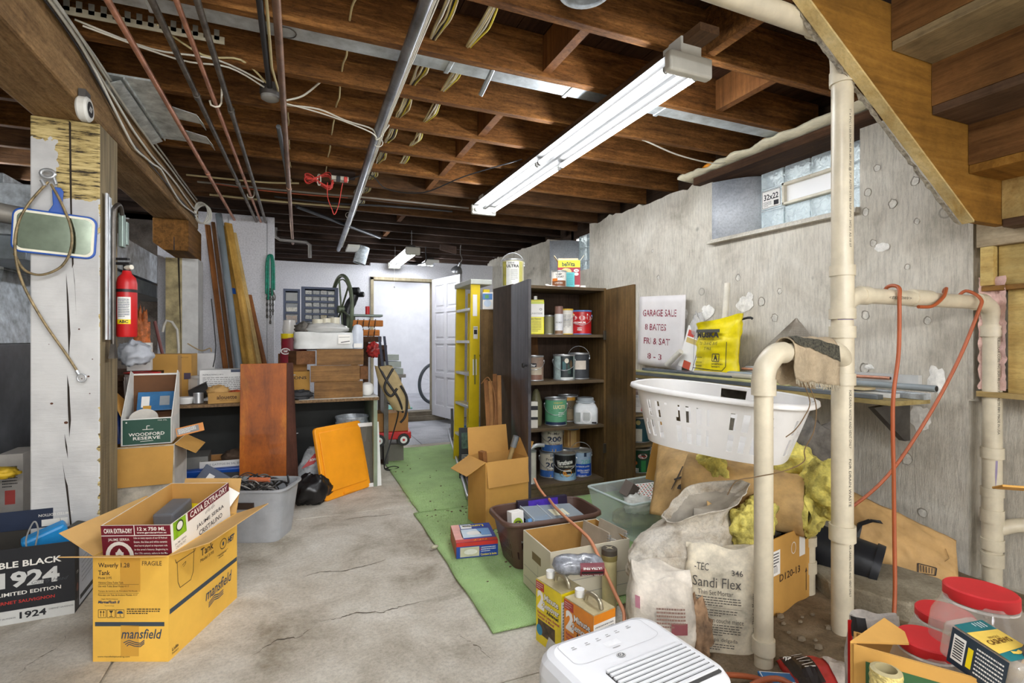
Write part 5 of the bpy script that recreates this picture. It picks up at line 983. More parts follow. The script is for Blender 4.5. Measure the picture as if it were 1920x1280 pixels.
def pk(u, v):
    a = u*2*PI; k = 1/((abs(math.cos(a))**6+abs(math.sin(a))**6)**(1/6)); vv = max(0, min(1, v*1.4-.2)); s = 1-.0*v; r_ = min(1, (1-abs(2*v-1)**6)+.0)
    return (.215*math.cos(a)*k*(1+.07*nz(u*14, v*5))*(r_ if v in (0, 1) else 1)-.0, .13*math.sin(a)*k*(1+.06*nz(u*8, v*3, 2))*(r_ if v in (0, 1) else 1), vv*.125+.012*nz(u*7, v*2, 5)*v)
B().grid(pk, 50, 12, mat('#d3d4d2', .45, var=.08), wu=True).obj('package_body', t); b = B(); fm = plane((.10, -.148, .04), (1, .05, 0), (0, 0, 1)); b.rect(fm, .0, .0, .09, .07, PAPER); b.line(fm, [(.005, .05), (.085, .052)], .004, GREY); b.line(fm, [(.02, .01), (.085, .02)], .006, BLACK); b.obj('printed_label', t)
lump('film_wrap', 'mound of clear crinkled film on the white package', (.20, 4.30, 1.20), .17, .10, .09, plastic_clear('#c9c8c4', .8, .15), 'film', .2, 2.4, 14, fold=.25)
lump('grey_rag', 'dark grey rag left of the clear film mound', (.04, 4.33, 1.2), .07, .07, .09, mat('#5d5852', .8, var=.4, vs=20), 'rag', .3, 3, 21)
for k, (x, r) in enumerate(((.14, .045), (.20, .04), (.265, .038))):
    t = T('tape_roll', ('left', 'middle', 'right')[k]+' one of the three clear tape rolls on the film mound', 'tape', (x, 4.31, 1.262+.008*k)); B().lathe([(r*.7, 0), (r, 0), (r, .05), (r*.7, .05), (r*.7, 0)], plastic_clear('#dcd6c2', .8), 24).obj('roll_body', t)
t = T('plastic_jug', 'translucent plastic jug with a blue cast right of the white package', 'jug', (.435, 4.27, 1.079)); B().lathe([(0, 0), (.04, 0), (.044, .01), (.044, .14), (.03, .185), (.012, .195), (0, .196)], mat('#cfd6e2', .3), 24, sx=1, sy=.75).obj('jug_body', t); b = B().rect(plane((-.032, -.036, .008), (1, 0, 0), (0, 0, 1)), 0, 0, .064, .035, PAPER); b.obj('printed_label', t)
t = T('white_globe', 'round white lamp globe beside the bottom drawer', 'globe', (.505, 4.25, .704)); B().lathe([(.001, 0), (.03, .004), (.05, .025), (.055, .055), (.045, .09), (.02, .105), (0, .106)], WHITE, 24).obj('globe_body', t)
lump('black_gloves', 'pair of black work gloves in a heap on the bench', (-.0, 4.17, .704), .10, .05, .07, mat('#2a2a2c', .6, var=.3), 'glove', .35, 3.4, 30, fold=.3)
# backpack hanging on the bench end
t = T('canvas_bag', 'beige canvas bag with black straps hanging at the right end of the bench', 'bag', (.68, 4.22, .68)); TAN = mat('#a8946a', .8, var=.15, bump=.2)
B().grid(lambda u, v: ((.07+.02*v*(1-v)*4)*math.cos(u*2*PI)+.10*(1-v)-.05*v, .05*math.sin(u*2*PI)+.012*nz(u*6, v*4), -.10+.36*v+.02*nz(u*5, v*3, 4)), 24, 16, TAN, wu=True).obj('bag_body', t)
b = B()
for pts in ([(-.09, -.03, .26), (-.03, -.06, .14), (.06, -.06, -.0), (.10, -.04, -.12)], [(.02, -.05, .24), (-.05, -.06, .10), (.0, -.06, .02), (.05, -.06, .08)], [(.08, -.05, .1), (.13, -.05, .0), (.12, -.05, -.14), (.08, -.04, -.2)]): b.tube(smooth_path(pts, 5), .010, BLACK, 6)
b.obj('bag_strap', t)
t = T('parts_rack', 'stack of small grey drawers on a dark stand behind the canvas bag', 'rack', (.82, 4.8, 0)); B().box(-.1, -.02, .80, .1, .2, .83, DKSTEEL).box(-.1, -.02, 0, -.06, .2, .80, DKSTEEL).box(.04, .1, 0, .08, .14, .8, DKSTEEL).obj('stand', t)
for k in range(3): B().box(-.1+.01*k, 0, .83+.065*k, .08-.02*k, .15, .885+.065*k, mat('#8f9690', .4)).obj('small_drawer', t, bevel=.003)
pack('brown_carton', 'flat brown carton on the red wagon at the bench end', (.80, 4.95, .30), -.1, .32, .26, .17, CARD_D)
t = T('red_wagon', 'small red wheeled wagon with a white hub wheel at the end of the bench', 'wagon', (.80, 4.92, .2), -.1); B().box(-.17, -.14, .03, .18, .14, .098, RED).obj('wagon_body', t, bevel=.01)
for x in (-.11, .11): b = B().cyl((x, -.15, .03), (x, -.17, .03), .055, BLACK, 20); b.cyl((x, -.171, .03), (x, -.174, .03), .032, WHITE, 16).cyl((x, -.175, .03), (x, -.177, .03), .012, RED, 10); b.obj('wheel', t)
pack('low_crate', 'low grey crate under the red wagon', (.78, 5.02, 0), -.1, .3, .26, .165, mat('#77736a', .7), cat='crate')
def p_gr(b, S):
    f = S['f']; b.rect(f, .0, .0, .17, .26, mat('#d6d6d0', .5)); b.rect(f, 0, 0, .17, .06, mat('#2f7a3a', .5), .001); b.poly(f, [(.06, .10), (.11, .10), (.12, .18), (.05, .18)], BLACK, .0012); b.line(f, [(.085, .10), (.085, .06)], .012, BLACK, .0014); b.rect(f, .14, .02, .165, .045, WHITE, .0014)
    r = S['r']; b.rect(r, .02, .02, .14, .2, mat('#5d9a4a', .5, var=.3, vs=30)); b.rect(r, .1, .01, .15, .04, mat('#c9503a', .5), .001)
pack('lamp_carton', 'green and yellow carton with a black lamp picture on the floor', (.90, 5.40, 0), -.35, .17, .2, .26, mat('#37843f', .5), p_gr)
rope('power_cable', 'black cord trailing down from the bench end to the floor', [(.66, 4.2, .64), (.72, 4.35, .60), (.80, 4.5, .52), (.74, 4.55, .25), (.68, 4.5, .06), (.74, 4.55, .01), (.82, 4.6, .012), (.78, 4.66, .012), (.70, 4.6, .012)], .006, BLACK)
# in the bay under the bench
ORA = mat('#f9a11c', .45, var=.05, vs=4)
ld = T('tub_cover', 'large bright orange plastic tub lid leaning against the bench front', 'lid', (.173, 3.849, .0), rot=(-.22, 0, math.radians(38.8)))
b = B().prism([(x+.225, 0, z+.265) for x, z in rr(.225, .263, .03)], (0, .03, 0), ORA); b.obj('lid_body', ld, bevel=.008, seg=3)
b = B(); b.prism([(x+.225, -.008, z+.275) for x, z in rr(.195, .215, .012)], (0, .01, 0), ORA); b.obj('raised_panel', ld, bevel=.006); B().box(.17, -.010, .012, .28, .0, .03, ORA).obj('grip', ld, bevel=.003)
sf = T('window_screen', 'white framed window screen standing behind the orange lid', 'frame', (.345, 4.10, .0), rot=(-.17, 0, .12)); b = B()
for x0, z0, x1, z1 in ((0, 0, .03, .5), (.22, 0, .26, .5), (.03, 0, .22, .03), (.03, .47, .22, .5)): b.box(x0, 0, z0, x1, .018, z1, WHITE)
b.obj('frame_rail', sf, bevel=.002); B().box(.03, .008, .03, .22, .010, .47, plastic_clear('#6f6a5c', .55, .5)).obj('screen_mesh', sf)
lt = T('leaning_board', 'orange-brown stained wooden board leaning against the bench', 'board', (-.22, 3.86, .0), rot=(-.09, 0, .0)); B().box(-.15, 0, 0, .14, .018, .99, wood('#7a3a08', '#b25c0c', '#e08c18', 'Z', 7, .45, .05, .25, .08)).obj('board_body', lt, bevel=.002)
lt = T('leaning_board', 'dark brown board standing edge-out right of the stained board', 'board', (-.035, 3.93, 0), rot=(-.09, 0, .5)); B().box(-.055, 0, 0, .045, .018, .99, wood('#3b221a', '#55352a', None, 'Z', 20, .5)).obj('board_body', lt, bevel=.002); b = B()
for z in (.9, .48): b.cyl((.045, .009, z), (.062, .009, z), .004, STEEL, 6)
b.obj('shelf_pin', lt)
t = T('metal_bucket', 'grey metal bucket with a paper label under the bench', 'bucket', (.40, 4.36, .32)); B().lathe([(0, 0), (.11, 0), (.125, .2), (.132, .2), (.132, .212), (.122, .212), (.105, .012), (0, .012)], GALV, 28).lathe([(.1245, .15), (.130, .155), (.130, .165), (.125, .17)], GALV, 28).obj('bucket_body', t); bail(t, .12, .18, False); b = B().rect(wrap(.119, 0, -.5), -.05, .04, .05, .14, PAPER, .004, 6); b.obj('printed_label', t)
pack('support_crate', 'dark crate under the grey metal bucket', (.38, 4.42, 0), 0, .30, .28, .318, DWOOD, cat='crate')
t = T('dog_food_bag', 'grey and red pet food sack slumped under the bench', 'sack', (.02, 4.13, 0)); B().grid(lambda u, v: (.13*math.cos(u*2*PI)*(1-.25*v)*(1+.1*nz(u*6, v*3))+.14*v, .08*math.sin(u*2*PI)*(1-.4*v)*(1+.1*nz(u*5, v*4, 2)), .34*v+.02*nz(u*6, v*6)), 30, 16, mat('#b9bbbd', .35, var=.35, vs=14), wu=True).obj('sack_body', t)
b = B(); fm = plane((-.02, -.09, .16), (.9, .1, .1), (.3, .15, .9)); b.poly(fm, [(0, .05), (.08, .07), (.12, .14), (.06, .15)], RED, .006); b.text(fm, 'SOMA', .07, .105, .06, .02, WHITE, .04, e=.009); b.obj('printed_label', t)
lump('rubbish_bag', 'black rubbish bag on the floor behind the orange lid', (.08, 3.88, 0), .14, .12, .21, mat('#1c1a1b', .3, var=.2), 'bag', .22, 2.2, 9, fold=.35)
t = T('blue_bin', 'bright blue plastic bin under the bench left of the stained board', 'bin', (-.50, 4.18, .12)); B().hull8([(-.2, -.12, 0), (.2, -.12, 0), (.2, .12, 0), (-.2, .12, 0), (-.22, -.14, .14), (.22, -.14, .14), (.22, .14, .14), (-.22, .14, .14)], BLUEP).obj('bin_body', t, bevel=.01)
pack('support_crate', 'low dark crate under the blue bin', (-.5, 4.2, 0), 0, .4, .25, .118, DWOOD, cat='crate')
carton('paper_tray', 'shallow white tray of oddments standing on the blue bin', (-.46, 4.2, .262), -.02, .34, .24, .045, PAPER, (), CARD_D, lambda b, S: b.text(S['f'], 'LOS GATITOS IN SAL ENTERO', .17, .022, .27, .014, GREY, .01)); lump('brown_rag', 'brown rag heap in the white tray', (-.42, 4.2, .285), .09, .08, .07, mat('#5f4c3e', .8, var=.4), 'rag', .3, 3, 17)
pack('grey_carton', 'grey carton with a raised flap behind the navy carton', (-.74, 4.22, .14), .05, .3, .24, .20, mat('#8a8985', .6), lambda b, S: b.fine(S['f'], .04, .05, .12, 2, .012, INK)); pack('support_crate', 'flat crate under the grey carton', (-.76, 4.25, 0), 0, .26, .25, .138, DWOOD, cat='crate')
def p_nav(b, S): b.rect(S['f'], .05, .12, .09, .16, PAPER); b.rect(S['f'], .10, .09, .15, .15, mat('#c3c7cd', .4)); b.rect(S['f'], .108, .10, .142, .14, INK, .001); b.rect(S['f'], .02, .04, .05, .06, PAPER); b.rect(S['f'], .08, .03, .11, .05, PAPER)
pack('navy_carton', 'navy carton with white stickers tilted in front of the grey carton', (-.60, 3.9, .10), -.1, .2, .12, .2, NAVY, p_nav, rot=(-.35, .6, -.1)); pack('phone_case', 'small black case leaning in front of the blue bin', (-.42, 3.95, .14), .2, .15, .02, .11, BLACK, cat='case', rot=(-.5, .1, .2))
pack('floor_crate', 'dark low box under the navy carton and black case', (-.52, 3.94, 0), 0, .4, .2, .10, DWOOD, cat='crate')
# grey tub full of wire
t = T('grey_tub', 'grey plastic tub heaped with wire and tools on the concrete floor', 'tub', (-.235, 3.37, 0), -.38); GT = mat('#a9acb0', .45)
def tub(fn_w, fn_d, h, m, th=.006, k=6):
    b = B(); prof = []
    b.lathe([(0, .001), (fn_w*.82, .001), (fn_w, h), (fn_w*1.06, h), (fn_w*1.06, h-.012), (fn_w*1.04, h-.012), (fn_w*1.035, h-.004), (fn_w*.97, h-.004), (fn_w*.8, .01), (0, .01)], m, 48, sq=k, sy=fn_d/fn_w); return b
tub(.215, .15, .305, GT).obj('tub_body', t); B().box(-.06, -.155, .20, .06, -.142, .235, mat('#3a2a20', .7)).obj('hand_slot', t)
b = B(); R = random.Random(7)
for k in range(26):
    c = (R.uniform(-.09, .09), R.uniform(-.06, .06)); r = R.uniform(.05, .13); z = .27+R.uniform(0, .06); ph = R.uniform(0, 6)
    b.tube(smooth_path([(max(-.19, min(.19, c[0]+r*math.cos(ph+a*.6))), max(-.125, min(.125, c[1]+r*.7*math.sin(ph+a*.6))), z+.025*math.sin(a*1.7+k)) for a in range(8)], 4), R.choice((.0035, .005, .006)), (DKSTEEL, mat('#85817a', .4, .4), BLACK)[k % 3], 6)
stuff(b.obj('wire_tangle', t)); B().tube([(-.16, -.02, .30), (-.02, -.03, .335)], .004, STEEL, 6).tube([(-.02, -.03, .335), (.10, -.04, .335)], .014, mat('#c9704a', .5), 10).tube([(.10, -.04, .335), (.2, -.05, .34)], .005, STEEL, 6).obj('caulking_gun', t)
# ================================================================ DOORWAY END
DW = mat('#dedde2', .5, var=.03)
b = B(); w, h = .80, 1.94
b.box(0, -.005, 0, w, .005, h, DW)
cols_ = [(.0, .10), (.36, .44), (.70, .80)]; rows_ = [(0, .16), (.56, .62), (1.02, 1.08), (1.46, 1.52), (1.84, 1.94)]
for x0, x1 in cols_: b.box(x0, -.02, 0, x1, .02, h, DW)
for z0, z1 in rows_: b.box(0, -.0195, z0, w, .0195, z1, DW)
d = b.obj('door_leaf', DOOR1, (1.785, 7.25, .075), (0, 0, math.atan2(-.70, .165)), bevel=.004)
for c in range(2):
    for r in range(4):
        x0, x1 = cols_[c][1]+.03, cols_[c+1][0]-.03; z0, z1 = rows_[r][1]+.03, rows_[r+1][0]-.03
        B().box(x0, -.015, z0, x1, .015, z1, DW).obj('raised_panel', d, bevel=.01)
b = B()
for z in (.86, .98): b.cyl((.745, -.0205, z), (.745, .0205, z), .016, BLACK, 14)
for z in (.86, .98): b.box(.798, -.01, z-.03, .802, .01, z+.03, DKSTEEL)
b.obj('lock_hole', d)
t = T('bicycle', 'dark bicycle wheel showing beside the open door in the white room', 'bicycle', (1.99, 8.0, .13+.33), rot=(0, 0, .5)); b = B().tube([(.31*math.cos(a), 0, .31*math.sin(a)) for a in [i*PI/24 for i in range(48)]], .024, mat('#4a4f54', .7), 10, True); b.obj('tyre', t); b = B().tube([(.283*math.cos(a), 0, .283*math.sin(a)) for a in [i*PI/24 for i in range(48)]], .008, STEEL, 6, True)
for k in range(16): a = k*PI/8; b.tube([(0, (-1)**k*.02, 0), (.28*math.cos(a), 0, .28*math.sin(a))], .0012, STEEL, 4)
b.cyl((0, -.03, 0), (0, .03, 0), .02, STEEL, 12); b.obj('rim_spokes', t); B().tube([(0, 0, 0), (.3, 0, .42)], .015, BLACK, 8).obj('fork', t)
tag(B().box(1.12, 7.55, .131, 1.55, 7.95, .15, mat('#7fc4b4', .6, var=.3, vs=10)).obj('mint_mat', bevel=.004), 'mint green mat on the floor of the white room beyond the doorway', 'mat')
t = T('clamp_lamp', 'metal clamp lamp with a dome shade hanging above the open door', 'lamp', (1.95, 6.55, 2.10), rot=(.5, .3, 0)); B().lathe([(.08, -.06), (.075, -.03), (.05, .01), (.025, .03), (.02, .08), (0, .08)], mat('#8a8c90', .3, .8), 24).obj('lamp_shade', t); B().tube(smooth_path([(0, 0, .08), (.0, .0, .14), (-.05, .0, .2), (-.1, -.05, .32)], 4), .006, DKSTEEL, 6).obj('lamp_clip', t)
rope('power_cable', 'black cord looping from the short hanging lamp toward the clamp lamp', [(1.25, 6.9, 2.25), (1.4, 6.95, 2.18), (1.6, 6.95, 2.22), (1.62, 7.0, 2.36), (1.62, 7.0, 2.44)], .008, BLACK)
tag(B().hull8([(1.75, 6.7, 2.36), (1.95, 6.62, 2.30), (1.95, 6.66, 2.30), (1.75, 6.74, 2.36), (1.75, 6.7, 2.43), (1.95, 6.62, 2.40), (1.95, 6.66, 2.40), (1.75, 6.74, 2.43)], JD).obj('wood_brace'), 'short grey wood brace under the far joists', 'brace')
# carpet runner of artificial turf
def turf():
    m, nt, p = nodes('turf'); L = nt.links.new
    v = coords(nt, (1, 1, 1)); n = N(nt, 'ShaderNodeTexNoise', Scale=420., Detail=2.); L(v, n.inputs['Vector'])
    r = ramp(nt, [(.3, '#90c068'), (.5, '#bce294'), (.72, '#dff3c4')]); L(n.outputs['Fac'], r.inputs[0])
    n2 = N(nt, 'ShaderNodeTexNoise', Scale=2.4, Detail=6., Roughness=.7); L(v, n2.inputs['Vector']); r2 = ramp(nt, [(.3, .7), (.6, 1.)]); L(n2.outputs['Fac'], r2.inputs[0])
    mx = N(nt, 'ShaderNodeMix', _data_type='RGBA', _blend_type='MULTIPLY'); mx.inputs[0].default_value = .85; L(r.outputs[0], mx.inputs[6]); L(r2.outputs[0], mx.inputs[7])
    sp = nt.nodes.new('ShaderNodeTexCoord'); L(mx.outputs[2], p.inputs['Base Color']); p.inputs['Roughness'].default_value = .85
    b = N(nt, 'ShaderNodeBump', Strength=.8, Distance=.01); L(n.outputs['Fac'], b.inputs['Height']); L(b.outputs[0], p.inputs['Normal']); return m
TURF = turf(); TURFD = turf()
t = T('turf_runner', 'green artificial turf runner laid along the concrete floor', 'carpet', (0, 0, 0))
def tpiece(x0, y0, x1, y1, s):
    def fn(u, v):
        x = x0+(x1-x0)*u; y = y0+(y1-y0)*v
        if u == 0: x += .012*nz(y*4, s)
        if v in (0, 1): y += .012*nz(x*3, s+2)
        return (x, y, .007+.004*nz(x*2, y*2, s)+(.004 if v in (0, 1) else 0)*abs(nz(x*6, s)))
    return B().grid(fn, 30, 46, TURF).obj('turf_piece', t, solid=.010)
tpiece(.70, 1.87, 1.45, 3.36, 1); tpiece(.735, 3.37, 1.62, 5.42, 3); tpiece(1.45, 1.9, 2.35, 3.27, 5)
R = random.Random(5); b = B()
for k in range(5200):
    x = R.uniform(.70, 1.5); y = R.uniform(1.88, 3.9); h_ = R.uniform(.006, .011); a = R.uniform(0, PI); dx, dy = .0022*math.cos(a), .0022*math.sin(a); ox, oy = R.uniform(-.005, .005), R.uniform(-.005, .005)
    b.add([(x-dx, y-dy, .010), (x+dx, y+dy, .010), (x+ox, y+oy, .012+h_)], [(0, 1, 2)], TURF)
stuff(b.obj('turf_fibre', t))
b = B()
for k in range(60):
    x = R.uniform(.75, 1.1); y = R.choice((R.gauss(2.85, .06), R.gauss(3.3, .05))) if k > 30 else R.uniform(2.2, 5); s = R.uniform(.002, .006); b.box(x, y, .012, x+s*2, y+s, .012+s, mat('#6e5b45', .9))
stuff(tag(b.obj('debris'), 'scattered brown crumbs of debris on the green turf', 'debris'))
lump('plaster_crumb', 'small pale crumb of plaster on the turf left of the ceiling light carton', (.685, 2.75, .012), .02, .015, .015, mat('#b9b59b', .9), 'crumb', .3, 3, 2)
# metal tube lying on the turf edge, items near the ladder
for k, (dx, m, lab) in enumerate(((0, STEEL, 'shiny metal tube lying on the turf beside the ladder'), (.035, mat('#8e7d78', .4, .6), 'dull tube lying right beside the shiny metal tube'))):
    tag(B().cyl((1.11+dx, 3.48, .028), (1.74+dx, 6.3, .028), .013, m, 10).obj('metal_tube'), lab, 'tube')
t = T('floor_sweeper', 'thin grey sweeper handle standing beside the open door', 'handle', (1.63, 5.7, 0)); B().tube([(0, 0, .0), (-.0, .02, .36)], .016, mat('#6a6c70', .4, .5), 8).cyl((.02, 0, 0), (.02, 0, .03), .04, BLACK, 12).obj('handle_rod', t)
pack('blue_tin', 'small blue and white tin on the floor behind the ladder foot', (1.66, 5.35, 0), 0, .07, .07, .22, mat('#3a78b8', .4), lambda b, S: b.rect(S['f'], 0, .12, .07, .2, PAPER), 'tin')
# step ladder
t = T('step_ladder', 'yellow fibreglass step ladder standing folded left of the cupboard', 'ladder', (1.40, 4.3, 0)); LY = mat('#e6c913', .45, var=.05); ALU = mat('#d9dade', .4, .5, var=.1)
for y in (0, .44):
    b = B(); b.hull8([(-.03, y, 0), (.07, y, 0), (.07, y+.028, 0), (-.03, y+.028, 0), (.0, y, 1.64), (.085, y, 1.64), (.085, y+.028, 1.64), (.0, y+.028, 1.64)], LY); b.obj('front_rail', t, bevel=.003)
    B().hull8([(.10, y, 0), (.16, y, 0), (.16, y+.025, 0), (.10, y+.025, 0), (.115, y, 1.6), (.175, y, 1.6), (.175, y+.025, 1.6), (.115, y+.025, 1.6)], LY).obj('rear_rail', t, bevel=.003)
for k in range(5): B().box(-.02+.004*k, .02, .25+.29*k, .075, .45, .275+.29*k, ALU).obj('ladder_step', t, bevel=.003)
B().box(-.01, -.02, 1.64, .19, .49, 1.685, mat('#b9bcb4', .5)).obj('top_cap', t, bevel=.006)
b = B(); f = plane((0, -.001, 0), (1, 0, 0), (0, 0, 1)); b.rect(f, .015, 1.36, .055, 1.55, PAPER, .002); b.rect(f, .013, .84, .05, .98, PAPER, .002); b.rect(f, .02, 1.16, .06, 1.27, WHITE, .002); b.rect(f, .025, 1.2, .055, 1.24, INK, .003); b.text(f, 'DANGER', .04, 1.255, .035, .012, INK, .02, e=.003); b.text(f, '1-800-555-4200', .148, 1.38, .28, .014, mat('#b79a10', .5), .01, rot=-PI/2, e=.002); b.obj('printed_label', t)
b = B(); 
for pts in ([(.03, -.01, 1.02), (.032, -.01, .76)], [(.08, -.01, 1.02), (.13, -.01, .80)]): b.tube(pts, .008, mat('#8f8a3a', .4, .5), 6)
b.obj('spreader_arm', t)
t = T('tall_board', 'tall brown board standing between the ladder and the cupboard', 'board', (1.47, 3.98, 0)); B().box(-.09, 0, 0, .12, .02, 1.40, wood('#58432a', '#7d633f', None, 'Z', 20)).obj('board_body', t)
B().box(.06, -.012, 1.12, .08, .0, 1.18, mat('#a88f4a', .4, .7)).obj('hinge', t)
pack('shelf_carton', 'small white and blue carton on top of the brown board', (1.50, 4.02, 1.402), -.35, .17, .12, .14, PAPER, lambda b, S: (b.rect(S['f'], .0, .08, .08, .13, mat('#3d7fc4', .4)), b.ell(S['f'], .04, .05, .03, .03, mat('#c5d8ea', .4)), b.rect(S['f'], .02, .09, .05, .12, mat('#4d9a4a', .4), .001)))
for k in range(4):
    lean('wood_strip', ('first', 'second', 'third', 'fourth')[k]+' from the left of the brown wood strips leaning on the cupboard door', 1.16+.025*k, 3.1+.02*k, 1.25+.035*k, 3.5, 0, .86-.03*(k % 2)+.02*k, .03, .012, (wood('#7a4f2a', '#a06d3f', None, 'Z', 22), wood('#9a6a3c', '#b98550', None, 'Z', 22))[k % 2], 'strip')
rope('tan_string', 'tan cord tied round the wood strips at the cupboard', [(1.20, 3.45, .84), (1.24, 3.40, .88), (1.28, 3.38, .70), (1.22, 3.30, .40), (1.17, 3.2, .3)], .004, mat('#9a6a3c', .6))
pack('record_sleeve', 'dark printed folder leaning at the foot of the ladder', (1.30, 4.05, .0), -.2, .16, .02, .42, mat('#2c2f33', .5), lambda b, S: (b.rect(S['f'], .02, .25, .14, .38, mat('#4f6a58', .5, var=.5, vs=30)), b.fine(S['f'], .02, .2, .1, 5, .015, WHITE)), 'folder', rot=(-.1, 0, -.2))
# ================================================================ CUPBOARD OF PAINT CANS
CW = wood('#33291f', '#544434', '#6a5846', 'Z', 24, .55, .12, .05); CWX = wood('#4a3d2e', '#6d5c46', '#857259', 'X', 24, .6, .12, .05); CDO = wood('#34312f', '#55535a', '#67656c', 'Z', 26, .4, .1, .05, .3); CIN = wood('#463520', '#6f5635', '#86693f', 'Z', 26, .5, .2, .05)
cbx, cby = 1.375, 3.30; CWD, CDP = .77, .38
t = T('paint_cupboard', 'dark brown wooden cupboard standing open with shelves of paint cans', 'cupboard', (cbx, cby, 0))
b = B().box(0, 0, 0, .02, CDP, 1.54, CW).obj('side_panel', t); B().box(CWD-.02, 0, 0, CWD, CDP, 1.54, CIN).obj('side_panel', t); B().box(.02, CDP-.012, .02, CWD-.02, CDP, 1.53, wood('#30231a', '#46362a', '#59473a', 'Z')).obj('back_panel', t)
b = B(); b.poly(plane((.02, CDP-.013, 0), (1, 0, 0), (0, 0, 1)), [(.02, .87), (.40, .87), (.39, .95), (.36, 1.0), (.35, 1.17), (.02, 1.17)], wood('#4b3018', '#6c4826', None, 'Z')); b.obj('back_patch', t)
for z, nm in ((1.518, 'top_board'), (1.168, 'shelf_board'), (.828, 'shelf_board'), (.492, 'shelf_board'), (.088, 'shelf_board')): B().box(.02, .0, z, CWD-.02, CDP-.012, z+.022, CWX).obj(nm, t, bevel=.002)
B().box(.0, .004, 0, CWD, .02, .086, CWX).obj('kick_board', t)
def cdoor(x, y, rz, knob):
    pass
    b = B().box(0, -.01, .0, .385, .01, 1.46, CDO if knob else CIN); return b
o = cdoor(0, 0, 0, True).obj('cupboard_door', t, (-.002, -.01, .07), (0, 0, math.atan2(-.40, -.045)), bevel=.002)
B().lathe([(0, 0), (.007, 0), (.007, .012), (.015, .02), (.016, .028), (.01, .034), (0, .035)], BLACK, 16).obj('door_knob', o, (.36, -.011, .92), (PI/2, 0, 0))
o = cdoor(0, 0, 0, False).obj('cupboard_door', t, (CWD+.002, -.01, .07), (0, 0, math.atan2(-.378, -.03)), bevel=.002)
for z in (.2, 1.05): B().box(CWD-.03, -.016, z+.1, CWD+.012, -.002, z+.17, mat('#5f5a50', .4, .8)).obj('hinge', t, bevel=.002)
# paint cans: body colours and their printing
def p_ultra(b, f, r, h): b.rect(f, -.05, .01, .05, h-.02, mat('#e3e4dd', .4), .0006, 10); b.rect(f, -.085, .01, -.05, h-.02, mat('#a39b2e', .4, var=.4), .0006, 6); b.rect(f, .05, .01, .085, h-.02, mat('#c2bd6a', .4), .0006, 6); b.text(f, 'ULTRA', .0, h-.055, .095, .022, INK, .03); b.text(f, 'HIDE', -.01, h-.032, .045, .012, INK, .01); b.fine(f, -.012, h-.08, .05, 9, .009, GREY); b.rect(f, -.012, .025, .045, .034, mat('#8d8a2a', .5), .001)
can('paint_can', 'olive and white paint can with its handle raised on the cupboard top left', 1.475, 3.53, 1.541, .083, .205, mat('#cfcdb0', .4), p_ultra, handle='up')
def p_bel(b, S):
    f = S['f']; b.rect(f, 0, .17, .17, .225, YEL); b.text(f, 'belVita', .08, .195, .10, .035, DKGREEN, .03); b.rect(f, 0, 0, .17, .17, mat('#a11f33', .5, var=.05)); b.ell(f, .062, .135, .042, .03, mat('#d9b87f', .6, var=.3, vs=60), .0012); b.ell(f, .14, .145, .02, .012, WHITE, .0012); b.ell(f, .14, .118, .018, .012, WHITE, .0012); b.text(f, '4g', .14, .145, .02, .012, mat('#a11f33', .5, var=.05), .02, e=.002); b.rect(f, .125, .02, .165, .035, WHITE, .001)
carton('biscuit_carton', 'yellow and red biscuit carton open on top of the cupboard', (1.95, 3.53, 1.541), -.42, .17, .09, .225, mat('#a11f33', .5), (('r', .05, 35), ('l', .05, 35), ('b', .03, 5)), mat('#d9c9a8', .7), p_bel)
def p_coat(b, f, r, h): b.rect(f, -.06, .05, .06, h-.012, mat('#e6e2da', .4), .0006, 10); b.rect(f, -.06, .008, .06, .05, mat('#7a4a2c', .4), .0006, 10); b.rect(f, -.055, .045, -.01, .065, mat('#d8792c', .4), .001, 5); b.text(f, 'LAMP', .0, .095, .045, .013, INK, .02); b.text(f, 'COAT', .01, .076, .055, .016, INK, .03); b.line(f, [(-.01, .105), (0, .118), (.01, .105)], .003, INK); b.text(f, 'LOW VOC', .0, .03, .06, .010, WHITE, .02)
can('small_can', 'small white and brown can standing before the biscuit carton', 1.80, 3.41, 1.541, .056, .125, mat('#dcd6cc', .4), p_coat, handle=None)
pack('teal_tin', 'teal and white flat tin right of the small brown can on the cupboard', (1.905, 3.44, 1.541), -.5, .08, .05, .122, mat('#4bb5b8', .4), lambda b, S: (b.rect(S['l'], 0, 0, .05, .122, PAPER), b.fine(S['f'], .01, .11, .06, 11, .009, mat('#2d7f84', .5))), 'tin')
tag(B().hull8([(1.70, 3.38, 1.5405), (1.77, 3.36, 1.5405), (1.80, 3.45, 1.5405), (1.73, 3.46, 1.5405), (1.68, 3.4, 1.56), (1.77, 3.36, 1.545), (1.80, 3.45, 1.545), (1.73, 3.46, 1.57)], PAPER).obj('paper_scrap'), 'torn white paper scrap by the small can on the cupboard', 'paper'); pack('white_block', 'low white block behind the teal tin on the cupboard top', (2.03, 3.47, 1.541), -.4, .06, .04, .03, PAPER, cat='block')
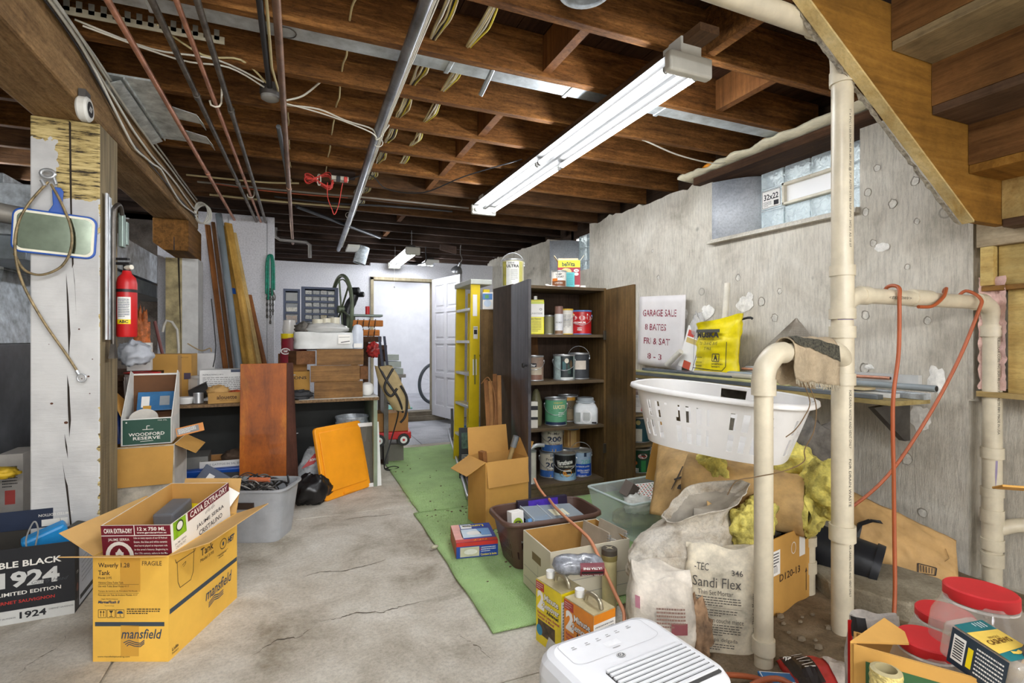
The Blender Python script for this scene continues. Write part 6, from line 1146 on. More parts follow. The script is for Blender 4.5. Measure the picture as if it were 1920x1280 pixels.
# top shelf
def p_sun(b, S):
    f = S['f']; b.rect(f, 0, .13, .125, .225, PAPER); b.rect(f, 0, .225, .125, .24, mat('#c8d41e', .4)); b.text(f, 'SUNNYSIDE', .065, .155, .095, .013, GREY, .01); b.text(f, 'Paint Thinner', .06, .115, .09, .011, INK, .02); b.fine(f, .035, .10, .07, 7, .012, mat('#8a7a10', .5)); b.ring(f, .10, .185, .01, .008, .003, INK)
t = pack('thinner_can', 'yellow and white oblong thinner can, leftmost on the top cupboard shelf', (1.625, 3.45, 1.19), -.40, .125, .08, .255, mat('#e0d81c', .35), p_sun, 'can', .006); B().cyl((0, 0, .255), (0, 0, .285), .013, WHITE, 14).obj('can_cap', t); B().box(-.062, -.039, .24, .062, .039, .257, mat('#d6dc7a', .35)).obj('can_top', t, bevel=.006)
can('small_can', 'small dull yellow-topped can behind the spray can', 1.785, 3.54, 1.19, .045, .15, mat('#8f8a6a', .5), None, mat('#d8b43a', .5), None)
def p_spray(b, f, r, h): b.rect(f, -.034, .01, .034, .15, mat('#e2e3e6', .35), .0006, 8); b.poly(f, [(-.032, .11), (.032, .09), (.032, .145), (-.032, .145)], mat('#2b5aa8', .35), .001); b.poly(f, [(-.032, .02), (.032, .015), (.032, .055), (-.032, .08)], mat('#2346a0', .35), .001); b.ell(f, -.015, .055, .009, .01, WHITE, .0014); b.rect(f, -.034, .005, .034, .03, mat('#8a6a50', .4), .0012, 8); b.text(f, 'PRIMER', .003, .09, .05, .012, GREY, .01, e=.002)
t = T('spray_can', 'blue and white spray can with a brown cap on the top shelf', 'can', (1.805, 3.42, 1.19), facing(1.805, 3.42)); B().lathe([(0, 0), (.032, 0), (.0335, .004), (.0335, .15), (.029, .158), (0, .158)], mat('#d6d6d8', .3), 24).obj('can_body', t); B().lathe([(.031, .152), (.031, .21), (.028, .213), (0, .213)], mat('#8c6a60', .5), 24).obj('can_cap', t); b = B(); p_spray(b, wrap(.0335), .0335, .158); b.obj('printed_label', t)
def p_tub(b, f, r, h): b.rect(f, -.035, .02, .035, h-.035, mat('#dcd8cf', .5), .0006, 8); b.fine(f, -.03, h-.045, .028, 9, .011, GREY, .5, 3); b.fine(f, .002, h-.045, .028, 9, .011, GREY, .5, 6)
t = can('filler_tub', 'white plastic tub with a yellow lid between the spray can and the red can', 1.885, 3.44, 1.19, .047, .195, mat('#d9d5cb', .5), p_tub, mat('#d9b23a', .5), 'down', rim=mat('#e0b93c', .5))
def p_glid(b, f, r, h):
    for x in (-.055, .01, .07): b.ell(f, x, h-.058, .027, .017, WHITE, .001, 18); b.ring(f, x, h-.058, .026, .016, .003, RED, .0014); b.text(f, 'Glidden', x, h-.058, .04, .012, RED, .02, e=.0016)
    b.poly(f, [(-.055, h-.03), (.05, h-.026), (.06, h-.034), (.05, h-.042), (-.055, h-.042)], PAPER, .001); b.text(f, 'PREMIUM', -.01, h-.094, .09, .015, WHITE, .02); b.text(f, 'PAINT +', -.01, .05, .035, .012, WHITE, .02); b.text(f, 'PRIMER', -.01, .036, .035, .012, WHITE, .02)
can('paint_can', 'red paint can with a blue rim, rightmost on the top cupboard shelf', 2.008, 3.44, 1.19, .08, .185, mat('#b81f24', .3, var=.12), p_glid, mat('#6f8fbb', .4), 'down', rim=mat('#5b83c0', .4), group=None)
# second shelf
def p_bei(b, f, r, h): b.rect(f, -.06, .045, .06, .1, mat('#b5a894', .5), .0006, 8); b.rect(f, -.06, .008, .06, .045, mat('#7d5a4c', .5), .0006, 8); b.rect(f, -.045, .1, .015, .13, INK, .001, 6); b.text(f, 'filler', -.015, .115, .05, .018, WHITE, .02, e=.002)
can('paint_can', 'beige and brown stained can at the left of the second shelf', 1.612, 3.44, .85, .068, .185, mat('#8f7868', .5, var=.3), p_bei, mat('#9a7a70', .5), 'down')
def p_dk(b, f, r, h): b.rect(f, -.083, .0, -.025, h, mat('#9fb0ae', .5, var=.2, vs=30), .0006, 6); b.rect(f, -.025, .02, .08, h-.01, mat('#1f2a2c', .4), .0006, 8); b.ell(f, .02, .145, .016, .018, mat('#d6cfbc', .5), .0014); b.rect(f, -.01, .08, .01, .14, mat('#2a6c70', .4), .001); b.rect(f, .03, .05, .05, .12, mat('#3a5a50', .4), .001); b.rect(f, -.025, .0, .08, .022, mat('#c9cdca', .5), .001, 8); b.ell(f, .055, .12, .012, .03, mat('#5a4a34', .5), .0012)
can('paint_can', 'grey-green and black paint can in the middle of the second shelf', 1.855, 3.43, .85, .082, .19, mat('#8fa09e', .45, var=.2), p_dk, STEEL, 'down')
def p_blank(b, f, r, h): b.rect(f, -.065, .075, .06, .142, mat('#d8cdbf', .6), .0008, 10)
can('paint_can', 'charcoal can with a blank cream label and raised handle on the second shelf', 2.005, 3.47, .85, .08, .20, mat('#3a3d42', .6, var=.25, vs=20), p_blank, mat('#a7a59c', .5), 'up')
# third shelf
t = T('oil_jug', 'olive plastic jug with a pale label at the left of the third shelf', 'jug', (1.635, 3.46, .514), -.4); B().lathe([(0, 0), (.05, 0), (.055, .01), (.055, .17), (.03, .25), (.015, .27), (0, .27)], mat('#6f6a4c', .5), 20, sx=.8).obj('jug_body', t)
pack('label_tin', 'white labelled bottle at the left edge of the third shelf', (1.575, 3.37, .514), -.3, .05, .05, .19, mat('#d6d1c6', .5), lambda b, S: (b.rect(S['f'], .0, .13, .05, .16, INK), b.rect(S['f'], .0, .06, .05, .08, INK)), 'bottle')
def p_luc(b, f, r, h): b.text(f, 'LUCITE', .03, h-.06, .095, .028, mat('#e6d9a8', .5), .03); b.text(f, 'HOUSE PAINT', .02, h-.03, .07, .010, mat('#d9c24e', .5), .02); b.rect(f, -.09, .004, .09, .028, NAVY, .0008, 12); b.line(f, [(-.03, h-.085), (.03, h-.085)], .004, DKGREEN); b.fine(f, .02, .1, .05, 3, .012, WHITE)
can('paint_can', 'green paint can with a navy foot band on the third cupboard shelf', 1.79, 3.44, .514, .083, .2, mat('#5fa07a', .4, var=.06), p_luc, STEEL, 'down')
def p_agg(b, f, r, h): b.rect(f, -.06, h-.035, .06, h-.01, mat('#c8902e', .5), .0008, 8); b.rect(f, -.06, .02, .06, .12, mat('#8a7a5c', .6, var=.3), .0006, 8); b.text(f, 'AGG', .02, .11, .05, .02, INK, .02)
can('paint_can', 'brown can with an orange top band behind the white canister', 1.965, 3.57, .514, .078, .2, mat('#6b5a40', .5, var=.2), p_agg, STEEL, None)
t = T('white_canister', 'white square plastic canister with a grey lid on the third shelf', 'canister', (2.035, 3.42, .514), -.45); WC = mat('#dcdfe0', .4); B().lathe([(0, 0), (.085, 0), (.09, .006), (.09, .115), (.075, .145), (.062, .155), (.062, .16), (0, .16)], WC, 48, sq=5).obj('canister_body', t); B().lathe([(.068, .152), (.074, .158), (.074, .165), (.064, .172), (.064, .19), (.058, .195), (0, .195)], mat('#aeb6bb', .45), 32).obj('canister_lid', t)
b = B(); S = sides(.18, .18, .13); f = S['f']; r_ = S['r']
for ff in (f, r_): b.ring(ff, .09, .06, .042, .052, .008, mat('#f2f2f2', .3), .002); b.rect(ff, .065, .03, .115, .09, mat('#b9bcba', .4), .0025); b.fine(ff, .07, .085, .04, 5, .01, GREY)
b.rect(f, .01, .02, .045, .09, mat('#9aa09c', .5), .001); b.rect(f, .13, .008, .165, .02, INK, .001); b.obj('printed_label', t)
# bottom shelf
def p_pro(b, f, r, h): b.rect(f, -.1, .004, .1, .055, mat('#3b66a8', .4, var=.3), .0006, 12); b.text(f, 'ProMar', .015, h-.05, .095, .018, INK, .01); b.text(f, '200', .02, h-.092, .11, .04, NAVY, .03); b.text(f, 'Paint & Primer', .02, .06, .09, .014, mat('#5a3a2c', .5), .02); b.rect(f, .0, .006, .03, .025, mat('#d8a93a', .5), .001); b.rect(f, .0, h-.03, .03, h-.012, mat('#6a7080', .5), .001)
for z, lab in ((.11, 'lower of two stacked cream cans numbered 200 on the bottom shelf'), (.302, 'upper of two stacked cream cans numbered 200 on the bottom shelf')): can('paint_can', lab, 1.80 if z > .2 else 1.785, 3.52, z, .083, .19, mat('#cfc6b4', .45), p_pro, STEEL, 'down', group='stacked cream paint cans')
can('small_can', 'narrow white tin at the left edge of the bottom shelf', 1.56, 3.38, .11, .035, .24, mat('#cfcabd', .5), None, STEEL, None)
def p_var(b, f, r, h):
    b.rect(f, -.1, .055, .1, h-.012, BLACK, .0006, 12); b.text(f, 'Varathane', .0, h-.062, .12, .034, PAPER, .03, .2, rot=.12); b.text(f, 'CLEAR URETHANE', .01, h-.092, .13, .014, mat('#d9d2c0', .5), .03); b.ell(f, .02, .058, .06, .034, mat('#4a4228', .5), .001); b.ell(f, .02, .062, .035, .028, mat('#d98a2c', .5, var=.3, vs=60), .0014); b.rect(f, -.01, .072, .05, .08, PAPER, .002, 5); b.rect(f, -.005, .04, .045, .048, mat('#d9c08a', .5), .002, 5)
    b.rect(f, -.1, .004, .1, .03, mat('#9cc0de', .4), .0012, 12)
can('paint_can', 'black and gold varnish can in front on the bottom shelf', 1.845, 3.40, .11, .085, .2, mat('#8fb4d4', .4, var=.1), p_var, mat('#b3aea2', .4, .6), 'down')
def p_blue(b, f, r, h): b.rect(f, -.1, .003, .1, .1, mat('#164fb8', .35), .0006, 12); b.poly(f, [(-.06, .1), (.075, .1), (.075, .15), (.02, .13), (-.06, .17)], mat('#3f86d8', .35), .0008); b.text(f, '200', .045, .115, .085, .035, mat('#7fc0c0', .5), .02); b.rect(f, .025, .155, .045, .185, NAVY, .001); b.text(f, 'INTERIOR LATEX', .02, .08, .11, .011, WHITE, .02); b.text(f, 'EXTRA WHITE', .025, .05, .10, .014, WHITE, .03); b.text(f, 'TINTABLE', .03, .035, .07, .010, WHITE, .02); b.text(f, 'ONE GALLON', .01, .014, .07, .009, WHITE, .02); b.rect(f, -.085, .02, -.06, .14, PAPER, .001, 3)
can('paint_can', 'blue and white paint can with a raised handle at the right of the bottom shelf', 2.012, 3.45, .11, .082, .195, mat('#a9bfd8', .4), p_blue, mat('#b5b2a6', .5), 'up')
can('paint_can', 'cream can hidden behind the black and gold varnish can', 1.985, 3.572, .11, .078, .19, mat('#b5aa94', .5), None, STEEL, None)
def p_str(b, f, r, h):
    R = random.Random(2)
    for k in range(13): x = -.075+k*.0115; b.rect(f, x, .02, x+.003+.004*R.random(), h-.03, mat(R.choice(('#6b3a1c', '#8a5a2c', '#c9a86a')), .5), .001)
    b.rect(f, -.08, h-.025, .08, h-.008, mat('#3f6f9a', .5), .001, 10)
can('paint_can', 'can with brown wood-stripe label stacked at the back of the bottom shelf', 1.99, 3.572, .302, .075, .17, mat('#b08a50', .5), p_str, mat('#4f7fae', .5), None)
# ================================================================ SHELF RACK AND STRIP SHELF ALONG THE WALL
t = T('shelf_rack', 'low wooden shelf rack of old cans half hidden behind the cupboard door', 'shelf', (2.36, 3.28, 0)); RK = wood('#7d6a4a', '#a18c66', None, 'X', 22)
for z in (.075, .315, .555): B().box(0, 0, z, .48, .34, z+.018, RK).obj('shelf_board', t)
for x in (0, .46): B().box(x, 0, 0, x+.02, .34, .74, RK).obj('side_panel', t)
def p_gl2(b, f, r, h): b.ell(f, .035, h-.055, .04, .022, RED, .0008); b.ell(f, .035, h-.055, .036, .018, PAPER, .0012); b.text(f, 'Glidden', .035, h-.055, .055, .014, RED, .03, e=.0018); b.rect(f, -.075, .02, -.045, .15, PAPER, .0008, 3); b.ell(f, -.02, .08, .012, .014, mat('#c9703a', .5), .001); b.rect(f, -.03, .01, .0, .04, PAPER, .001); b.rect(f, .02, .01, .06, .1, mat('#2f8a4a', .4), .0008, 4)
can('paint_can', 'dark green can with an oval red label at the bottom of the shelf rack', 2.54, 3.42, .094, .083, .19, mat('#1f4f3a', .4), p_gl2, mat('#b9b5a2', .5), 'up', rz=-.75)
def p_teal(b, f, r, h): b.rect(f, -.08, .01, -.05, h-.02, PAPER, .0006, 3); b.ell(f, 0, h-.04, .018, .02, mat('#b5a86a', .5), .001); b.rect(f, -.035, .01, .03, .11, mat('#cfcab8', .5), .0008, 6); b.line(f, [(-.03, .04), (.025, .04)], .002, GREY); b.line(f, [(-.03, .07), (.025, .07)], .002, GREY)
can('paint_can', 'teal can with a beige label on the middle of the shelf rack', 2.54, 3.43, .334, .085, .2, mat('#17474f', .4), p_teal, mat('#b0a890', .5), None, rz=-.7)
can('paint_can', 'dusty white can with a wire handle on the upper shelf of the rack', 2.53, 3.43, .574, .08, .13, mat('#c4bfb8', .6, var=.15), lambda b, f, r, h: (b.rect(f, .03, .01, .05, .05, RED, .0008), b.fine(f, -.06, .1, .08, 6, .012, GREY)), GREY, 'up', rz=-.7)
can('paint_can', 'brown dented tin on top of the dusty white can in the rack', 2.53, 3.43, .705, .078, .13, mat('#6f5e55', .5, var=.4, vs=14), lambda b, f, r, h: (b.rect(f, -.02, .03, .05, .1, mat('#8f7d74', .5), .0008, 5), b.text(f, 'LL', .015, .065, .03, .03, INK, .02)), GREY, None, rz=-.7)
sh = T('wall_shelf', 'plank shelf on brackets along the concrete wall, piled with metal strips', 'shelf', (2.56, 1.52, .84)); SHW = wood('#8b7748', '#b39f6a', '#c4b27e', 'Y', 18)
B().box(0, 0, 0, .28, 2.4, .022, SHW).obj('shelf_board', sh)
for y in (.1, 1.1, 2.1): B().hull8([(.26, y, -.2), (.3, y, -.2), (.3, y+.03, -.2), (.26, y+.03, -.2), (.02, y, -.02), (.3, y, 0), (.3, y+.03, 0), (.02, y+.03, -.02)], DKSTEEL).obj('shelf_bracket', sh)
R = random.Random(8); z = .8625
strips = [('grey steel channel at the front of the wall shelf', 2.57, 1.6, 3.85, .05, .022, mat('#7f868c', .4, .6)), ('cream plastic strip lying behind the front channel on the wall shelf', 2.63, 1.75, 3.9, .05, .02, mat('#cfcab0', .5)), ('white metal strip in the middle of the wall shelf', 2.69, 1.6, 3.6, .06, .022, mat('#d5d5d0', .4)), ('galvanized channel at the back of the wall shelf', 2.755, 1.5, 3.3, .06, .03, GALV)]
for lab, x, y0, y1, w, h, m in strips: tag(B().box(x, y0, z, x+w-.004, y1, z+h, m).obj('metal_strip', bevel=.002), lab, 'strip')
z2 = .886
for lab, x, y0, y1, w, h, m in (('yellowish angle strip stacked on the front channel', 2.575, 2.1, 3.8, .055, .014, mat('#c9c58e', .5)), ('dark blue-grey channel on the stack below the yellow bag', 2.66, 2.2, 3.55, .07, .022, mat('#59646f', .4, .6)), ('blue-grey channel on top of the strips left of the yellow bag', 2.60, 2.55, 3.45, .045, .02, mat('#66727d', .4, .6))): tag(B().box(x, y0, z2 if 'angle' in lab else .893, x+w-.003, y1, (z2 if 'angle' in lab else .893)+h, m).obj('metal_strip', bevel=.002), lab, 'strip')
for lab, x, y0, y1, zz, r, m in (('grey plastic pipe on the wall shelf with an open near end', 2.70, 1.42, 2.9, .925, .016, mat('#8f989c', .45)), ('copper tube lying on the wall shelf behind the grey pipe', 2.77, 1.66, 2.6, .955, .009, COPPER), ('short pale pipe on the wall shelf right of the stack pipe', 2.64, 2.0, 2.9, .915, .017, mat('#b3aea2', .45))):
    t = T('shelf_pipe', lab, 'pipe', (x, y0, zz)); B().cyl((0, 0, 0), (0, y1-y0, 0), r, m, 14).obj('pipe_body', t); B().cyl((0, -.0008, 0), (0, .0, 0), r*.8, BLACK, 12).obj('pipe_bore', t)
tag(B().box(2.66, 1.72, .893, 2.75, 1.95, .905, mat('#c9b78e', .7)).obj('tan_lath'), 'short tan slat on the wall shelf beneath the pipes', 'slat')
tag(B().box(2.80, 1.55, .90, 2.83, 2.6, .975, mat('#c2c3c1', .4)).obj('metal_strip'), 'tall white strip standing against the wall at the back of the shelf', 'strip')
# garage sale board
SGN = mat('#ddd8d6', .6, var=.03); STEN = mat('#8a2338', .6, var=.1)
t = T('sale_sign', 'white garage sale board with red stencil letters leaning on the wall shelf', 'sign', (2.80, 3.80, .935), rot=(0, .05, -PI/2+.03))
def sg(u, v): x = u*.57; z = v*.60; return (x, -.03*max(0, .4-v)*max(0, u-.6)*4, z)
B().grid(sg, 12, 12, SGN).obj('sign_board', t, solid=.004)
b = B(); f = plane((0, -.003, 0), (1, 0, 0), (0, 0, 1))
def sten(s, cx, cz, w, h): 
    b.text(f, s, cx, cz, w, h, STEN, .012, e=.001); n = len(s)
    for k, ch in enumerate(s):
        if ch in 'GARSELBTI8D&03': x = cx-w/2+(k+.5)*w/n; b.rect(f, x-.003, cz-h*.6, x+.002, cz+h*.6, SGN, .0018)
sten('GARAGE SALE', .265, .455, .42, .058); sten('8 BATES', .225, .335, .27, .055); sten('FRI & SAT', .245, .215, .33, .055); sten('8 - 3', .225, .085, .18, .05); b.obj('stencil_lettering', t)
# papers, caulk tube, yellow bag, white rod, mesh
t = T('paper_roll', 'rolled white plan lying slanted beside the sale board', 'roll', (2.765, 3.36, .945), rot=(.95, 0, -.0)); B().cyl((0, 0, 0), (0, 0, .2), .022, mat('#d8d2c4', .6), 14).obj('roll_body', t)
pack('colour_folder', 'red and cream printed folder leaning behind the yellow bag', (2.80, 3.14, .915), -PI/2, .26, .01, .33, PAPER, lambda b, S: (b.rect(S['f'], .05, .0, .13, .06, mat('#c8553c', .5)), b.rect(S['f'], .02, .25, .09, .30, mat('#c84a3c', .5)), b.rect(S['f'], .02, .2, .14, .24, mat('#d8c07a', .5)), b.rect(S['f'], .16, .0, .165, .3, INK)), 'folder', rot=(-.1, .25, -PI/2))
lump('clear_bag', 'crumpled clear plastic bag between the sale board and the yellow bag', (2.84, 3.09, 1.14), .03, .08, .22, plastic_clear('#dcdad6', .55, .2), 'bag', .3, 3, 12, fold=.4)
YB = mat('#e9d514', .4, var=.12, vs=8, bump=.3, bs=14)
t = T('yellow_bag', 'bright yellow printed shopping bag stuffed on the wall shelf', 'bag', (2.735, 2.80, .917), -PI/2-.0)
def yb(u, v):
    a = u*2*PI; wid = .205*(1-.12*math.sin(v*2.5)+.10*v); cr = .022*nz(u*9, v*5, 1)+.018*nz(u*4, v*9, 7)
    return (wid*math.cos(a)+.03*v+cr*.4, -(.06*(1-.55*v)+.01)*math.sin(a)*(1 if math.sin(a) > 0 else .6)+cr*(.4+.6*v), .38*v+.03*math.cos(a)*v+.02*nz(u*6, 3)*v)
B().grid(yb, 60, 26, YB, wu=True).obj('bag_body', t)
b = B(); f0 = lambda x, z, e=0: (x, -(.06*(1-.55*z/.38)+.012)*max(.2, math.sqrt(max(0, 1-(x/.21)**2)))-.018-e, z)
b.rect(f0, -.13, .285, .10, .308, mat('#4a4a44', .5), .006, 8); b.text(f0, 'MUSKA', -.01, .27, .21, .045, INK, .05, e=.004); b.text(f0, 'LIGHTING CENTER', -.02, .238, .15, .010, INK, e=.004); b.text(f0, '700 GRAND AVE', .0, .208, .17, .022, INK, .01, .2, e=.004); b.text(f0, 'ST PAUL', -.0, .172, .07, .02, INK, .01, .2, e=.004)
b.line(f0, [(.05, .085), (.05, .135), (.105, .135), (.105, .085), (.05, .085)], .006, INK, .005); b.text(f0, 'A', .078, .11, .034, .04, INK, .06, e=.006); b.text(f0, 'american', .09, .068, .09, .013, INK, .02, e=.004); b.text(f0, 'lantern', .08, .05, .065, .013, INK, .02, e=.004); b.fine(f0, -.12, .11, .10, 1, .01, INK); b.fine(f0, -.12, .075, .10, 1, .01, INK); b.fine(f0, -.12, .05, .10, 1, .01, INK)
b.line(f0, [(-.15, .27), (-.15, .03), (.13, .02), (.155, .05), (.155, .22)], .005, INK, .005); b.obj('printed_label', t)
t = T('white_rod', 'white plastic pipe end sticking up out of the yellow bag', 'pipe', (2.77, 2.76, 1.22), rot=(.06, .03, 0)); B().cyl((0, 0, -.1), (0, 0, .33), .021, mat('#dcd6c6', .4), 18).obj('pipe_body', t)
rope('black_strip', 'black strip end poking out at the right of the yellow bag', [(2.78, 2.72, 1.27), (2.80, 2.58, 1.30), (2.81, 2.55, 1.29)], .008, BLACK, 'strip', 3)
MESHM = mat('#a49a8c', .5, .5)
t = T('wire_mesh', 'folded triangle of metal wire mesh leaning on the wall above the shelf', 'mesh', (2.87, 2.25, .92)); b = B(); apex = (.0, 0.02, .37); A_ = (-.04, .42, .02); C_ = (-.02, -.28, .04)
def tri(s, q): return tuple(A_[i]+(C_[i]-A_[i])*s+(apex[i]-(A_[i]+(C_[i]-A_[i])*s))*q for i in range(3))
N_ = 44
for k in range(N_+1):
    s = k/N_; fz = .6
    b.tube([tri(s, 0), (lambda p: p)(tri(s+(fz-s)*.0, 1-abs(0) if False else .985))], .0011, MESHM, 3, caps=False)
for k in range(30):
    q = k/30; b.tube([tri(0, q), tri(1, q)], .0011, MESHM, 3, caps=False)
stuff(b.obj('mesh_wire', t))
pack('metal_bracket', 'dull grey metal bracket block on the shelf by the wire mesh', (2.72, 2.2, .917), 0, .06, .16, .12, mat('#9aa4a8', .4, .4, var=.4, vs=20), cat='bracket')
# ================================================================ RIGHT-HAND PILE
t = carton('tall_carton', 'tall brown carton with open flaps holding tool handles on the turf', (1.155, 3.005, .016), .14, .30, .24, .405, CARD, (('f', .15, 172), ('l', .14, 118), ('b', .17, 8), ('r', .10, 25)), CARD_IN, lambda b, S: b.line(S['f'], [(.008, .0), (.008, .405)], .002, CARD_D))
t = T('tool_shaft', 'grey and wooden tool handle sticking out of the tall carton', 'handle', (1.14, 3.0, .12), rot=(.15, .25, 0)); B().tube([(0, 0, 0), (0, 0, .38)], .014, mat('#a58a5a', .5), 10).tube([(0, 0, .38), (.0, 0, .45)], .02, mat('#8f9498', .4, .5), 10).obj('handle_rod', t)
t = T('tool_shaft', 'curved grey tool handle beside the wooden one in the tall carton', 'handle', (1.20, 3.03, .12), rot=(.1, .45, 0)); B().tube(smooth_path([(0, 0, 0), (0, 0, .3), (.03, 0, .40), (.09, 0, .43)], 4), .013, mat('#9a9c9c', .4, .5), 10).obj('handle_rod', t)
pack('wood_piece', 'brown wood piece standing in the left of the tall carton', (1.08, 2.98, .03), .3, .03, .05, .44, wood('#7a4f2a', '#a06d3f', None, 'Z', 22), cat='wood', rot=(0, -.1, .3), part='piece_body')
def p_cl(b, S):
    f, tp, l = S['f'], S['t'], S['l']; B1 = mat('#25479a', .4); R1 = mat('#c8342e', .4)
    b.rect(tp, 0, 0, .22, .26, B1); b.rect(tp, .0, .0, .045, .26, mat('#e8a89c', .4), .001); b.rect(tp, .04, .06, .2, .18, mat('#cfe0ea', .4), .001); b.text(tp, 'Lumina', .12, .225, .12, .03, YEL, .03, flip=True); b.rect(tp, .05, .19, .11, .25, WHITE, .0012); b.ell(tp, .11, .12, .04, .03, mat('#eeeeea', .4), .0014); b.poly(tp, [(.15, .08), (.2, .08), (.2, .18), (.13, .18)], mat('#6f9fd0', .4), .0014)
    b.rect(tp, .0, .0, .22, .04, R1, .0016); b.text(tp, '2" x 4" - 6"', .13, .02, .07, .014, YEL, .02, e=.002, flip=True)
    b.rect(f, 0, 0, .22, .08, B1); b.rect(f, 0, .06, .22, .08, R1, .001); b.rect(f, .02, .005, .12, .055, mat('#c9c4a8', .4), .001); b.ell(f, .075, .03, .035, .014, mat('#e9e6dc', .4), .0014); b.text(f, 'Contient la boite', .17, .012, .085, .012, YEL, .02); b.fine(f, .13, .05, .08, 3, .010, WHITE); b.ring(f, .125, .04, .006, .006, .002, RED, .0014); b.rect(l, 0, 0, .26, .08, R1)
pack('light_carton', 'blue and red ceiling light carton lying on the turf edge', (.883, 2.67, .016), -.165, .22, .26, .08, mat('#c8342e', .4), p_cl)
# brown slotted basket
def slotted(name, t, w, d, h, m, rows, groups, taper=.82, sq=6, nu=192, rim=.012, th=.003, nv=24):
    vs = []; fs = []
    def pt(i, v):
        a = 2*PI*i/nu; ca, sa = math.cos(a), math.sin(a); k = 1/((abs(ca)**sq+abs(sa)**sq)**(1/sq)); s = taper+(1-taper)*v
        return (w/2*ca*k*s, d/2*sa*k*s, h*v)
    for j in range(nv+1): vs += [pt(i, j/nv) for i in range(nu)]
    for j in range(nv):
        for i in range(nu):
            if groups(i, (j+.5)/nv, pt(i+.5, (j+.5)/nv)): continue
            fs.append((j*nu+i, j*nu+(i+1) % nu, (j+1)*nu+(i+1) % nu, (j+1)*nu+i))
    fs.append(tuple(range(nu))[::-1]); o = B().add(vs, fs, m, False).obj(name, t, solid=th)
    b = B(); P = [Vector(pt(i, 1)) for i in range(0, nu, 2)]; n_ = len(P); vs = []; fs = []
    prof = [(-.002, -.002), (0, .006), (rim*.6, .008), (rim*1.5, .003), (rim*1.7, -.012), (rim*1.5, -.014), (rim*1.3, -.001), (rim*.5, .0), (.003, -.006)]
    for p in P:
        r = Vector((p.x, p.y, 0)).normalized()
        vs += [p+r*x+Vector((0, 0, z)) for x, z in prof]
    q = len(prof)
    for i in range(n_):
        for k in range(q): fs.append((i*q+k, ((i+1) % n_)*q+k, ((i+1) % n_)*q+(k+1) % q, i*q+(k+1) % q))
    b.add(vs, fs, m, True); b.obj('basket_rim', t); return o
BRB = mat('#5b4237', .45, var=.05)
t = T('brown_basket', 'dark brown plastic basket of packages between the cartons', 'basket', (1.20, 2.43, .016), -.03)
slotted('basket_body', t, .52, .30, .235, BRB, 2, lambda i, v, p: .2 < v < .62 and i % 3 == 0 and (abs(p[0]) < .2 or abs(p[1]) < .1) and not .39 < v < .43, .80)
pack('white_80_box', 'narrow white box with a green disc numbered 80 in the brown basket', (1.02, 2.39, .12), .2, .07, .05, .16, PAPER, lambda b, S: (b.ell(S['f'], .035, .10, .028, .03, mat('#9ab52a', .5)), b.text(S['f'], '80', .035, .10, .03, .035, INK, .03, e=.002, rot=PI/2)), rot=(-.1, 0, .1))
pack('purple_box', 'purple and black box standing at the back of the brown basket', (1.24, 2.53, .08), 0, .30, .03, .20, mat('#2a2138', .4), lambda b, S: b.rect(S['f'], .06, .13, .24, .195, mat('#4a2ea8', .4, var=.2, vs=30)), rot=(-.1, 0, 0))
t = T('clear_case', 'clear plastic organiser case lying across the brown basket', 'case', (1.24, 2.42, .235), rot=(.08, .06, 0)); B().box(-.15, -.09, -.03, .15, .09, .01, plastic_clear('#b8c4cc', .5, .1)).obj('case_body', t, bevel=.004); B().box(-.02, -.06, .0105, .07, .02, .012, mat('#d8d5b8', .5)).obj('case_label', t)
for k in range(3): B().box(-.15+.1*k-.002, -.09, .0, -.15+.1*k+.002, .09, .014, plastic_clear('#d8e0e4', .7)).obj('case_rib', t)
pack('blue_packet', 'light blue and white packet in front of the clear organiser case', (1.13, 2.335, .16), .1, .12, .03, .09, mat('#5f8fc0', .3, var=.4, vs=20), cat='packet', rot=(-.5, 0, .1))
# cream filing carton
FC = mat('#d3cbb5', .7, var=.04, vs=3)
def p_fc(b, S):
    l, f = S['l'], S['f']; b.poly(l, [(.10, .15), (.19, .15), (.19, .185), (.10, .185)], mat('#7a6a4a', .9, var=0), .001)
    for k in range(2): b.line(l, [(.01, .04+.05*k), (.28, .045+.05*k)], .002, GREY)
    b.line(l, [(.16, .01), (.16, .14)], .002, GREY)
    for k in range(2): b.line(f, [(.02, .05+.06*k), (.39, .05+.06*k)], .002, GREY)
t = carton('filing_carton', 'cream filing carton without a lid, holding spiral notebooks', (1.168, 2.053, .016), 0, .396, .28, .245, FC, (), mat('#b78a48', .8), p_fc, th=.006)
for k, (x, lab) in enumerate(((1.24, 'spiral notebook leaning in the middle of the filing carton'), (1.31, 'second spiral notebook at the right in the filing carton'))):
    t = T('spiral_notebook', lab, 'notebook', (x, 2.03, .06), rot=(0, .14+.1*k, .1)); B().box(-.004, -.09, 0, .004, .10, .23, mat('#b9ad98', .5)).obj('notebook_cover', t); b = B()
    for q in range(20): b.tube([(.008*math.cos(a), -.09+.010*math.sin(a), .01+q*.011) for a in [i*PI/4 for i in range(8)]], .0016, STEEL, 5, True)
    stuff(b.obj('wire_spiral', t))
pack('blister_pack', 'clear blister pack with a barcode at the right of the filing carton', (1.335, 1.99, .09), -.7, .1, .02, .14, plastic_clear('#c9c5bc', .6, .1), lambda b, S: [b.rect(S['f'], .05+k*.005, .03, .05+k*.005+.0025, .07, INK) for k in range(8)], 'packet', rot=(-.15, .1, -.7)); pack('paper_stack', 'stack of papers with a dark cover lying in the filing carton', (1.14, 1.98, .025), .05, .30, .1, .17, mat('#8d8a82', .6), cat='paper', rot=(.1, 0, .05))
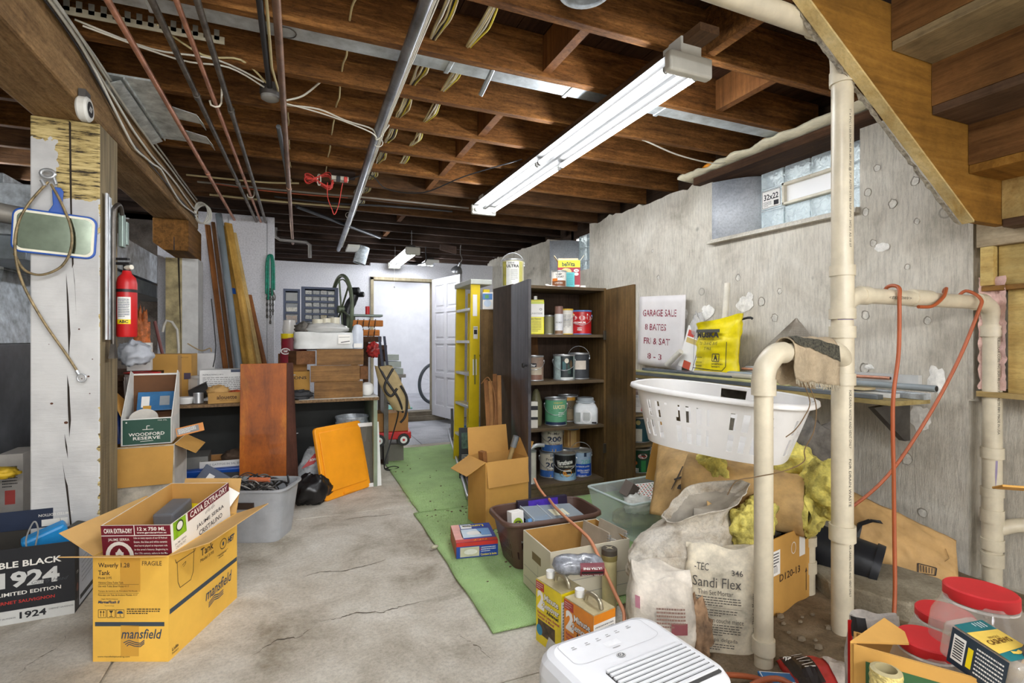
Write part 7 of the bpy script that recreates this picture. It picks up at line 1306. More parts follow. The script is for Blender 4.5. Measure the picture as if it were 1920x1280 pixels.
# clear tote with oddments
CT = plastic_clear('#d9e2de', .3, .2)
t = T('clear_tote', 'clear plastic tote full of oddments in front of the cupboard', 'tote', (1.945, 2.575, .016), .08); b = B()
w_, d_, h_ = .27, .20, .225
b.add([(-w_*.86, -d_*.84, .002), (w_*.86, -d_*.84, .002), (w_*.86, d_*.84, .002), (-w_*.86, d_*.84, .002), (-w_, -d_, h_), (w_, -d_, h_), (w_, d_, h_), (-w_, d_, h_)], [(0, 3, 2, 1), (0, 1, 5, 4), (1, 2, 6, 5), (2, 3, 7, 6), (3, 0, 4, 7)], CT); b.obj('tote_body', t, bevel=.012, solid=.003)
b = B(); rp = [(x, y, h_) for x, y in rr(w_+.008, d_+.008, .03)]; b.tube(rp, .007, plastic_clear('#cfdcda', .75, .2), 8, True); b.obj('tote_rim', t)
lump('tote_contents', 'yellow-green rags filling the bottom of the clear tote', (1.94, 2.575, .03), .20, .14, .11, mat('#75734a', .8, var=.5, vs=12), 'rag', .15, 2.4, 3)
lump('white_plastic', 'crumpled white plastic film in the clear tote', (1.86, 2.52, .13), .10, .08, .10, mat('#cfcfc6', .4, var=.15), 'film', .3, 2.8, 11, fold=.4)
pack('brown_block', 'grey-brown folded carton on top of the clear tote', (1.83, 2.60, .20), .5, .10, .06, .09, mat('#6f635a', .7), rot=(.3, .5, .5)); pack('perforated_board', 'white board patterned with small red and green marks in the clear tote', (2.0, 2.62, .20), -.2, .26, .16, .012, PAPER, lambda b, S: [b.rect(S['t'], .01+.02*i, .012+.016*j, .022+.02*i, .021+.016*j, mat(('#b8503a', '#7a7a70', '#5a7a4a')[(i*2+j) % 3 if i > 6 else (i+j) % 2], .6, var=0)) for i in range(12) for j in range(9)], 'board', rot=(.35, -.05, -.2)); pack('small_grip', 'short yellowish handle standing at the right of the clear tote', (2.0, 2.46, .16), .2, .03, .02, .10, mat('#d0bf8a', .5), cat='handle', rot=(.2, .2, 0))
tag(B().grid(lambda u, v: (1.50+.22*u, 2.45+.3*v, .018+.02*abs(nz(u*4, v*3))), 10, 10, plastic_clear('#d8dfdf', .6, .2)).obj('plastic_sheet'), 'clear plastic sheet on the turf left of the clear tote', 'sheet')
# capped tube
t = T('capped_tube', 'yellowed tube with a dark cap bearing a star, standing by the filing carton', 'tube', (1.215, 1.845, .016)); B().cyl((0, 0, 0), (0, 0, .235), .031, mat('#cbbf8e', .4, var=.12), 26).obj('tube_body', t)
B().lathe([(.033, .205), (.034, .222), (.033, .226)], mat('#8a7d4a', .4), 26).obj('tube_band', t); B().lathe([(.0335, .228), (.0335, .25), (.030, .253), (0, .253)], mat('#4d453b', .5), 26).obj('tube_cap', t); b = B(); f = plane((0, 0, .2535), (1, 0, 0), (0, 1, 0))
b.poly(f, [(.024*(1 if k % 2 == 0 else .3)*math.cos(k*PI/4+.3), .024*(1 if k % 2 == 0 else .3)*math.sin(k*PI/4+.3)) for k in range(8)], mat('#b3a88c', .5), .0006); b.obj('cap_star', t)
# remover cans, steel wool
def p_rem(base):
    def p(b, S):
        f = S['f']; w, h = .15, .235; OR_ = mat('#d8641c', .4)
        b.rect(f, 0, 0, w, h, mat(base, .35)); b.rect(f, .0, h-.035, .05, h-.004, mat('#b8322a', .4), .001); b.fine(f, .004, h-.01, .04, 3, .008, WHITE)
        b.text(f, '2', .03, .165, .042, .07, PAPER, .05); b.text(f, 'Minute', .095, .185, .085, .026, INK, .05, e=.0016); b.text(f, 'Minute', .0945, .186, .082, .023, PAPER, .02, e=.002); b.text(f, 'Remover', .092, .155, .098, .026, INK, .05, e=.0016); b.text(f, 'Remover', .0915, .156, .094, .023, PAPER, .02, e=.002); b.text(f, 'Advanced', .10, .134, .07, .014, INK, .04)
        b.text(f, 'Removes: Latex, Enamel', .075, .115, .13, .012, mat('#b0304a', .4), .03); b.text(f, 'Varnish & More!', .06, .101, .10, .011, mat('#b0304a', .4), .03); b.rect(f, .012, .035, .115, .09, mat('#4a3a26', .5, var=.7, vs=40), .001); b.ell(f, .022, .05, .018, .02, mat('#1f86b0', .4), .0016); b.poly(f, [(.06, .0), (.14, .0), (.14, .04), (.08, .05)], mat('#c9c9c4', .4), .0016)
        r = S['r']; b.rect(r, 0, 0, .1, h, PAPER); b.rect(r, 0, h-.03, .1, h, mat(base, .35), .001); b.fine(r, .006, h-.04, .088, 14, .011, GREY, .4)
    return p
for (x, y, base, lab) in ((.905, 1.715, '#ecd41a', 'yellow oblong paint remover can under the steel wool packet'), (.935, 1.545, '#e58a22', 'orange oblong paint remover can behind the white machine')):
    t = pack('remover_can', lab, (x, y, 0), -1.37, .15, .10, .235, mat('#d9cfa8', .4, .3), p_rem(base), 'can', .004, part='can_body'); B().box(-.074, -.049, .235, .074, .049, .237, mat('#cdbf94', .4, .4, var=.2)).obj('can_top', t)
    B().cyl((-.05, 0, .237), (-.05, 0, .262), .017, WHITE, 18).obj('can_cap', t); B().tube(smooth_path([(-.02, 0, .237), (-.01, 0, .262), (.02, 0, .27), (.05, 0, .262), (.06, 0, .237)], 4), .008, mat('#b3aa94', .3, .7), 8).obj('can_handle', t)
t = T('steel_wool', 'clear packet of grey steel wool with a maroon label lying on the yellow can', 'packet', (.98, 1.70, .263), -.35)
def sw(u, v): a = v*2*PI; e_ = (1-abs(2*u-1)**5)**.5; return (-.10+.2*u, .045*math.cos(a)*e_*(1+.12*nz(u*8, v*4)), .035+.036*math.sin(a)*e_*(1+.15*nz(u*7, v*5, 3)))
B().grid(sw, 22, 22, mat('#7c7f86', .35, .0, var=.45, vs=30, coat=.5, bump=.5, bs=30), wv=True).obj('packet_body', t)
b = B(); f = lambda x, y, e=0: (x, -.0475*math.cos((y-.03)*18)*1.04-e, .035+.0375*math.sin((y-.03)*18)*1.04); MRN = mat('#6e1f2c', .4); 
b.add([f(.0+.09*i/4, -.02+.085*j/6, .003) for i in range(5) for j in range(7)], [(i*7+j, (i+1)*7+j, (i+1)*7+j+1, i*7+j+1) for i in range(4) for j in range(6)], MRN); b.text(f, 'STEEL WOOL', .045, -.008, .08, .018, WHITE, .04, e=.004, flip=True); b.text(f, 'ULTRA FINE', .045, .038, .07, .012, WHITE, .02, e=.004, flip=True); b.line(f, [(.005, .016), (.085, .016)], .012, BLACK, .0036); b.obj('printed_label', t)
# bags of mortar
BAGW = mat('#d3c8b2', .6, var=.3, vs=9, bump=.4, bs=24)
def sack(name, label, loc, rz, w, d, h, m, seed, cat='bag', bulge=.12, topnoise=.03, prints=None, nu=56, nv=26, close=.35, rot=None):
    t = T(name, label, cat, loc, rz, rot=rot)
    def fn(u, v):
        a = u*2*PI; ca, sa = math.cos(a), math.sin(a); k = 1/((abs(ca)**4+abs(sa)**4)**.25); q = 1+bulge*math.sin(PI*min(1, v*1.1))
        c_ = 1-(1-close)*max(0, (v-.8)/.2)**1.5; cr = .06*nz(u*8+seed, v*5)+.035*nz(u*18, v*12+seed)
        return (w/2*ca*k*q*(1+cr), d/2*sa*k*q*c_*(1+cr), h*v+topnoise*v*v*nz(u*5, seed)*2)
    o = B().grid(fn, nu, nv, m, wu=True).obj('bag_body', t); b = B(); top = [fn(i/nu, 1) for i in range(nu)]; n_ = len(top); c0 = (0, 0, h*.97)
    b.add(top+[c0], [(i, (i+1) % n_, n_) for i in range(n_)], m, True); b.obj('bag_top', t)
    if prints:
        def f(x, z, e=0):
            v = z/h; q = 1+bulge*math.sin(PI*min(1, v*1.1)); xx = min(.999, abs(x)/(w/2*q)); y = -d/2*q*((1-xx**4)**.25); c_ = 1-(1-close)*max(0, (v-.8)/.2)**1.5
            return (x, y*c_*1.08-.004-e, z)
        b = B(); prints(b, f); b.obj('printed_label', t)
    return t
INKG = mat('#4b4742', .7, var=0)
def p_sand(b, f):
    b.text(f, '-TEC', -.075, .312, .05, .022, INKG, .0, .2); b.text(f, '346', .045, .30, .038, .018, INKG, .01); b.text(f, 'Sandi Flex', -.025, .262, .165, .036, INKG, .0, .05); b.text(f, 'Thin Set Mortar', -.03, .226, .12, .018, INKG, .0); b.fine(f, -.10, .21, .16, 4, .009, INKG, .35, 1); b.line(f, [(-.10, .172), (.06, .172)], .001, INKG); b.fine(f, -.10, .165, .15, 3, .009, INKG, .35, 2)
    b.text(f, 'Mortier en couche mince', -.02, .128, .17, .018, INKG); b.fine(f, -.10, .112, .16, 5, .009, INKG, .35, 3); b.text(f, 'de capa delgada', -.015, .055, .12, .018, INKG); b.fine(f, -.10, .04, .14, 3, .009, INKG, .35, 4); b.text(f, 'Sandi Flex  Thin Set Mortar', .098, .14, .19, .010, INKG, rot=PI/2)
sack('mortar_bag', 'upright mortar bag with dark lettering and number 346 behind the standpipe', (1.462, 1.475, .01), -.62, .245, .13, .365, BAGW, 3, prints=p_sand)
def p_tec(b, f): b.text(f, 'TEC', -.065, .11, .055, .035, INKG, 0, .25, rot=-.5); b.rect(f, .02, .12, .075, .16, mat('#8a4a4f', .6), .001, 3); b.fine(f, -.03, .21, .10, 6, .012, mat('#8f6f62', .6), .5); b.rect(f, -.10, .2, -.085, .24, mat('#c98a9a', .6), .001)
sack('torn_bag', 'torn white mortar bag slumped behind the white machine', (1.22, 1.52, .01), -.5, .21, .16, .30, mat('#d3cabc', .65, var=.25, vs=8, bump=.3), 9, topnoise=.05, prints=p_tec, close=.7)
lump('torn_paper', 'crumpled brown inner paper of the torn bag beside the lettered mortar bag', (1.325, 1.45, .0), .05, .06, .22, mat('#9a7a5c', .85, var=.4, vs=10, bump=.4), 'paper', .3, 2.6, 33, fold=.5)
t = T('blue_pail', 'dark blue pail with white print under the big white sack', 'pail', (1.40, 1.60, 0)); B().lathe([(0, 0), (.115, 0), (.125, .2), (0, .2)], mat('#1f3a5f', .4, var=.15), 28).obj('pail_body', t); b = B(); b.text(wrap(.123, 0, -.5), 'MIX', 0, .12, .1, .03, PAPER, .02, e=.006); b.obj('printed_label', t)
# large open white sack
WS = concrete('dirty_plastic', '#d6cdbd', '#a8957a', '#e6e0d6', 0, False, .5, 7.)
t = T('white_sack', 'large dirty white plastic sack gaping open at the top', 'sack', (1.445, 1.665, .155), -.15)
def ws(u, v):
    a = u*2*PI; ca, sa = math.cos(a), math.sin(a); r = .165+.035*math.sin(PI*min(1, v*1.3))-.03*v; fl = max(0, v-.7)/.3
    r2 = r*(1-.28*math.sin(PI*min(1, fl*1.1))*(1 if ca < .2 else .5))+.055*fl*max(0, ca); rg = abs(nz(u*7, v*2.2, 1)); cr = .16*(rg-.25)+.10*(abs(nz(u*15, v*5, 7))-.2)+.05*nz(u*30, v*14, 3)
    return (r2*1.15*ca*(1+cr)+.10*v*v-.02, r2*.85*sa*(1+cr), .33*v+.07*v*v*max(-.8, ca)+.03*nz(u*7, 2)*v+.02*nz(u*5, v*8, 9))
o = B().grid(ws, 110, 60, WS, wu=True).obj('sack_body', t, solid=.003); top = [ws(i/64, .93) for i in range(64)]
B().grid(lambda u, v: (lambda p: (p[0]*(1-v*.98)+.05*v, p[1]*(1-v*.98), p[2]-.05*v-.02*math.sin(v*PI)))(ws(u, .9)), 40, 8, mat('#b0a798', .7, var=.2), wu=True).obj('sack_contents', t)
lump('sack_base', 'grubby lower bulge of another white sack below the gaping sack', (1.46, 1.67, .02), .19, .15, .20, mat('#beb5a3', .6, var=.35, vs=6), 'sack', .1, 2.2, 15, fold=.15)
# d120 carton under the insulation
def p_d(b, S): b.text(S['f'], 'D120-13', .17, .15, .17, .03, mat('#4a3520', .7), .01); b.rect(S['f'], .02, .17, .09, .27, PAPER); b.fine(S['f'], .03, .26, .05, 5, .012, INK); [b.rect(S['f'], .03+k*.005, .18, .03+k*.005+.0025, .205, INK) for k in range(8)]; b.rect(S['f'], .25, .2, .30, .29, PAPER); b.ring(S['f'], .2, .25, .02, .025, .003, PAPER); b.line(S['f'], [(.31, .04), (.31, .12)], .005, mat('#4a3520', .7)); b.poly(S['f'], [(.30, .12), (.32, .12), (.31, .14)], mat('#4a3520', .7))
carton('parts_carton', 'brown carton stamped with black letters under the insulation beside the standpipe', (1.878, 1.66, .02), .22, .34, .25, .32, CARD, (('r', .1, 40),), CARD_D, p_d)
lump('dark_film', 'crumpled dark plastic in the stamped brown carton', (1.83, 1.63, .24), .09, .08, .12, mat('#3a3733', .3, var=.4), 'film', .3, 3, 4, fold=.4)
# insulation
FLUFF = mat('#d3c468', .95, var=.38, vs=14, bump=1., bs=45)
def fluffy(b, fn, nu, nv, amp=.02, wu=False, seed=0):
    b.grid(lambda u, v: (lambda p: tuple(p[i]+amp*(nz(p[0]*16+seed, p[1]*16, p[2]*16+i*9)+.7*nz(p[0]*40, p[1]*40+seed, p[2]*40+i*5)) for i in range(3)))(fn(u, v)), nu, nv, FLUFF, wu=wu)
t = T('insulation_roll', 'big kraft-faced roll of yellow insulation lying under the laundry basket', 'insulation', (1.80, 1.985, .455), math.atan2(-.47, .30)); L_ = .50
def sec(a, x, R_): return (x, R_*math.cos(a)*(1.0+.05*nz(x*3, a)), R_*.88*math.sin(a)+.018*nz(x*6, a*2, 2)-.09*x)
b = B(); b.grid(lambda u, v: sec(-1.0+u*4.6+PI*.5-1.2, -.02+L_*v+.02*nz(u*9, 1)*v, .152+.006*nz(u*8, v*8)), 44, 24, KRAFT); o = b.obj('kraft_facing', t, solid=.003)
b = B(); fluffy(b, lambda u, v: sec(u*2*PI, L_*v, .138), 40, 22, .012, True); b.grid(lambda u, v: sec(u*2*PI, .49+.04*nz(u*9, v*5)+.09*(1-v), .145*v+.02*nz(u*7, v*7, 2)), 40, 10, FLUFF, wu=True); b.obj('glass_wool', t)
b = B(); FL = mat('#3b3128', .7, var=0); fp = lambda x, y, e=0: sec(PI+.25-y/.15, .24+x, .162+e)
b.poly(fp, [(.10+.03*math.cos(a)*(1+.35*math.sin(a*5)), -.02+.028*math.sin(a)*(1+.3*math.cos(a*4))) for a in [i*PI/12 for i in range(24)]], FL, .004); b.line(fp, [(.04, .05), (.13, .05)], .003, FL, .004); b.fine(fp, .03, .03, .05, 3, .012, FL, .3); b.obj('printed_mark', t)
# left batt, bent sheet with kraft face
def P3(a, b_, t_): return Vector(a)+(Vector(b_)-Vector(a))*t_
TL, TR_, BL_, BR_ = (1.86, 2.30, .60), (2.02, 1.94, .585), (1.65, 2.12, .285), (1.69, 1.82, .33)
t = T('insulation_batt', 'kraft-faced insulation batt slanting down left of the big roll, with black lettering', 'insulation', (0, 0, 0))
nrm = Vector((-.8, -.45, .35)).normalized()
def batt(u, v, off=0): p = P3(P3(BL_, BR_, u), P3(TL, TR_, u), v)+nrm*(off+.05*math.sin(PI*v)*math.sin(PI*u)+.012*nz(u*5, v*6, 3)); return tuple(p)
B().grid(lambda u, v: batt(u*1.5-.05, v*1.05-.04), 26, 26, KRAFT).obj('kraft_facing', t, solid=.003)
b = B(); fluffy(b, lambda u, v: batt(u*1.45-.03, v, -.05), 26, 26, .014); fluffy(b, lambda u, v: batt(1.42+.02*math.sin(u*9), v, -.09*u), 6, 26, .02); b.obj('glass_wool', t)
b = B(); f = lambda x, y, e=0: batt(.45+x/.34*1.0, .36+y/.42, .010+e)
b.text(f, 'Gol', .06, .05, .085, .16, FL, .04, rot=PI*.0+2.2, e=.002); b.text(f, 'THERMAFIBER INSULATION', .0, .06, .012, .0, FL) if 0 else None; b.line(f, [(-.03, -.02), (.0, .12)], .006, FL, .002); b.text(f, 'Fl', .13, .03, .05, .05, FL, .04, rot=2.2, e=.002); b.obj('printed_mark', t)
t = T('kraft_offcut', 'folded kraft insulation offcut with a dark torn corner behind the mortar bag', 'insulation', (1.64, 1.66, .24), -.5); B().grid(lambda u, v: (-.06+.20*u, -.02+.02*math.sin(v*4)+.015*nz(u*5, v*5), .24*v*(1-.35*u)-.05*u), 16, 16, KRAFT).obj('kraft_facing', t, solid=.004); B().slab([(.10, -.04, .0), (.15, -.03, -.04), (.16, -.03, .03), (.12, -.04, .14)], (0, .004, 0), mat('#2c2620', .6)).obj('dark_corner', t)
for (c, s, lab, sd) in (((2.07, 1.50, .42), (.085, .09, .22), 'ragged end of yellow glass wool at the stack end of the big roll', 12), ((1.66, 1.53, .335), (.08, .06, .15), 'tuft of yellow glass wool under the big roll behind the standpipe', 14), ((1.80, 1.88, .45), (.05, .10, .17), 'strip of yellow glass wool between the kraft batt and the roll', 16), ((2.12, 1.57, .40), (.10, .09, .17), 'tuft of yellow glass wool hanging beside the drain stack', 1), ((1.80, 1.60, .33), (.08, .06, .16), 'tuft of yellow glass wool right of the standpipe', 5), ((2.22, 1.80, .48), (.11, .13, .16), 'mound of yellow glass wool behind the laundry basket', 8)):
    o = lump('glass_wool', lab, c, *s, FLUFF, 'insulation', .3, 2.6, sd, nu=40, nv=30)
pack('flat_carton', 'brown carton flap standing behind the left insulation batt', (2.02, 2.42, .30), -.5, .30, .01, .36, CARD, rot=(0, .2, -.5)); lump('hidden_bundle', 'grey bundle of junk behind the laundry basket by the wall', (2.45, 1.85, .3), .14, .16, .42, mat('#5d5750', .8, var=.5, vs=9), 'bundle', .3, 2.8, 41)
pack('support_carton', 'large brown carton under the insulation pile', (2.12, 2.05, .02), .1, .40, .42, .28, CARD_D)
# laundry basket
LB = mat('#e2e0de', .35, var=.03); bx = T('laundry_basket', 'white oval laundry basket with slotted sides on the insulation pile', 'basket', (1.655, 1.70, .69), rot=(0, .075, math.radians(-61.2)))
def holes(i, v, p):
    a = i/192*360
    if not (.13 < v < .80): return False
    x = p[0]
    if abs(v-.47) < .035: return False
    side = abs(p[1]) > .12
    if side:
        k = i % 4
        if k < 2: return False
        for g0, g1 in ((-.25, -.15), (-.10, .03), (.10, .25)):
            if g0 < x < g1: return True
        return False
    return v < .75 and i % 4 > 1 and abs(p[1]) < .1
slotted('basket_body', bx, .69, .45, .24, LB, 2, lambda i, v, p: holes(i, v, p) or (.80 < v < .96 and p[1] > .15 and -.06 < p[0] < .06), .80, sq=3.0, rim=.016, th=.0035, nv=28)
# cloth on the branch of the standpipe
CL = mat('#a8977c', .9, var=.15, vs=12, bump=.6, bs=90)
t = T('wrapped_cloth', 'dirty beige cloth with a dark woven band draped over the standpipe elbow', 'cloth', (1.60, 1.322, 1.117))
def cl(u, v):
    x = .01+.225*u; q = (v-.42); r = .042
    if abs(q) < .16: a = q/.16*PI/2; return (x, r*math.sin(a)*(-1 if 0 else 1)*-1*-1, r*math.cos(a)+.006*nz(x*30, v*5))
    s = (abs(q)-.16); L2 = .20+.05*u; y = r*(1 if q > 0 else -1)
    return (x+.03*s*nz(u*3, 2)+.02*s, y*(1+.5*s)+.018*nz(x*22, v*4, 3)*min(1, s*6), -s*(.42 if q < 0 else .3)*(1+.25*u)+.008*nz(x*30, 1))
B().grid(cl, 30, 40, CL).obj('cloth_body', t, solid=.004)
def clf(x, y, e=0): p = cl(x, y); return (p[0], p[1]-(.004+e), p[2]+(.004+e))
BAND = mat('#3f3d34', .95, var=.8, vs=120)
b = B(); b.add([clf(i/16, .30-.14*i/16+.12*j/5, .001) for i in range(17) for j in range(6)], [(i*6+j, (i+1)*6+j, (i+1)*6+j+1, i*6+j+1) for i in range(16) for j in range(5)], BAND); b.obj('woven_band', t)
b = B()
for k in range(70): u = k/70; p = cl(u, 0); b.tube([p, (p[0]+random.uniform(-.004, .004), p[1]-.002, p[2]-random.uniform(.008, .022))], .0013, mat('#c4b8a0', .9), 3, caps=False)
stuff(b.obj('fringe', t))
for k, pts in enumerate(([(1.64, 1.27, 1.0), (1.66, 1.26, .93), (1.63, 1.26, .88), (1.58, 1.255, .84), (1.53, 1.25, .82)], [(1.66, 1.27, 1.0), (1.69, 1.26, .92), (1.68, 1.26, .83), (1.62, 1.25, .77), (1.61, 1.245, .73), (1.50, 1.235, .71), (1.44, 1.30, .68), (1.40, 1.34, .66), (1.38, 1.36, .61)])): rope('brown_string', ('short', 'long')[k]+' thin brown string hanging from the wrapped cloth over the basket', pts, .0018, mat('#6e5638', .8), 'string')
# orange extension cord
OC = mat('#a8552e', .5, var=.05)
rope('extension_cable', 'orange cord wound on the branch pipe and hanging to the rubble beside the stack', [(2.235, 1.38, 1.30), (2.23, 1.35, 1.365), (2.22, 1.30, 1.36), (2.20, 1.285, 1.30), (2.195, 1.285, 1.1), (2.16, 1.285, .9), (2.165, 1.285, .6), (2.16, 1.28, .4), (2.13, 1.26, .2), (2.09, 1.24, .08), (2.06, 1.22, .03)], .0075, OC)
rope('extension_cable', 'orange cord slanting down from the wall elbow to the insulation', [(2.34, 1.295, 1.285), (2.42, 1.287, 1.29), (2.50, 1.29, 1.33), (2.58, 1.32, 1.372), (2.66, 1.37, 1.36), (2.74, 1.375, 1.33), (2.765, 1.34, 1.37), (2.765, 1.285, 1.33), (2.74, 1.283, 1.27), (2.66, 1.32, 1.05), (2.53, 1.37, .80), (2.40, 1.45, .55), (2.27, 1.53, .40), (2.18, 1.58, .36)], .007, OC)
rope('extension_cable', 'pale orange cord draped from the tall carton over the baskets to the torn bag', [(1.335, 2.85, .30), (1.345, 2.80, .25), (1.36, 2.69, .20), (1.27, 2.52, .275), (1.245, 2.40, .27), (1.20, 2.20, .285), (1.185, 2.02, .282), (1.168, 1.905, .272), (1.163, 1.80, .20), (1.165, 1.73, .14), (1.15, 1.65, .11), (1.12, 1.60, .10), (1.11, 1.56, .08)], .0075, mat('#cf8a64', .5))
rope('extension_cable', 'loops of rust orange cord on the floor beside the mortar bag', [(1.20, 1.32, .03), (1.30, 1.28, .05), (1.40, 1.22, .04), (1.41, 1.12, .02), (1.32, 1.08, .02), (1.24, 1.16, .02), (1.32, 1.21, .05), (1.42, 1.17, .07), (1.44, 1.05, .03)], .009, mat('#a5542c', .5))
# right wall foot: kraft sack, black bucket, broken slab
t = T('kraft_sack', 'brown paper yard sack with a black curved mark lying against the concrete wall', 'bag', (0, 0, 0))
k0, k1, k2, k3 = (2.62, 1.90, .40), (2.87, 1.43, .20), (2.75, 1.36, .04), (2.48, 1.66, .10); kn = Vector((-.7, -.35, .6)).normalized()
def ks(u, v, o=0): p = P3(P3(k0, k1, u), P3(k3, k2, u), v)+kn*(.05*math.sin(PI*u)*math.sin(PI*v)+.022*nz(u*6, v*4, 2)+.01*nz(u*14, v*10)+o); return tuple(p)
B().grid(ks, 36, 22, mat('#c49d66', .75, var=.12, vs=6, bump=.3, bs=18)).obj('sack_body', t, solid=.006)
b = B(); f = lambda x, y, e=0: ks(x, y, .008+e); b.line(f, [(.05, .95), (.12, .75), (.2, .55), (.32, .42), (.42, .38)], .045, BLACK, .002); b.line(f, [(.06, .98), (.12, 1.0), (.18, .93)], .03, BLACK, .002); b.line(f, [(.66, .84), (.82, .82), (.8, .96), (.64, .98), (.66, .84)], .012, INK, .002)
for k in range(5): b.line(f, [(.68+.025*k, .85), (.67+.025*k, .95)], .008, INK, .002)
b.line(f, [(.92, .3), (.94, .5), (.9, .62)], .006, mat('#8a6a40', .8), .002); b.rect(f, .1, .1, .14, .17, INK, .002); b.obj('printed_mark', t)
t = T('black_bucket', 'black plastic bucket lying on its side behind the drain stack', 'bucket', (2.34, 1.60, .14), rot=(PI/2+.25, .2, .55)); B().lathe([(0, -.13), (.10, -.13), (.115, .13), (.121, .13), (.121, .10), (.108, .12), (.095, -.11), (0, -.12)], mat('#1e2126', .35), 32).obj('bucket_body', t)
t = T('white_coupling', 'short white plastic pipe coupling standing beside the stamped carton', 'pipe', (2.09, 1.60, .02)); B().cyl((0, 0, 0), (0, 0, .25), .032, PVC, 20).cyl((0, 0, .1), (0, 0, .15), .038, PVC, 20).cyl((0, 0, .22), (0, 0, .26), .038, PVC, 20).obj('pipe_body', t)
SLB = concrete('broken_slab', '#aba08a', '#857a66', '#c6bba5', 0, False, .9, 5.)
t = T('concrete_block', 'broken slab of concrete lying on the dirt beside the drain stack', 'block', (0, 0, 0)); q = [(2.10, 1.50), (2.16, 1.64), (2.36, 1.66), (2.53, 1.50), (2.56, 1.33), (2.40, 1.22), (2.20, 1.26)]; b = B()
n_ = len(q); bot = [(x+.01, y, .02) for x, y in q]; top = [(x+.015*nz(x*9, y*9), y+.015*nz(x*7, y*5, 3), .115+.02*(x-2.2)+.012*nz(x*9, y*9, 5)) for x, y in q]; b.add([*bot, *top], [tuple(range(n_))[::-1], tuple(range(n_, 2*n_)), *[(i, (i+1) % n_, (i+1) % n_+n_, i+n_) for i in range(n_)]], SLB); o = b.obj('block_body', t, bevel=.012, seg=3)
R = random.Random(12); b = B()
for k in range(70):
    x, y = R.uniform(1.7, 2.75), R.uniform(.95, 1.5); s = R.uniform(.003, .014); b.lathe([(.001, 0), (s, s*.3), (s*.9, s), (.001, s*1.3)], mat('#7d705c', .9), 6, (x, y, .028), smooth=False, sx=1.3)
stuff(tag(b.obj('gravel'), 'grey-brown pebbles scattered over the dirt around the pipes', 'gravel'))
# ================================================================ DEHUMIDIFIER
DH = mat('#d4d4d6', .35, var=.02); t = T('dehumidifier', 'white dehumidifier with a louvred top at the bottom of the picture', 'machine', (.628, .868, 0), .11)
w2, d2, H_ = .158, .138, .5
b = B(); vs = []; lev = [(0, .0, .0), (.46, 0, 0), (.482, .004, .0), (.495, .012, 0), (.5, .024, 0)]; ring_ = rr(w2, d2, .045, 8); fs = []
for z, ins, _ in lev: vs += [(x*(1-ins/w2), y*(1-ins/d2), z) for x, y in ring_]
n_ = len(ring_)
for k in range(len(lev)-1): fs += [(k*n_+i, k*n_+(i+1) % n_, (k+1)*n_+(i+1) % n_, (k+1)*n_+i) for i in range(n_)]
fs.append(tuple(range((len(lev)-1)*n_, len(lev)*n_))); b.add(vs, fs, DH, False); b.obj('housing', t)
b = B(); slots = []
for k in range(9): y = -.012-.0118*k; x0 = -.085+.0*k; b.box(-.075, y, .500, .125, y+.0062, .5045, DH)
b.obj('louvre', t); B().prism([(x*.66+.025, y*.40-.0605, .5002) for x, y in rr(w2*.98, d2, .012)], (0, 0, .0006), mat('#3b3a38', .7)).obj('grille_recess', t)
b = B(); f = plane((0, 0, .5), (1, 0, 0), (0, 1, 0)); LG = mat('#b4b4b6', .5, var=0); pts = [(x*.72, y*.30+.075) for x, y in rr(w2, d2*1.0, .05)]; b.line(f, pts+[pts[0]], .0012, LG, .0008)
for k, (x, y) in enumerate(((-.085, .085), (-.05, .085), (-.02, .086), (.008, .088), (.035, .09), (.07, .092))): b.rect(f, x-.006, y-.002, x+.006, y, GREY, .0008); b.rect(f, x-.004, y+.004, x+.004, y+.006, GREY, .0008)
b.rect(f, -.02, .055, .018, .072, mat('#dededf', .3), .0008); b.rect(f, -.012, .047, .008, .049, GREY, .0008)
b.ell(f, -.012, .022, .0105, .0085, mat('#55565a', .4), .0008, 24); b.ring(f, -.012, .022, .0095, .0076, .001, WHITE, .0012); b.text(f, 'GE', -.012, .022, .010, .008, WHITE, .0, .3, e=.0014); b.obj('control_print', t)
B().box(-w2-.001, -.10, .2, -w2+.001, -.098, .46, LG).obj('side_seam', t)
# ================================================================ JARS AND SCRAPS AT THE LOWER RIGHT CORNER
JC = plastic_clear('#c9c2b8', .34, .06); RL = mat('#cf3033', .6, var=.05, spec=.25)
def jar(label, x, y, z, r, h, lr, tilt=(0, 0, 0), stuffc=None):
    t = T('clear_jar', label, 'jar', (x, y, z), rot=tilt)
    B().lathe([(0, 0), (r*.9, 0), (r, .012), (r, h*.62), (r*.95, h*.75), (lr*.98, h*.88), (lr*.94, h*.93)], JC, 36, sq=3.2 if r < .08 else 0).obj('jar_body', t)
    B().lathe([(lr*1.02, h*.9), (lr*1.04, h*.91), (lr*1.04, h), (lr*.99, h+.003), (0, h+.003)], RL, 36).obj('jar_lid', t)
    B().lathe([(lr*.97, h*.865), (lr*1.03, h*.87), (lr*1.03, h*.885), (lr*.97, h*.89)], plastic_clear('#e6e2da', .8), 36).obj('neck_ring', t)
    if stuffc: B().lathe([(0, .006), (r*.86, .006), (r*.9, h*.4), (r*.6, h*.55), (0, h*.5)], mat(stuffc, .8, var=.5, vs=18), 20).obj('jar_contents', t)
    return t
bt = math.radians(-56.3)
pack('support_crate', 'crate under the green fruit carton at the lower right corner', (1.32, .60, 0), bt, .40, .30, .23, DWOOD, cat='crate')
GRB = mat('#2f5a34', .6, var=.08)
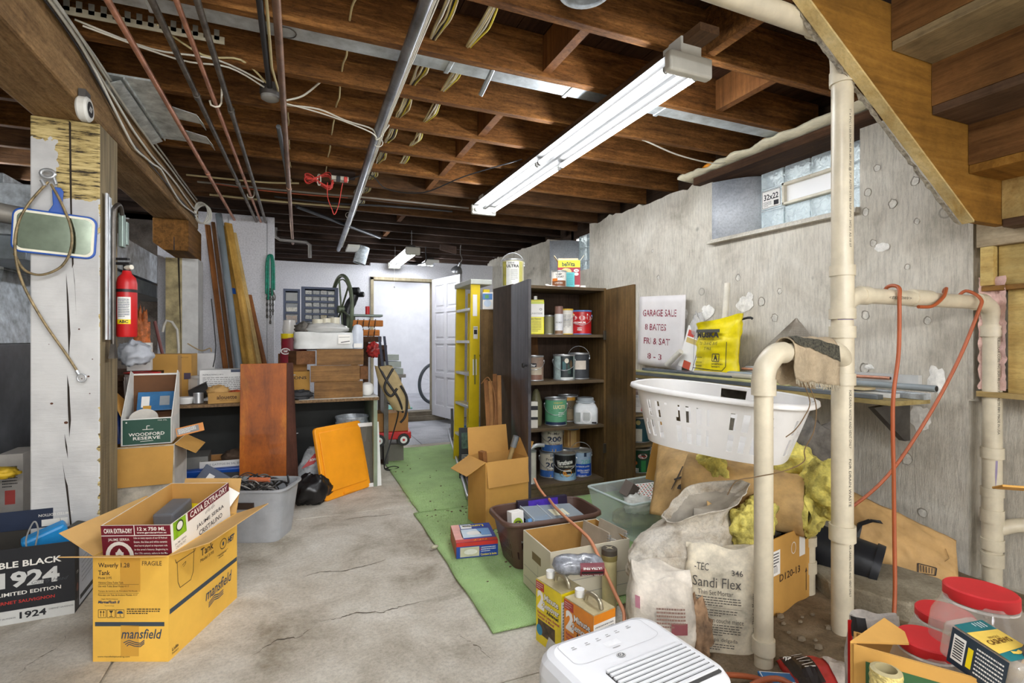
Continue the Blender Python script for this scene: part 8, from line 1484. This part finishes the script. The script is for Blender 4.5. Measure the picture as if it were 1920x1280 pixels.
def p_green(b, S): b.rect(S['f'], .02, .01, .41, .27, GRB); b.ell(S['f'], .16, .12, .09, .07, mat('#8a5a30', .6), .001, 24); b.ring(S['f'], .16, .12, .09, .07, .008, mat('#b8935e', .6), .0014, 24); b.poly(S['f'], [(.06, .16), (.09, .20), (.08, .16)], mat('#b8935e', .6), .0014)
t = carton('fruit_carton', 'open green-faced carton full of clear jars at the lower right corner', (1.30, .614, .232), bt, .42, .32, .17, CARD, (), CARD_IN, None, th=.006)
b = B().box(-.21, -.167, 0, .21, -.161, .296, CARD); b.prism([(-.216, -.161, .17), (-.216, -.161, .296), (-.216, -.06, .17)], (.006, 0, 0), CARD); b.obj('front_panel', t)
B().slab([(-.216, -.165, .297), (-.116, -.10, .294), (-.12, -.06, .297), (-.154, -.028, .302)], (0, 0, .004), CARD).obj('flap', t)
b = B(); p_green(b, dict(f=plane((-.21, -.167, 0), (1, 0, 0), (0, 0, 1)))); b.obj('printed_label', t)
jar('clear jar with a red lid nearest the front left of the fruit carton', 1.247, .672, .32, .062, .187, .053)
jar('clear jar with a red lid at the back of the fruit carton', 1.43, .735, .31, .066, .187, .055)
jar('large clear jar with a wide red lid tilting at the right of the fruit carton', 1.325, .615, .385, .078, .235, .060, (-.03, .05, 0), '#9a8a6a')
t = T('nut_jar', 'square clear jar with a teal and yellow cashew label lying across the fruit carton', 'jar', (1.186, .527, .558), rot=(0, .16, math.radians(-98))); t.scale = (.88, .88, .88)
b = B(); b.box(-.085, -.042, -.042, .06, .042, .042, JC); b.obj('jar_body', t, bevel=.012, seg=3); B().cyl((.06, 0, 0), (.085, 0, 0), .034, plastic_clear('#cfc9c0', .5), 24).obj('jar_neck', t); B().cyl((.085, 0, 0), (.10, 0, 0), .037, mat('#d9c25a', .4), 24).obj('jar_lid', t)
b = B(); f = plane((-.062, -.041, .0435), (1, 0, 0), (0, 1, 0)); TEALD = mat('#1f6e74', .4, var=.2); GOLD = mat('#e0be58', .4, var=.1)
b.rect(f, 0, 0, .105, .082, TEALD); b.poly(f, [(.025, .0), (.085, .0), (.08, .082), (.03, .082)], GOLD, .0012); b.text(f, 'CASHEWS', .055, .045, .012, .055, INK, .02, rot=0, e=.002) if 0 else b.text(f, 'CASHEWS', .058, .043, .062, .013, mat('#6a4a1c', .5), .03, rot=PI/2, e=.002); b.text(f, 'WHOLE', .047, .043, .03, .006, mat('#6a4a1c', .5), rot=PI/2, e=.002); b.line(f, [(.088, .03), (.092, .042), (.088, .054)], .007, GOLD, .002); b.fine(f, .004, .07, .016, 4, .008, WHITE, .3)
f2 = plane((-.062, -.0435, -.041), (1, 0, 0), (0, 0, 1)); b.rect(f2, 0, 0, .105, .082, mat('#1f3040', .4)); b.rect(f2, .006, .012, .03, .07, PAPER, .001); [b.rect(f2, .009, .018+k*.006, .027, .021+k*.006, INK, .0014) for k in range(8)]; b.rect(f2, .035, .015, .045, .06, YEL, .001); b.fine(f2, .05, .07, .05, 7, .009, WHITE, .4); b.obj('printed_label', t)
pack('carton_flap', 'dark patterned carton piece at the right edge beside the large jar', (1.215, .455, .55), -.9, .12, .02, .17, mat('#4d4a48', .7, var=.3, vs=30), lambda b, S: b.rect(S['f'], .0, .0, .12, .06, mat('#a3783f', .7), .001), 'carton', rot=(-.3, .5, -.9))
pack('carton_flap', 'plain brown carton flap poking in at the right edge above the large jar', (1.255, .46, .70), -.9, .10, .006, .09, CARD, None, 'carton', rot=(-.2, .6, -.9)); pack('carton_flap', 'tan carton flap at the right edge below the drain pipe branch', (1.75, .71, .76), -.9, .16, .006, .05, CARD, None, 'carton', rot=(1.2, 0, -.7))
t = T('paint_roller', 'fuzzy yellow paint roller sleeve standing before the fruit carton', 'roller', (1.035, .628, .285)); b = B(); b.grid(lambda u, v: ((.026+.003*abs(nz(u*40, v*60)))*math.cos(u*2*PI), (.026+.003*abs(nz(u*40, v*60)))*math.sin(u*2*PI), .235*v), 40, 40, mat('#d6c179', .95, var=.2, vs=60, bump=.9, bs=150), wu=True); b.lathe([(.026, .235), (.018, .238), (.018, .1)], mat('#b3a67c', .7), 24); b.obj('roller_sleeve', t)
pack('support_crate', 'small crate under the paint roller sleeve', (1.015, .62, 0), bt, .10, .08, .283, DWOOD, cat='crate')
t = sack('grey_sack', 'grey and black striped sack with a red edge standing left of the fruit carton', (1.408, .885, .01), -.55, .115, .07, .41, mat('#b3aca2', .5, var=.3, vs=12, bump=.3), 21, topnoise=.02, prints=lambda b, f: (b.poly(f, [(-.072, .0), (-.055, .0), (-.06, .40), (-.070, .40)], RED, .006), b.line(f, [(-.02, .0), (-.01, .2), (-.03, .3), (-.02, .36)], .004, BLACK, .004), b.line(f, [(.03, .0), (.02, .2), (.04, .34)], .004, BLACK, .004), b.rect(f, -.062, .36, -.03, .41, BLACK, .005, 3), b.rect(f, .01, .35, .05, .39, BLACK, .005, 3)), close=.3)
t = T('red_sack', 'red, black and white printed sack lying on the dirt by the standpipe', 'sack', (1.60, 1.17, .015), -.45); B().grid(lambda u, v: (-.11+.22*u, -.09+.18*v, .012+.05*math.sin(PI*u)**.5*math.sin(PI*v)**.5+.012*nz(u*6, v*6)), 26, 20, mat('#b9342f', .45, var=.2)).obj('sack_body', t, solid=.004)
b = B(); f = lambda x, y, e=0: (-.11+.22*x, -.09+.18*y, .019+.05*math.sin(PI*x)**.5*math.sin(PI*y)**.5+.012*nz(x*6, y*6)+e)
b.add([f(.03+.35*i/6, .1+.85*j/6, .001) for i in range(7) for j in range(7)], [(i*7+j, (i+1)*7+j, (i+1)*7+j+1, i*7+j+1) for i in range(6) for j in range(6)], mat('#27201f', .4)); b.add([f(.55+.4*i/6, .08+.65*j/6, .001) for i in range(7) for j in range(7)], [(i*7+j, (i+1)*7+j, (i+1)*7+j+1, i*7+j+1) for i in range(6) for j in range(6)], mat('#b5aaa0', .5, var=.4)); b.text(f, '25', .10, .80, .10, .12, PAPER, .05, e=.003)
for k in range(6): b.line(f, [(.2, .9-.1*k), (.35, .88-.1*k)], .02, PAPER, .003)
b.obj('printed_label', t)
pack('blue_book', 'blue booklet lying on the floor beside the mortar bag foot', (1.45, 1.20, .03), -.5, .12, .09, .012, mat('#2f6fa8', .4, var=.1), lambda b, S: (b.rect(S['t'], .05, .02, .11, .04, PAPER), b.line(S['t'], [(.005, .005), (.115, .005), (.115, .085), (.005, .085), (.005, .005)], .003, PAPER)), 'booklet')
